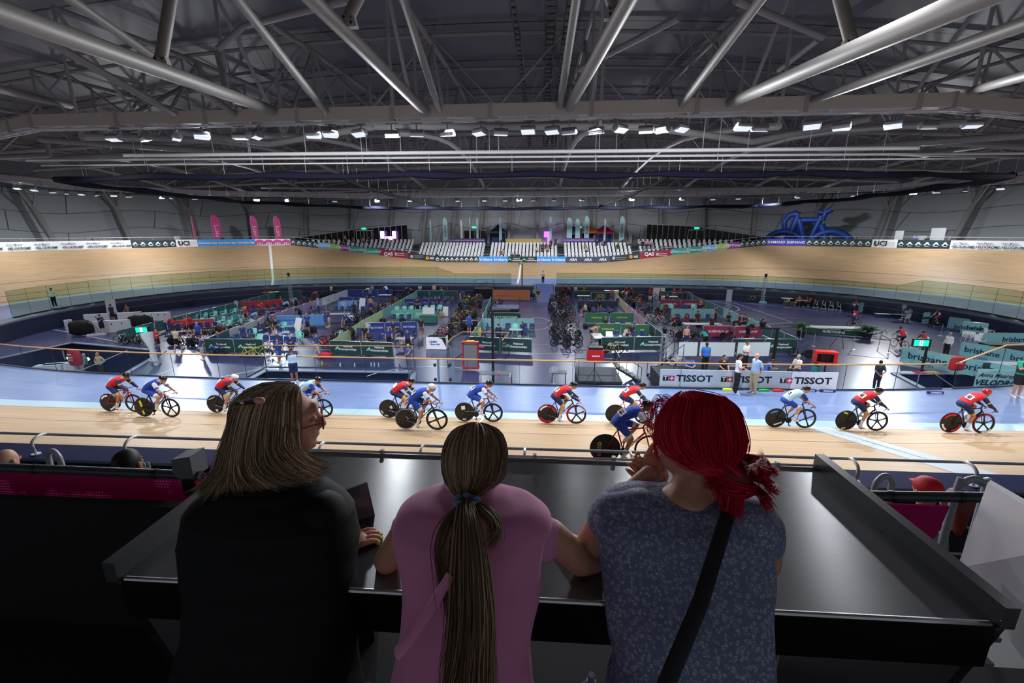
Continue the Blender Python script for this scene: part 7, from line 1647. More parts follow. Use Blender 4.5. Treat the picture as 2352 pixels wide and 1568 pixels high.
def panel(px0, px1, back, z0, z1, colr, label, name='banner', cat='banner', emit=0, txt=None, tc='e0d0f0', n=1):
 p0, rz, nn, tt = con(px0, back); p1 = con(px1, back)[0]; c = (p0+p1)/2; w = (p1-p0).length; d = p1-p0; t = thing(name, label, cat, c, math.atan2(d.y, d.x)); q = MB(); q.box((0, 0, (z0+z1)/2), (w, .05, z1-z0)); q.build('panel', mat(colr, .6, emit=emit), t)
 if txt:
  for k in range(n): text(txt, (z1-z0)*.42, mat(tc, .5), t, basis(V3(-w/2+w*(k+.5)/n, -.035, (z0+z1)/2), (1, 0, 0), (0, 0, 1)), bold=.006)
panel(1020, 1105, 5.6, .35, 1.05, '4a2a70', 'purple banner behind the left of centre seats', txt='CYCLING', n=5); panel(1298, 1372, 5.6, .35, 1.1, '5a3088', 'purple banner behind the right of centre seats', txt='CYCLING', n=4)
panel(1156, 1243, 5.6, .2, .95, 'c8a85a', 'yellow banner on the rail behind the centre seats'); panel(433, 548, 1.3, .2, .9, 'd8488c', 'pink banner behind the left sky blue hoarding', txt="AMY'S", tc='f0d0e4', n=3); panel(568, 676, 1.3, .2, .95, 'd8488c', 'pink banner at the left end of the seating', txt="AMY'S", tc='f0d0e4', n=3)
panel(856, 865, 6, 1.0, 2.3, 'b890f0', 'glowing lilac screen, left one of the pair', 'screen', 'screen', 2.5); panel(883, 891, 6, 1.0, 2.3, 'c890f0', 'glowing lilac screen, right one of the pair', 'screen', 'screen', 2.5); panel(866, 882, 6.2, .8, 1.4, 'e8a0f0', 'pink lit counter between the lilac screens', 'lit_counter', 'counter', 1.6)
panel(1249, 1268, 7, 1.2, 2.2, '9a4ad8', 'violet lit screen behind the centre seats', 'screen', 'screen', 2.0); panel(1258, 1262, 6.8, .1, 1.2, 'a040e0', 'violet light strip below the violet screen', 'light_strip', 'light', 3)
panel(421, 434, 5, .1, 1.6, 'c8ccd0', 'white notice board left of the pink banners', 'notice_board'); panel(1458, 1466, 7, .2, 1.9, '9a9fa4', 'grey notice board right of the flags', 'notice_board')
panel(2035, 2053, 2.5, .2, 2.2, 'd8dcda', 'white notice board right of the inflatable bicycle', 'notice_board'); panel(2072, 2102, 3, .2, 1.6, 'a8acb2', 'low grey partition at the right bend', 'partition', 'partition'); panel(2104, 2134, 3.4, .2, 2.5, 'c4c8cc', 'tall pale partition at the right bend', 'partition', 'partition')
panel(1798, 1838, 1.0, .15, 1.0, '5a6a80', 'slate banner with white capitals before the inflatable bicycle', txt='ARA', tc='e6eaf0', n=1)
p, rz, nn, tt = con(1845, 4.2); t = thing('inflatable_bicycle', 'giant inflatable blue bicycle behind the right hoardings', 'inflatable', p, rz); BL = mat('1d48a0', .45)
k_ = 1.0
a, b = con(1765, 4.2)[0], con(1930, 4.2)[0]; W = (b-a).length; u = W/22.0
def X(px): return (px-1845)/165*W
Z = lambda py: (555-py)/33.0*2.55
for cx in (1795, 1893):
 q = MB(); q.ring((X(cx), 0, Z(563)), W*.285, .5, (0, 1, 0), 28, 10, a0=0, a1=2*PI); q.v = [(x, y, max(0, z)) for x, y, z in q.v]; q.build('wheel', BL, t, True)
def tb_(pts, r, nm): q = MB(); q.tube([(X(x), 0, Z(y)) for x, y in pts], r, 10); q.build(nm, BL, t, True)
tb_([(1822, 507), (1868, 507)], .42, 'top_tube'); tb_([(1868, 500), (1848, 552)], .42, 'seat_tube'); tb_([(1822, 505), (1835, 535), (1848, 556)], .5, 'down_tube'); tb_([(1818, 500), (1808, 530), (1795, 556)], .48, 'fork'); tb_([(1870, 515), (1893, 556)], .45, 'seat_stay')
tb_([(1870, 508), (1875, 495), (1875, 490)], .35, 'seat_post'); tb_([(1858, 492), (1868, 494), (1880, 492), (1886, 488)], [.25, .3, .4, .42], 'saddle'); tb_([(1820, 498), (1812, 495), (1800, 497), (1790, 508), (1793, 522), (1800, 523)], [.5, .5, .4, .38, .38, .3], 'handlebar')
FLM = mat('8a8a8e', .4, .3); LENS = mat('dfe6ee', .25, emit=.45); LENSB = mat('ffffff', .3, emit=30)
def flood(p, ang, tilt, label, bright=False, group='floodlights on the ring girder'):
 t = thing('floodlight', label, 'floodlight', p, 0, group, rot=(math.radians(tilt), 0, ang)); q = MB(); q.tube([(0, 0, -.25), (0, 0, .0)], .03, 5); q.box((0, 0, .02), (.5, .05, .05)); q.build('bracket', FLM, t)
 q = MB(); q.prism([(-.3, -.2, -.5), (-.3, .22, -.5), (-.3, .16, -.28), (-.3, -.05, -.22), (-.3, -.2, -.34)], (0, 0, 0)) if 0 else q.tube([(-.32, 0, -.36), (-.3, 0, -.36), (.3, 0, -.36), (.32, 0, -.36)], [.08, .19, .19, .08], 10, flat=.75); q.build('housing', FLM, t, True)
 q = MB(); q.box((0, -.03, -.5), (.56, .3, .02)); q.build('lens', LENSB if bright else LENS, t)
NX_ = [(255, 0), (320, 0), (400, 0), (455, 0), (545, 0), (590, 0), (715, 0), (755, 0), (828, 0), (897, 1), (955, 0), (1026, 0), (1105, 0), (1150, 0), (1215, 0), (1272, 0), (1308, 0), (1370, 0), (1420, 0), (1486, 0), (1524, 0), (1560, 0), (1705, 0), (1752, 0), (1870, 0), (1940, 0), (2062, 0), (2145, 0), (2240, 0)]
rg = random.Random(9)
for i, (x, br_) in enumerate(NX_):
 yy = 262 if x < 1600 else 262-(x-1600)*.035; p = GY(x, yy, 20.1); p.z = RZ-.42
 flood(p, rg.uniform(-.8, .8), rg.uniform(-28, 18), 'floodlight under the near girder, %s from the left%s' % (ORD[i], ', glowing brightest' if br_ else ''), bool(br_))
far = [(40, 0), (75, 0), (115, 0), (150, 0), (185, 0), (215, 0), (255, 0), (290, 0), (365, 1), (395, 0), (445, 0), (588, 1), (660, 0), (770, 0), (858, 0), (948, 0), (1048, 0), (1110, 0), (1165, 0), (1195, 0), (1225, 0), (1270, 0), (1345, 0), (1447, 1), (1560, 0), (1640, 0), (1700, 0), (1835, 0), (1960, 0), (2040, 0), (2100, 1), (2160, 0), (2225, 0), (2300, 0)]
RGP = [(proj(RGA(2+k*.02))[0], 2+k*.02) for k in range(400)]
for i, (x, br_) in enumerate(far):
 p = min((abs(a-x), u_) for a, u_ in RGP)[1]; p = RGA(p); p.z = RZ-.42
 flood(p, rg.uniform(-.8, .8), rg.uniform(-25, 25), 'distant floodlight on the far ring, %s from the left%s' % (ORD[i], ', glowing' if br_ else ''), bool(br_), 'floodlights on the far ring')
def pipe(x0, x1, y0, y1, r, Y, label, m):
 a, b = GY(x0, y0, Y), GY(x1, y1, Y); t = thing('suspended_pipe', label, 'pipe', a); q = MB(); q.tube([V3(0, 0, 0), b-a], r, 8); q.build('pipe', m, t, True); L = b-a; q = MB()
 for k in range(1, 8): p = L*(k/8); q = MB(); q.tube([p, p+V3(0, 0, 2.2)], .02, 5); q.build('hanger_rod', M_RAIL, t)
 return a, b
PW = mat('e8e8e6', .35)
pipe(285, 2110, 357, 340, .1, 27, 'upper white pipe hanging across the hall below the girder', PW); pipe(60, 2352, 368, 352, .07, 28, 'long white pipe just below the upper pipe', PW); pipe(95, 2240, 380, 364, .045, 27.5, 'thin white curtain rail across the hall', PW)
NET = mat('080b24', .7, spec=.2);
def netrun(pts, r, label, z=12.0):
 P = [G(x, y, z) for x, y in pts]; t = thing('rolled_net', label, 'net', P[0]); o0 = P[0].copy(); Q = []
 for a, b in zip(P[:-1], P[1:]):
  n = max(2, int((b-a).length/1.2)); Q += [a.lerp(b, k/n) for k in range(n)]
 Q.append(P[-1]); rr = [r*(1+.35*math.sin(i*1.3)*math.sin(i*.37)) for i in range(len(Q))]; Q = [q-o0+V3(0, 0, -.12*abs(math.sin(i*.5))) for i, q in enumerate(Q)]
 m = MB(); m.tube(Q, rr, 8, flat=1.5); m.build('net_bundle', NET, t, True)
 for i in range(0, len(Q)-1, 2): m = MB(); m.tube([Q[i], Q[i]+V3(0, 0, 1.15)], .012, 4); m.build('hanging_cord', mat('c8ccd0', .4), t)
 return t
netrun([(125, 412), (300, 404), (560, 402), (800, 400), (1176, 398), (1560, 398), (1900, 396), (2330, 402)], .12, 'long rolled dark net across the hall, nearest run'); netrun([(125, 412), (330, 437), (560, 462), (850, 476)], .12, 'rolled dark net running away at the left'); netrun([(850, 476), (1180, 478), (1600, 474), (1780, 470)], .14, 'rolled dark net across the far side')
netrun([(2330, 402), (2150, 430), (1950, 455), (1700, 474)], .14, 'rolled dark net running away at the right'); netrun([(790, 410), (880, 440), (1010, 472)], .09, 'thin rolled net running diagonally left of centre'); netrun([(1535, 404), (1440, 450), (1375, 474)], .09, 'thin rolled net running diagonally right of centre')
def sm(pts, k=5):
 P = [Vector(p) for p in pts]; o = []
 for i in range(len(P)-1):
  a, b, c, d = P[max(0, i-1)], P[i], P[i+1], P[min(len(P)-1, i+2)]
  for j in range(k): u = j/k; o.append(.5*((2*b)+(c-a)*u+(2*a-5*b+4*c-d)*u*u+(3*b-a-3*c+d)*u**3))
 return o+[P[-1]]
rows = []
ss = srange(-60, 62, 2.0)
AL = mat('1d2a5c', .35)
def nstrip(fs_, m, name='wall_near'):
 q = MB(); prev = None
 for s in ss:
  cur = [f(s) for f in fs_]
  if prev:
   for i in range(len(cur)-1): q.quad(prev[i], cur[i], cur[i+1], prev[i+1])
  prev = cur
 return struct(name, q, m)
nstrip([lambda s: outer(s, -.06, -.02), lambda s: outer(s, -.06, .42), lambda s: outer(s, .62, .42), lambda s: outer(s, .66, .38), lambda s: outer(s, .66, -1.6)], mat('0e1648', .7, spec=.15))['label'] = 'navy kerb wall along the outside of the near track'
t = thing('track_rail', 'chrome rail on curved stanchions along the near track edge', 'rail', outer(0, .1, .5)); o0 = t.location.copy(); q = MB()
q.tube([outer(s, .1, .73)-o0 for s in ss], .028, 8); q.build('rail_tube', M_RAIL, t, True)
for k, s in enumerate(srange(-46, 46, 1.92)):
 q = MB(); q.tube(sm([outer(s, .1, .73)-o0, outer(s, .18, .77)-o0, outer(s, .3, .75)-o0, outer(s, .38, .66)-o0, outer(s, .36, .44)-o0], 4), .026, 8); q.disc(outer(s, .36, .43)-o0, .075, .02, (0, 0, 1), 12); q.build('stanchion', M_RAIL, t, True)
FZ = 6.62
q = MB(); q.quad((-45, -6, FZ), (45, -6, FZ), (45, 1.75, FZ), (-45, 1.75, FZ)); q.quad((-45, 1.75, FZ), (45, 1.75, FZ), (45, 1.75, FZ-1.4), (-45, 1.75, FZ-1.4))
z = FZ-1.4; y = 1.75
for k in range(6): q.quad((-45, y, z), (45, y, z), (45, y+.85, z), (-45, y+.85, z)); q.quad((-45, y+.85, z), (45, y+.85, z), (45, y+.85, z-.38), (-45, y+.85, z-.38)); y += .85; z -= .38
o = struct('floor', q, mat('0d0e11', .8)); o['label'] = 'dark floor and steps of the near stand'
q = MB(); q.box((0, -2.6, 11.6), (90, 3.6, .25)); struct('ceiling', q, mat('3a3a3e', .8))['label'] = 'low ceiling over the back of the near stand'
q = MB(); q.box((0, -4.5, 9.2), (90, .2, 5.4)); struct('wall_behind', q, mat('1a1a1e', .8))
def metal_mat():
 n = NT('brushed_steel'); g = n.n('ShaderNodeTexCoord').outputs['Object']
 s = n.noise(n.mapv(g, (1.2, 90, 20)), 1.0, 3); s2 = n.noise(n.mapv(g, (6, 6, 6)), 1.0, 4)
 n.set('Base Color', n.mix(n.ramp(s2, [(.35, 0), (.7, .5)]), '8c8d90', '7a7b7e')); n.set('Metallic', 1.0); n.set('Roughness', n.math('ADD', n.math('MULTIPLY', s2, .12), .24)); n.set('Anisotropic', .85)
 tg = n.n('ShaderNodeTangent'); tg.direction_type = 'RADIAL'; tg.axis = 'Y'
 cv = n.n('ShaderNodeCombineXYZ'); cv.inputs[1].default_value = 1; vt = n.n('ShaderNodeVectorTransform'); vt.vector_type = 'VECTOR'; vt.convert_from = 'OBJECT'; vt.convert_to = 'WORLD'; n.l(cv.outputs[0], vt.inputs[0]); n.l(vt.outputs[0], n.b.inputs['Tangent'])
 n.bump(s, .08, .001); return n.m
SS = metal_mat(); SSR = mat('6e6f72', .3, .9)
TZ = 7.70; c1, c2, c3, c4 = G(285, 1308, TZ), G(2330, 1452, TZ), G(1885, 1078, TZ), G(700, 1030, TZ)
x0, x1, y0, y1 = c1.x, c2.x, (c1.y+c2.y)/2, (c3.y+c4.y)/2; TW = x1-x0; TD = y1-y0
t = thing('serving_counter', 'long brushed steel counter the three spectators lean on', 'counter', ((x0+x1)/2, (y0+y1)/2, FZ))
h = TZ-FZ; q = MB(); q.box((0, 0, h-.01), (TW, TD, .02)); q.build('countertop', SS, t)
q = MB(); q.box((0, -TD/2+.004, h-.07), (TW-.03, .014, .12)); q.build('front_apron', mat('0b0b0c', .4, .6), t)
q = MB(); q.tube([(-TW/2+.03, -TD/2, h-.004), (TW/2-.03, -TD/2, h-.004)], .007, 8); q.build('front_edge', mat('b0b0b2', .25, 1.0), t)
for s in (-1, 1):
 q = MB(); q.box((s*TW/2, 0, h+.022), (.034, TD+.02, .06)); q.build('side_lip', SSR, t)
 q = MB(); q.prism([(s*(TW/2-.0), -TD/2, h), (s*(TW/2), TD/2, h), (s*(TW/2-.0), TD/2, .0), (s*(TW/2-.0), -TD/2+.25, .0)], (.03, 0, 0)); q.build('side_panel', mat('39393d', .4, .7), t)
q = MB(); q.tube([(-TW/2, TD/2, h+.006), (TW/2, TD/2, h+.006)], .005, 8); q.build('back_rail', M_RAIL, t, True)
for i in range(7): q = MB(); q.box((-TW/2+TW*(i+.5)/7, TD/2, h+.01), (.014, .016, .016)); q.build('clip', M_RAIL, t)
q = MB(); q.box((0, -.12, .42), (TW-.3, .02, .05)); q.build('pink_lit_rail', mat('a84a6a', .6), t)  # pinkish light below the counter is put into this rail's colour
for s in (-.75, -.2, .75): q = MB(); q.box((s, -.1, h/2-.03), (.05, .05, h-.06)); q.build('leg', mat('202024', .5), t)
def mesh_banner():
 n = NT('pink_mesh_banner'); g = n.n('ShaderNodeTexCoord').outputs['Object']; v = n.n('ShaderNodeTexVoronoi'); v.inputs['Scale'].default_value = 60; v.inputs['Randomness'].default_value = 0; n.l(g, v.inputs['Vector'])
 nz = n.noise(g, 2.2, 3); k = n.math('MULTIPLY', n.math('LESS_THAN', v.outputs['Distance'], .35), n.ramp(nz, [(.52, 0), (.56, .85)]));
 df = n.n('ShaderNodeBsdfDiffuse'); df.inputs[0].default_value = (*lin('8a2458'), 1); tl = n.n('ShaderNodeBsdfTranslucent'); tl.inputs[0].default_value = (*lin('6a2048'), 1); a_ = n.n('ShaderNodeAddShader'); n.l(df.outputs[0], a_.inputs[0]); n.l(tl.outputs[0], a_.inputs[1])
 tr = n.n('ShaderNodeBsdfTransparent'); mx = n.n('ShaderNodeMixShader'); n.l(k, mx.inputs[0]); n.l(a_.outputs[0], mx.inputs[1]); n.l(tr.outputs[0], mx.inputs[2]); n.l(mx.outputs[0], n.t.nodes['Material Output'].inputs[0]); return n.m
MBN = mesh_banner(); DRL = mat('3d4045', .4, .3)
def drail(px0, py0, px1, py1, Y, r, label, name='hand_rail'):
 a, b = GY(px0, py0, Y), GY(px1, py1, Y); t = thing(name, label, 'rail', a); q = MB(); q.tube([V3(0, 0, 0), b-a], r, 12); q.build('rail_tube', DRL, t, True)
 for k in (.25, .8): q = MB(); q.tube([(b-a)*k-(b-a).normalized()*.012, (b-a)*k+(b-a).normalized()*.012], r*1.08, 12); q.build('cable_tie', BLK, t, True)
 return a, b
a, b = drail(-40, 1072, 462, 1092, 1.9, .024, 'thick dark handrail at the left in front of the pink banner')
t = thing('pink_banner', 'magenta mesh banner with pale capitals hung under the left rail', 'banner', (a+b)/2+V3(0, .02, -.12)); q = MB(); L = (b-a).length; q.box((0, 0, 0), (L*1.02, .008, .24)); q.build('mesh_fabric', MBN, t)
text('YOUR CITY', .2, mat('c9a9ba', .6), t, basis(V3(.0, -.008, -.13), (1, 0, 0), (0, 0, 1)), bold=.006)
t = thing('parapet', 'black parapet board below the left magenta banner', 'parapet', V3(-2.1, 1.72, 7.05)); q = MB(); q.box((0, 0, -.1), (2.6, .05, .78)); q.build('board', mat('08080a', .8), t)
a, b = drail(1975, 1138, 2262, 1142, 1.9, .024, 'thick dark handrail at the right of the counter')
t = thing('pink_banner', 'plain magenta banner hanging right of the counter', 'banner', GY(2085, 1215, 2.0)); q = MB(); q.prism([(-.16, 0, .14), (.16, 0, .14), (.14, 0, -.02), (.08, 0, -.14), (.07, 0, -.32), (-.16, 0, -.32)], (0, .012, 0)); q.build('mesh_fabric', MBN, t)
t = thing('rail_bracket', 'grey steel end bracket on the left handrail', 'bracket', GY(437, 1065, 1.92)); q = MB(); q.prism([(-.06, 0, -.02), (-.05, 0, .05), (.05, 0, .07), (.05, 0, -.05), (-.03, 0, -.06)], (0, .1, 0)); q.build('end_plate', mat('74787c', .4, .4), t); q = MB(); q.box((-.02, 0, -.12), (.05, .05, .1)); q.build('mount', BLK, t)
def hoop(px, py, w, Y, hh, label):
 p = GY(px, py, Y); t = thing('hoop_rail', label, 'rail', p); q = MB(); q.tube(sm([(-w, 0, -hh), (-w*.98, 0, -.06), (-w*.7, 0, .035), (0, 0, .07), (w*.7, 0, .035), (w*.98, 0, -.06), (w, 0, -hh)]), .021, 10); q.build('hoop', mat('aab0b4', .4, .3), t, True)
hoop(124, 1052, .055, 3.1, .5, 'pale curved hoop rail top at the left'); hoop(2030, 1112, .06, 3.0, .5, 'pale curved hoop rail right of the counter, left one'); hoop(2232, 1122, .085, 2.6, 1.4, 'pale curved hoop rail right of the counter, right one')
t = thing('white_partition', 'large pale grey partition panel at the right edge', 'partition', G(2275, 1300, 7.6)); t.location = (1.46, 1.18, 7.45)
A, B, C_, D_ = GY(2272, 1105, 1.55)-t.location, GY(2202, 1300, 1.55)-t.location, GY(2500, 1700, .75)-t.location, GY(2500, 1240, .75)-t.location
q = MB(); q.prism([A, B, C_, D_], (.03, .02, 0)); q.build('panel', mat('a9a6ad', .35), t)
text('2-202', .09, WH, t, basis(V3(0, 0, 0), (1, 0, 0), (0, 0, 1))) if 0 else None
kw = struct('trim_3', MB().box((0, 0, 0), (.001, .001, .001)), BLK) if 0 else None
p = GY(303, 1068, 3.4); t = thing('block_number', 'white section numbers on the navy kerb face behind the left rail', 'number', p+V3(0, 0, 0)); text('202 : 203', .1, WH, t, basis(V3(0, 0, 0), (1, 0, 0), (0, 0, 1)), bold=.002, name='digits')
person(0, 0, 'sit', 5, 'spectator with red cap and dark top below the right rail', '17181c', '22242a', 0, 'dark', 'cap', 'short', 'long', loc=GY(2140, 1118, 3.3)-V3(0, 0, 1.28), over={'cap': [mat('e0202a', .6)]}, bulk=1.1)
person(0, 0, 'sit', -20, 'spectator with orange red hair right of the red cap', '1b1b20', '22242a', 0, 'red', 'long', 'short', 'long', loc=GY(2205, 1148, 3.0)-V3(0, 0, 1.32), skin=2)
person(0, 0, 'sit', 0, 'spectator in grey shirt low down behind the magenta banner', '6a7074', '6a7074', 0, 'dark', 'hair', 'short', 'long', loc=GY(2150, 1270, 2.5)-V3(0, 0, 1.35))
person(0, 0, 'sit', 0, 'bald headed spectator peeking above the left rail', '303a60', '22242a', 0, 'dark', 'bald', 'short', 'long', loc=GY(2, 1052, 3.3)-V3(0, 0, 1.25), skin=2)
person(0, 0, 'sit', 0, 'dark haired spectator peeking above the left rail near the numbers', '202228', '22242a', 0, 'dark', 'hair', 'short', 'long', loc=GY(290, 1075, 2.9)-V3(0, 0, 1.25))
for i, (x, y) in enumerate([(2205, 1215), (2185, 1255), (2170, 1290), (2205, 1250), (2190, 1310)]):
 p = GY(x, y, 2.6); t = thing('tip_up_seat', 'white and grey tip-up seat right of the counter, %s from the top' % ORD[i], 'seat', p-V3(0, 0, .95)); q = MB(); q.box((0, 0, .4), (.42, .38, .03)); q.build('seat_pad', mat('c9ccd0', .5), t); q = MB(); q.prism([(-.2, .18, .42), (.2, .18, .42), (.17, .24, .75), (-.17, .24, .75)], (0, .03, 0)); q.build('backrest', mat('8d9196', .5), t)
bag(0, 0, (.2, .2, .16), '1c3ab0', 'crumpled blue bag on the seats at the right', loc=GY(2190, 1300, 2.05)-V3(0, 0, .12))
def strandm(nm, cols, rough=.45):
 n = NT(nm); g = n.n('ShaderNodeNewGeometry').outputs['Random Per Island']; n.set('Base Color', n.ramp(g, cols)); n.set('Roughness', rough); n.set('Anisotropic', .6); n.set('Specular IOR Level', .22); return n.m
def rings(rows, n=40, p=2.4):
 """rows: (x_left, x_right, y) in the photograph, distance Y of the section's middle and its half thickness (metres)"""
 out = []
 for xl, xr, y, Y, th in rows:
  a, b = GY(xl, y, Y), GY(xr, y, Y); c = (a+b)/2; w = (b-a).length/2; r = []
  for k in range(n):
   t = 2*PI*k/n; cx, sx = math.cos(t), math.sin(t)
   r.append(V3(c.x+w*math.copysign(abs(cx)**(2/p), cx), c.y+th*math.copysign(abs(sx)**(2/p), sx), c.z))
  out.append(r)
 return out
def loft(rows, sub=6, n=48, p=2.3, disp=None, seed=1):
 R = rings(rows, n, p); m = MB(); S = []
 for i in range(len(R)-1):
  for k in range(sub):
   u = k/sub; u2 = u
   p0 = R[max(0, i-1)]; p1 = R[i]; p2 = R[i+1]; p3 = R[min(len(R)-1, i+2)]; row = []
   for j in range(n):
    a, b, c, d = p0[j], p1[j], p2[j], p3[j]
    row.append(.5*((2*b)+(c-a)*u2+(2*a-5*b+4*c-d)*u2*u2+(3*b-a-3*c+d)*u2**3))
   S.append(row)
 S.append(R[-1]); N = len(S)
 for i, row in enumerate(S):
  cen = sum(row, Vector())/n
  for j in range(n):
   if disp:
    d = (row[j]-cen); d.z = 0; L = d.length
    if L > 1e-5: row[j] = row[j]+d/L*disp(row[j], j/n, i/N)
 vs = [p for r in S for p in r]; fs = [(i*n+j, i*n+(j+1) % n, (i+1)*n+(j+1) % n, (i+1)*n+j) for i in range(N-1) for j in range(n)]
 fs.append(tuple(range(n))); fs.append(tuple((N-1)*n+j for j in range(n-1, -1, -1))); m.add(vs, fs); return m
from mathutils import noise as MN
def hair_mesh(roots, n=700, r=.0011, seg=12, jit=.004, seed=1, clump=.3):
 """roots: list of guide polylines (same length); strands are mixed between neighbouring guides"""
 rg = random.Random(seed); m = MB(); Gd = [[Vector(p) for p in g] for g in roots]; K = len(Gd); L = len(Gd[0])
 def cr(g, t):
  x = t*(len(g)-1); i = min(int(x), len(g)-2); u = x-i; a, b, c, d = g[max(0, i-1)], g[i], g[i+1], g[min(len(g)-1, i+2)]
  return .5*((2*b)+(c-a)*u+(2*a-5*b+4*c-d)*u*u+(3*b-a-3*c+d)*u**3)
 for s in range(n):
  x = rg.random()*(K-1); i = min(int(x), K-2); f = x-i; o = Vector((rg.gauss(0, jit), rg.gauss(0, jit), rg.gauss(0, jit))); t1 = 1-.3*rg.random()**2.2; P = []; ph = rg.random()*9; wv = rg.uniform(.2, 1)*jit*1.2
  for k in range(seg+1):
   t = t1*k/seg; p = cr(Gd[i], t).lerp(cr(Gd[i+1], t), f)+o*(.5+.9*t); p += Vector((math.sin(ph+t*7), math.cos(ph*1.3+t*6), 0))*wv*t; P.append(p)
  rr = r*rg.uniform(.6, 1.6); m.tube(P, [rr*(1-.75*(k/seg)**2) for k in range(seg+1)], 3, cap=False)
 return m
def gl(pts): return [GY(x, y, Y) for x, y, Y in pts]
def onhead(px, py, c, R, r, k=1.0):
 O = R.transposed() @ (V3(0, 0, H)-c); D = R.transposed() @ Vector(ray(px, py)); o = Vector([O[i]/r[i] for i in range(3)]); d = Vector([D[i]/r[i] for i in range(3)])
 a, b, cc = d.dot(d), 2*o.dot(d), o.dot(o)-k*k; q = b*b-4*a*cc; t = (-b-math.sqrt(q))/(2*a) if q > 0 else -b/(2*a)
 p = (o+d*t).normalized()*k; return c+R @ Vector([p[i]*r[i] for i in range(3)])
def glh(pts, c, R, r): return [onhead(p[0], p[1], c, R, r, p[2] if len(p) > 2 and p[2] > 1.0 and p[2] < 1.06 and len(p) == 4 else 1.03) if len(p) != 3 else GY(*p) for p in pts]
def fingers(mb, base, d, up, side, L, curl, r=.0085, thumb=1, spread=1.0):
 """a hand: palm, four curled fingers of different length, thumb leaving the side of the palm"""
 base = Vector(base); d = Vector(d).normalized(); side = Vector(side).normalized(); up = Vector(up).normalized(); R = Matrix((side, d, up)).transposed()
 mb.ell(base+d*.045, (.04, .052, .017), 0, 12, 8, R); tips = []
 for k, (o, l) in enumerate(((-.028, .068), (-.0095, .078), (.0095, .073), (.027, .057))):
  a = base+side*o*spread+d*.078; dirs = [d]; P = [a]; ang = 0
  for sg in (.45, .32, .26):
   dd = d*math.cos(ang)-up*math.sin(ang); P.append(P[-1]+dd*l*L*sg); ang += curl
  mb.tube([P[0]-d*.02]+P, [r*1.05, r, r*.95, r*.85, r*.6], 8); tips.append((P[-1], (P[-1]-P[-2]).normalized()))
 a = base-side*.034*thumb+d*.012; P = [a, a-side*.022*thumb+d*.024-up*.004, a-side*.026*thumb+d*.052-up*.012]; mb.tube([base]+P, [r*1.3, r*1.35, r*1.15, r*.75], 8); tips.append((P[-1], (P[-1]-P[-2]).normalized()))
 return tips
SKF = NT('near_skin'); nz = SKF.noise(SKF.n('ShaderNodeTexCoord').outputs['Object'], 30, 3); SKF.set('Base Color', SKF.mix(nz, 'b98068', 'cc9880')); SKF.set('Roughness', .5); SKF.set('Subsurface Weight', .08); SKF = SKF.m
def spectator(label, skin_mb, parts, loc, eye=None):
 t = thing('person', label, 'person', loc); inv = Matrix.Translation(-t.location)
 o = obj('body', skin_mb, SKF, t); o.matrix_local = inv; objs = [o]
 for nm, me, m in parts:
  me = me if isinstance(me, bpy.types.Mesh) else me.mesh(nm, True); o = obj(nm, me, m, t); o.matrix_local = inv; objs.append(o)
 return t, inv
rows = [(560, 700, 1090, 1.03, .06), (500, 745, 1118, 1.03, .09), (455, 790, 1150, 1.02, .115), (438, 806, 1195, 1.0, .125), (438, 812, 1260, .97, .13), (446, 805, 1330, .93, .13), (444, 800, 1420, .88, .135), (425, 812, 1520, .82, .14), (395, 830, 1640, .74, .15), (370, 850, 1800, .68, .15)]
def quilt(p, j, i): return -.006*abs(math.sin(p.z*46))**.35*1.0+.006+MN.noise(p*9)*.008
jk = loft(rows, 8, 56, 2.4, quilt)
def sleeve_(m, pts, rs, n=16):
 P = gl(pts); limb(m, P, rs, n)
sl = MB(); sleeve_(sl, [(738, 1180, 1.0), (750, 1290, .97), (752, 1300, 1.02), (745, 1270, 1.04)], [.075, .066, .055, .045]); sleeve_(sl, [(505, 1185, 1.0), (500, 1310, 1.0), (530, 1300, 1.04), (690, 1265, 1.1)], [.075, .066, .055, .04])
col = MB(); col.tube(gl([(590, 1095, 1.06), (640, 1085, 1.06), (690, 1092, 1.06)]), .035, 10)
headc = GY(647, 968, 1.12); b = MB(); HD = basis(headc, V3(.62, .78, 0).cross(V3(0, 0, 1)), V3(.62, .78, -.12)).to_3x3()   # local y = facing direction
def hd(x, y, z): return headc+HD @ V3(x, y, z)
lk = V3(.86, .5, -.1).normalized(); sdv = lk.cross(V3(0, 0, 1)).normalized(); upv = sdv.cross(lk); HD = Matrix((sdv, lk, upv)).transposed()
b.ell(headc, (.074, .092, .108), R=HD, nu=20, nv=14); b.ell(hd(0, .03, -.05), (.056, .064, .06), R=HD, nu=16, nv=12); b.ell(hd(0, .075, -.02), (.035, .022, .05), R=HD); b.ell(hd(0, .078, -.075), (.02, .018, .018), R=HD)
b.tube([hd(0, .088, .028), hd(0, .104, .0), hd(0, .112, -.018), hd(0, .095, -.028)], [.008, .011, .013, .008], 8); b.ell(hd(0, .092, -.045), (.022, .012, .008), R=HD); b.ell(hd(0, .088, .045), (.05, .012, .014), R=HD)
limb(b, [hd(0, -.02, -.07), GY(632, 1110, 1.03)], [.05, .055])
bd = MB(); limb(bd, gl([(735, 1275, 1.02), (768, 1258, 1.04)]), [.03, .026])
x = MB(); tp1 = fingers(x, GY(768, 1258, 1.04), V3(.8, .55, .02), V3(-.1, 0, 1), V3(.55, -.8, 0), .8, .4, thumb=1)
x.ell(hd(.03, .082, .014), (.012, .01, .008), R=HD); x.ell(hd(-.03, .082, .014), (.012, .01, .008), R=HD)
for v, f, m_ in ((bd.v, bd.f, 0),): b.add(v, f)
body = remesh(b, .007, 4, extra=x)
nails = MB()
for p_, d_ in tp1: nails.ell(p_-d_*.003+V3(0, -.006, .002), (.006, .005, .008), 0, 8, 6)
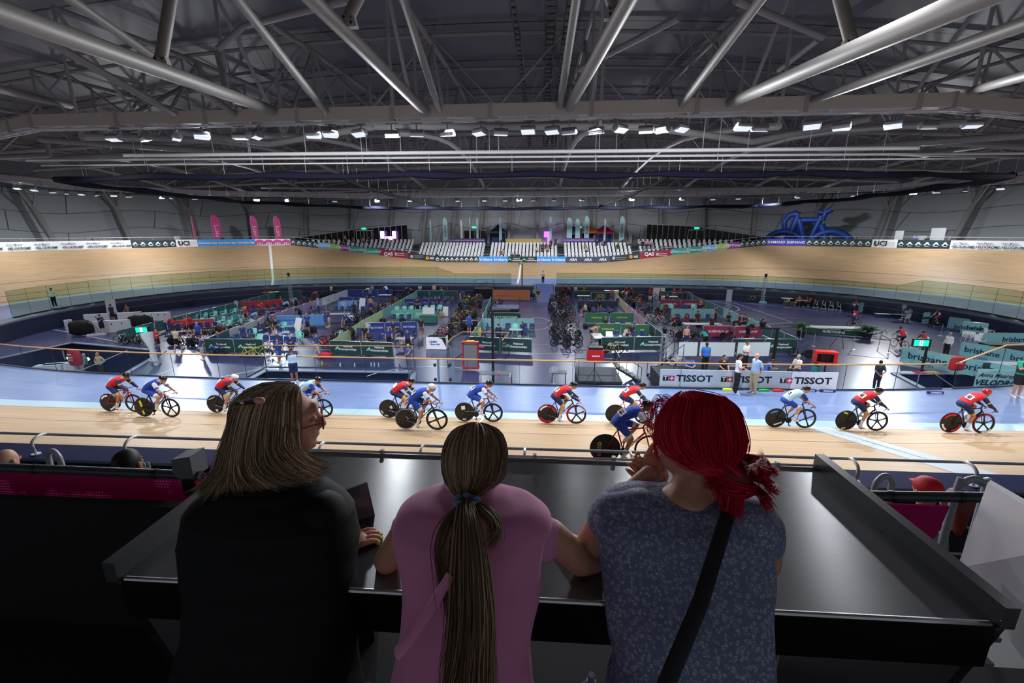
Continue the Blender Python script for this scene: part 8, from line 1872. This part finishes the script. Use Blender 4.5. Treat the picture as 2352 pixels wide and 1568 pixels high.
scalp = MB(); scalp.ell(hd(0, -.02, .022), (.082, .098, .097), R=HD, nu=20, nv=14); scalp.ell(hd(0, -.04, -.06), (.06, .055, .08), R=HD, nu=16, nv=12); scalp = remesh(scalp, .01, 6)
HE1 = (hd(0, -.02, .022), HD, (.085, .101, .1))
G1 = [[(668, 884), (600, 890), (535, 925), (518, 985), (508, 1040, 1.06), (495, 1085, 1.03), (470, 1110, 1.01), (445, 1128, .99)], [(670, 886), (610, 892), (555, 925), (535, 985), (528, 1035, 1.02), (520, 1080, 1.0), (500, 1110, .98), (478, 1135, .96)], [(672, 886), (625, 894), (585, 925), (568, 985), (560, 1035, .985), (558, 1075, .96), (570, 1100, .94), (590, 1118, .93)],
      [(674, 886), (640, 896), (618, 925), (605, 985), (600, 1035, .98), (605, 1070, .95), (630, 1095, .93), (665, 1108, .93)], [(676, 888), (655, 898), (645, 925), (640, 985), (638, 1035, .985), (655, 1065, .96), (685, 1088, .95), (715, 1098, .96)], [(680, 890), (672, 905), (668, 930), (668, 985), (664, 1030, 1.0), (682, 1055, .99), (705, 1075, 1.0), (738, 1088, 1.02)], [(683, 893), (686, 910), (686, 935), (684, 985), (684, 1030, 1.06), (698, 1045, 1.07), (722, 1062, 1.09), (752, 1074, 1.1)]]
hm1 = hair_mesh([glh(g, *HE1) for g in G1], 2900, .0014, 14, .0055, 3)
HB1 = strandm('blonde_strands', [(0, '5c4838'), (.5, '8e745c'), (.8, 'b09474'), (1, 'dcc4a2')])
clip = MB(); clip.tube(gl([(545, 925, 1.0), (575, 922, .975), (600, 920, .97)]), [.006, .007, .01], 8); bead = MB(); bead.ell(GY(596, 920, .965), (.014, .01, .009)); shine = MB(); shine.ell(GY(556, 925, .975), (.006, .004, .004))
gls = MB(); lx = hd(-.036, .1, .0);
for s in (1, -1):
 c_ = hd(s*.036, .108, .004); gls.tube([c_+HD @ V3(.026*math.cos(a), .0, .02*math.sin(a)*(1.0 if math.sin(a) < 0 else .8)) for a in [k*PI/9 for k in range(18)]], .0022, 6, closed=True)
 gls.tube([hd(s*.062, .106, .012), hd(s*.075, .06, .006), hd(s*.08, -.01, -.004)], .0026, 6)
gls.tube([hd(-.011, .108, .006), hd(.011, .108, .006)], .002, 6)
lens = MB()
for s in (1, -1): lens.disc(hd(s*.036, .108, .002), .021, .002, HD @ V3(0, 1, 0), 16)
JK = NT('black_quilt'); nz = JK.noise(JK.n('ShaderNodeTexCoord').outputs['Object'], 60, 3); JK.set('Base Color', JK.mix(nz, '060607', '0e0f11')); JK.set('Roughness', .7); JK.set('Specular IOR Level', .25); JK.bump(nz, .15, .002); JK = JK.m
jt = MB(); pj = loft([(520, 760, 1520, .8, .13), (500, 790, 1700, .75, .14), (480, 800, 1900, .7, .14)], 4, 32)
W1, inv1 = spectator('woman with long blonde hair and glasses in a black quilted jacket', body, [('jacket', jk, JK), ('sleeve', remesh(sl, .012, 4), JK), ('collar', col, JK), ('scalp_hair', scalp, mat('5a472f', .7)), ('hair', hm1, HB1), ('hair_clip', clip, mat('3a2c22', .3)), ('pink_bead', bead, mat('d8909c', .35)), ('clip_shine', shine, mat('e8eaf0', .15, .8)), ('glasses', gls, mat('a04a58', .3)), ('lens', lens, glass_mat('spectacle_lens', 'e8f0f4')), ('fingernail', nails, mat('c8e03a', .3))], GY(630, 1560, .8).to_2d().to_3d()+V3(0, 0, FZ))
lm = MB(); limb(lm, [GY(560, 1650, .75), GY(560, 2100, .85), V3(GY(560, 2100, .85).x, .9, FZ+.1)], [.1, .075, .05]); limb(lm, [GY(730, 1650, .75), GY(730, 2100, .85), V3(GY(730, 2100, .85).x, .9, FZ+.1)], [.1, .075, .05]); o = obj('trousers', lm.mesh('trousers', True), mat('1d1c22', .7), W1); o.matrix_local = inv1
t = thing('smartphone', 'black smartphone in a clear case held above the counter', 'phone', GY(826, 1165, 1.2)); R = basis((0, 0, 0), V3(.8, .5, .1), V3(.25, .25, .9)); q = MB(); q.box((0, 0, 0), (.072, .15, .009)); q.build('phone_body', mat('0a0a0c', .12), t, mw=R); q = MB(); q.box((0, 0, .006), (.078, .156, .006)); q.build('clear_case', mat('5a6068', .15), t, mw=R)
rows = [(1020, 1110, 1110, .99, .04), (1000, 1165, 1130, .98, .06), (950, 1225, 1150, .96, .085), (918, 1262, 1180, .94, .1), (912, 1250, 1220, .91, .105), (925, 1240, 1290, .87, .105), (930, 1238, 1360, .83, .105), (925, 1222, 1440, .78, .105), (905, 1222, 1540, .72, .11), (880, 1235, 1680, .66, .12), (860, 1250, 1850, .6, .12)]
def folds(p, j, i): return MN.noise(Vector((p.x*16, p.y*8, p.z*3.5)))*.009+MN.noise(p*24)*.002
tee = loft(rows, 8, 60, 2.4, folds)
sv = MB(); limb(sv, gl([(975, 1200, .95), (938, 1235, .97)]), [.05, .046], 14); limb(sv, gl([(1200, 1205, .94), (1245, 1248, .97)]), [.052, .05], 14)
sv.tube(gl([(960, 1192, .96), (925, 1205, .975), (915, 1240, .985)]), [.035, .032, .03], 10); sv.tube(gl([(1215, 1192, .95), (1268, 1222, .98), (1275, 1262, .99)]), [.035, .034, .032], 10)
b = MB(); hc2 = GY(1096, 1060, 1.02); l2 = V3(.35, .93, -.1).normalized(); s2 = l2.cross(V3(0, 0, 1)).normalized(); H2 = Matrix((s2, l2, s2.cross(l2))).transposed(); h2 = lambda x, y, z: hc2+H2 @ V3(x, y, z)
b.ell(hc2, (.066, .084, .098), R=H2, nu=20, nv=14); b.ell(h2(0, .03, -.045), (.048, .056, .052), R=H2); b.ell(h2(0, .088, -.01), (.01, .014, .018), R=H2)
b.ell(h2(.068, .0, -.02), (.01, .017, .026), R=H2); b.ell(h2(-.068, .0, -.02), (.01, .017, .026), R=H2); b.ell(h2(0, .083, -.05), (.018, .01, .006), R=H2)
limb(b, [h2(0, -.015, -.06), GY(1090, 1150, .98)], [.042, .048])
limb(b, gl([(930, 1225, .97), (888, 1288, .99), (900, 1272, 1.06), (1010, 1220, 1.16)]), [.04, .036, .03, .024], 14); limb(b, gl([(1262, 1225, .98), (1335, 1290, 1.0), (1375, 1282, 1.04), (1270, 1225, 1.16)]), [.042, .038, .034, .024], 14)
x = MB(); fingers(x, GY(1010, 1220, 1.16), V3(.9, .2, 0), V3(0, 0, 1), V3(-.2, .9, 0), .85, .3, .007); fingers(x, GY(1270, 1225, 1.16), V3(-.9, .2, 0), V3(0, 0, 1), V3(.2, .9, 0), .85, .3, .007, -1)
for s in (1, -1): x.ell(h2(s*.027, .074, .012), (.01, .008, .007), R=H2)
body = remesh(b, .007, 4, extra=x)
scalp = MB(); scalp.ell(h2(0, -.018, .016), (.0755, .087, .093), R=H2, nu=20, nv=14); scalp.ell(h2(0, -.045, -.05), (.05, .035, .05), R=H2); scalp = remesh(scalp, .009, 6)
tx, ty, tY = 1070, 1148, .9
G2 = []; HE2 = (h2(0, -.018, .016), H2, (.078, .09, .096))
for k in range(11):
 a = (k-5)/5; cx = 1096; G2.append([(cx+a*10, 974), (cx+a*48, 986), (cx+a*70, 1015), (cx+a*78-2, 1060), (cx+a*62-8, 1105), (tx+a*14, ty-10, .925), (tx+a*7, ty+6, .9)])
hm2 = hair_mesh([glh(g, *HE2) for g in G2], 2200, .0013, 12, .003, 5)
G3 = []
for k in range(5):
 a = (k-2)/2; b_ = .012*abs(a); G3.append([(1071+a*5, 1150, .9), (1072+a*17, 1182, .83+b_), (1076+a*28, 1250, .772+b_), (1080+a*36, 1350, .705+b_), (1082+a*38, 1450, .64+b_), (1074+a*42, 1560, .575+b_), (1070+a*48, 1650, .53+b_)])
hm3 = hair_mesh([gl(g) for g in G3], 2100, .0013, 18, .007, 8)
G4 = [[(1060, 1160, .9), (1020, 1200, .83), (1003, 1260, .79), (1010, 1330, .74), (1030, 1400, .69)], [(1062, 1162, .9), (1035, 1210, .82), (1020, 1280, .77), (1028, 1340, .73), (1040, 1420, .68)]]
hm4 = hair_mesh([gl(g) for g in G4], 130, .0009, 12, .006, 12); hm3.add(hm4.v, hm4.f)
G5 = [[(1080, 1160, .9), (1105, 1175, .85), (1130, 1200, .83), (1135, 1230, .81), (1118, 1260, .79)], [(1082, 1158, .9), (1110, 1165, .86), (1138, 1190, .835), (1140, 1225, .815), (1125, 1250, .8)]]
hm5 = hair_mesh([gl(g) for g in G5], 200, .0009, 12, .006, 13); hm3.add(hm5.v, hm5.f)
HB2 = strandm('brown_strands', [(0, '523e2e'), (.5, '7a604a'), (1, 'b4967a')])
scr = MB(); rgs = random.Random(4); c_ = GY(1071, 1152, .885)
scr.tube([c_+V3(.024*math.cos(a), .02*math.sin(a), .004*math.sin(a*5)) for a in [k*PI/12 for k in range(24)]], [.008+.003*math.sin(k*2.1) for k in range(24)], 8, closed=True)
PKM = NT('pink_tee'); nz = PKM.noise(PKM.n('ShaderNodeTexCoord').outputs['Object'], 8, 4); PKM.set('Base Color', PKM.mix(nz, 'd07aa8', 'e092bb')); PKM.set('Roughness', .8); PKM.set('Sheen Weight', .2); PKM = PKM.m
bs = MB(); bs.tube(gl([(1035, 1320, .728), (990, 1395, .69), (945, 1462, .66), (912, 1500, .675)]), .013, 8, flat=.5); bs.tube(gl([(1195, 1350, .76), (1215, 1300, .8)]), .01, 6, flat=.3) if 0 else None
W2, inv2 = spectator('girl with a long brown ponytail wearing a pink t-shirt', body, [('t_shirt', tee, PKM), ('sleeve', remesh(sv, .01, 5), PKM), ('scalp_hair', scalp, mat('56422e', .7)), ('hair', hm2, HB2), ('ponytail', hm3, HB2), ('blue_scrunchie', scr, mat('6a86a8', .8)), ('waist_tie', bs, PKM)], GY(1080, 1560, .7).to_2d().to_3d()+V3(0, 0, FZ))
lm = MB();
for x_ in (-.16, .0): limb(lm, [V3(x_, .62, FZ+.75), V3(x_, .66, FZ+.4), V3(x_, .66, FZ+.08)], [.08, .06, .045])
o = obj('trousers', lm.mesh('trousers', True), mat('23222a', .7), W2); o.matrix_local = inv2
rows = [(1430, 1680, 1128, 1.05, .03), (1402, 1712, 1138, 1.045, .07), (1386, 1732, 1154, 1.04, .095), (1365, 1748, 1182, 1.02, .11), (1366, 1768, 1225, 1.0, .12), (1378, 1770, 1290, .96, .125), (1392, 1768, 1380, .9, .125), (1405, 1766, 1470, .85, .125), (1418, 1770, 1530, .8, .125), (1400, 1800, 1600, .76, .14), (1370, 1860, 1720, .7, .17), (1340, 1900, 1850, .66, .18)]
def folds3(p, j, i): return MN.noise(Vector((p.x*14, p.y*8, p.z*3)))*.011+MN.noise(p*26)*.002+(.006*math.sin(p.x*110) if p.z < 7.55 else 0)
dr = loft(rows, 8, 64, 2.4, folds3); b = MB()
hc3 = GY(1592, 1010, 1.1); l3 = V3(-.78, .6, -.12).normalized(); s3 = l3.cross(V3(0, 0, 1)).normalized(); H3 = Matrix((s3, l3, s3.cross(l3))).transposed(); h3 = lambda x, y, z: hc3+H3 @ V3(x, y, z)
b.ell(hc3, (.074, .092, .106), R=H3, nu=20, nv=14); b.ell(h3(0, .03, -.052), (.054, .062, .058), R=H3, nu=16, nv=12); b.tube([h3(0, .088, .026), h3(0, .102, .0), h3(0, .11, -.016), h3(0, .094, -.026)], [.008, .011, .012, .008], 8)
b.ell(h3(0, .09, -.045), (.02, .012, .009), R=H3); b.ell(h3(0, .082, -.075), (.018, .016, .016), R=H3); b.ell(h3(-.076, -.002, -.02), (.011, .02, .031), R=H3); b.ell(h3(.076, -.002, -.02), (.011, .02, .031), R=H3)
limb(b, [h3(0, -.02, -.06), GY(1590, 1120, 1.06), GY(1575, 1160, 1.04)], [.05, .054, .07], 14); limb(b, gl([(1530, 1150, 1.05), (1580, 1142, 1.05), (1650, 1152, 1.05)]), [.035, .062, .035], 12)
limb(b, gl([(1400, 1190, 1.03), (1358, 1250, 1.04), (1352, 1268, 1.06), (1425, 1150, 1.14), (1492, 1085, 1.16)]), [.05, .044, .038, .03, .024], 16); limb(b, gl([(1750, 1210, 1.0), (1755, 1290, 1.0), (1690, 1250, 1.1), (1525, 1118, 1.2)]), [.05, .043, .036, .024], 14)
x = MB(); fingers(x, GY(1482, 1100, 1.2), V3(.25, -.12, .75), V3(-.6, -.5, .2), V3(.6, -.5, -.2), .95, .5, .0085); fingers(x, GY(1520, 1118, 1.22), V3(-.55, -.1, .5), V3(0, -.9, .3), V3(.4, 0, .8), .95, .55, .0085, -1)
for s in (1, -1): x.ell(h3(s*.03, .08, .014), (.011, .009, .008), R=H3)
body = remesh(b, .007, 4, extra=x)
scalp = MB(); scalp.ell(h3(0, -.024, .026), (.091, .105, .103), R=H3, nu=20, nv=14); scalp.ell(h3(0, -.06, -.05), (.06, .05, .06), R=H3, nu=16, nv=12); scalp.ell(GY(1682, 1095, 1.0), (.05, .045, .05), nu=14, nv=10); scalp = remesh(scalp, .01, 6)
G6 = []; tX, tY_, tD = 1662, 1085, .99; HE3 = (h3(0, -.024, .026), H3, (.094, .108, .106))
for k in range(12):
 a = k/11; sx = 1500+205*a; G6.append([(1560+40*a, 904), (1528+150*a, 925), (sx, 975), (sx+16-10*a, 1030), (1585+95*a, 1068, 1.0-.01*a), (tX+8*a, tY_, tD), (tX+12, tY_+14, .985)])
hr = hair_mesh([glh(g, *HE3) for g in G6], 3000, .0014, 14, .005, 21)
rgb = random.Random(2); bun = []
cb_ = GY(1694, 1098, 1.0)
for k in range(30):
 a = rgb.uniform(0, 2*PI); e = rgb.uniform(-.9, .9); d = V3(math.cos(a)*math.cos(e), math.sin(a)*.8*math.cos(e), math.sin(e)); u = d.cross(V3(.3, .2, 1)).normalized(); rr = rgb.uniform(.045, .075)
 bun.append([cb_+d*rr*.5-u*.04, cb_+d*rr*.95-u*.02, cb_+d*rr*1.12+u*.015, cb_+d*rr*.9+u*.045, cb_+d*rr*1.1+u*.062-V3(0, 0, .01)])
bh = MB()
for k in range(len(bun)-1):
 q = hair_mesh([bun[k], [p+V3(.004, .003, .004) for p in bun[k]]], 62, .0013, 10, .0035, 40+k); bh.add(q.v, q.f)
G7 = [gl([(1660, 1100, .99), (1672, 1140, .96), (1676, 1170, .95), (1668, 1192, .95)]), gl([(1690, 1110, .98), (1700, 1140, .96), (1698, 1165, .95), (1690, 1180, .95)]), gl([(1640, 1100, 1.0), (1645, 1130, .98), (1655, 1150, .97), (1660, 1165, .96)])]
q = hair_mesh(G7, 420, .0013, 10, .005, 77); bh.add(q.v, q.f)
fly = []
for k in range(60):
 a = rgb.random();
 if k < 26: p0 = (1520+40*a, 915+30*rgb.random(), 1.1); P = [p0, (p0[0]-20-20*rgb.random(), p0[1]+10*rgb.gauss(0, 1), 1.1), (p0[0]-30-14*rgb.random(), p0[1]+40+20*rgb.random(), 1.1), (p0[0]-22+20*rgb.random(), p0[1]+70+30*rgb.random(), 1.1)]
 elif k < 44: p0 = (1700+20*a, 1060+40*rgb.random(), 1.0); P = [p0, (p0[0]+18, p0[1]-10*rgb.random(), 1.0), (p0[0]+30+10*rgb.random(), p0[1]+20*rgb.gauss(0, 1), 1.0), (p0[0]+20+20*rgb.random(), p0[1]+40*rgb.random(), .99)]
 else: p0 = (1505+8*a, 960+60*rgb.random(), 1.12); P = [p0, (p0[0]-6, p0[1]+20, 1.12), (p0[0]-2+8*rgb.gauss(0, 1), p0[1]+45, 1.13), (p0[0]+8*rgb.gauss(0, 1), p0[1]+70, 1.14)]
 q = hair_mesh([gl(P), gl([(a_+2, b_+1, c_) for a_, b_, c_ in P])], 3, .0006, 10, .002, 200+k); bh.add(q.v, q.f)
HB3 = strandm('red_strands', [(0, '960c22'), (.5, 'c01430'), (1, 'ec3452')], .4)
FL = NT('floral_cloth'); g = FL.n('ShaderNodeTexCoord').outputs['Object']; v1 = FL.n('ShaderNodeTexVoronoi'); v1.inputs['Scale'].default_value = 95; FL.l(g, v1.inputs['Vector']); v2 = FL.n('ShaderNodeTexVoronoi'); v2.inputs['Scale'].default_value = 240; FL.l(g, v2.inputs['Vector'])
k1 = FL.ramp(v1.outputs['Distance'], [(.0, .2), (.12, .25), (.16, 1), (.42, 1), (.52, 0)]); k2 = FL.ramp(v2.outputs['Distance'], [(.3, 1), (.5, .2)]); kk = FL.math('MULTIPLY', k1, k2); FL.set('Base Color', FL.mix(FL.math('MULTIPLY', kk, .8), '666d8a', 'bcc2d2')); FL.set('Roughness', .75); FL = FL.m
cap = MB(); limb(cap, gl([(1480, 1180, 1.03), (1405, 1185, 1.03), (1385, 1225, 1.04)]), [.07, .066, .05], 16); limb(cap, gl([(1650, 1190, 1.03), (1735, 1200, 1.0), (1752, 1245, 1.0)]), [.07, .068, .055], 16)
strap = MB(); strap.tube(gl([(1672, 1180, .925), (1650, 1250, .86), (1610, 1380, .765), (1560, 1500, .7), (1510, 1620, .64)]), .016, 8, flat=.22, up=(1, 0, 0))
skirt = loft([(1418, 1772, 1525, .8, .13), (1395, 1815, 1600, .76, .15), (1360, 1870, 1720, .7, .18)], 6, 48, 2.2, folds3) if 0 else None
W3, inv3 = spectator('woman with bright red tied hair in a grey blue floral dress', body, [('dress', dr, FL), ('cap_sleeve', remesh(cap, .01, 5), FL), ('scalp_hair', scalp, mat('6a0c1c', .7)), ('hair', hr, HB3), ('hair_bun', bh, HB3), ('bag_strap', strap, mat('0d0d10', .6)), ], GY(1590, 1560, .78).to_2d().to_3d()+V3(0, 0, FZ))
lm = MB()
for x_ in (.34, .5): limb(lm, [V3(x_, .66, FZ+.5), V3(x_, .68, FZ+.3), V3(x_, .68, FZ+.06)], [.07, .05, .035])
o = obj('legs', lm.mesh('legs', True), SKF, W3); o.matrix_local = inv3
t = thing('sports_bottle', 'dark sports bottle with pale nozzle between girl and red haired woman', 'bottle', GY(1358, 1560, .9)); q = MB(); q.lathe((0, 0, -.2), [(.035, 0), (.036, .13), (.03, .16), (.018, .175)], 16); q.build('bottle_body', mat('2a2a3a', .3), t, True); q = MB(); q.lathe((0, 0, -.028), [(.014, 0), (.014, .02), (.009, .025), (.009, .045)], 12); q.build('nozzle', mat('8a8494', .3), t, True)
w = bpy.data.worlds.new('world'); SC.world = w; w.use_nodes = True
w.node_tree.nodes['Background'].inputs[0].default_value = (.55, .6, .7, 1); w.node_tree.nodes['Background'].inputs[1].default_value = .02
def lamp(loc, tgt, power, size=.9, spread=150, col=(.93, .96, 1)):
 l = bpy.data.lights.new('floodlight_lamp', 'AREA'); l.shape = 'RECTANGLE'; l.size = size; l.size_y = size*.55; l.energy = power; l.color = col
 l.spread = math.radians(spread)
 o = bpy.data.objects.new('floodlight_lamp', l); COL.objects.link(o); o.location = loc
 d = Vector(tgt)-Vector(loc); o.rotation_euler = d.to_track_quat('-Z', 'Y').to_euler(); return o
def ring_at(u):
 n = len(RING); i = int(u) % n; f = u-int(u); a = ringp(*RING[i]); b = ringp(*RING[(i+1) % n]); return a+(b-a)*f
LP = 430
for k in range(7):   # near side, aimed at the track below and the infield
 p = ring_at((k+.5)/7); p.z -= .75
 lamp(p, (p.x*1.05, 12.5 if k % 2 else 16, 2), LP*.42, spread=120)
 lamp(p+Vector((.8, .3, 0)), (p.x*.9, 30+3*(k % 3), 0), LP*.4, spread=130)
for u in (1.5, 2.5, 3.5, 4.5, 5.5, 7.5, 8.5, 9.5, 10.5, 11.5):
 p = ring_at(u); p.z -= .75; c = Vector((TX, TY, 0)); d = (p-c); d.z = 0; out = d.normalized()
 lamp(p, p+out*9-Vector((0, 0, 10)), LP*.8, spread=130)
 lamp(p+Vector((0, 0, -.02)), p-out*9-Vector((0, 0, 13)), LP*.45, spread=130)
for k in range(7):
 p = ring_at(6+(k+.5)/7); p.z -= .75
 lamp(p, (p.x, p.y+9, 3), LP*.62, spread=130)
 lamp(p+Vector((.8, 0, 0)), (p.x, p.y-12, 0), LP*.4, spread=130)
for px, py in ((365, 460), (588, 455), (1447, 448), (2100, 453)):   # the four lamps that glare towards the camera
 p = min((abs(a-px), u) for a, u in RGP)[1]; p = RGA(p); p.z -= 1.0
 lamp(p, (p.x*.35, 16, 1), LP*.8, size=1.0, spread=110)
for px, tx_ in ((897, 0), (1500, 1), (1960, 2)):   # lamps of the near girder that also spill over the near stand
 p = GY(px, 275, 20.1); p.z = RZ-1.0; lamp(p, (p.x*.8, 4, 4), LP*.75, size=.7, spread=170)
for k in range(6):   # hall lamps above the near stand
 x = -26+k*10.5; lamp((x, 8, 15.3), (x*1.05, 18.5, 1), LP*.42, spread=80)
SC.view_settings.view_transform = 'Standard'; SC.view_settings.look = 'None'; SC.view_settings.gamma = 1; SC.view_settings.use_curve_mapping = False
SC.view_settings.exposure = 0.97
bpy.data.scenes.remove(TS)
bad = [l for l in _labels if len(_labels[l]) > 1 and None in _labels[l]]
print('OBJECTS', len(bpy.data.objects), 'bad labels', bad[:10])
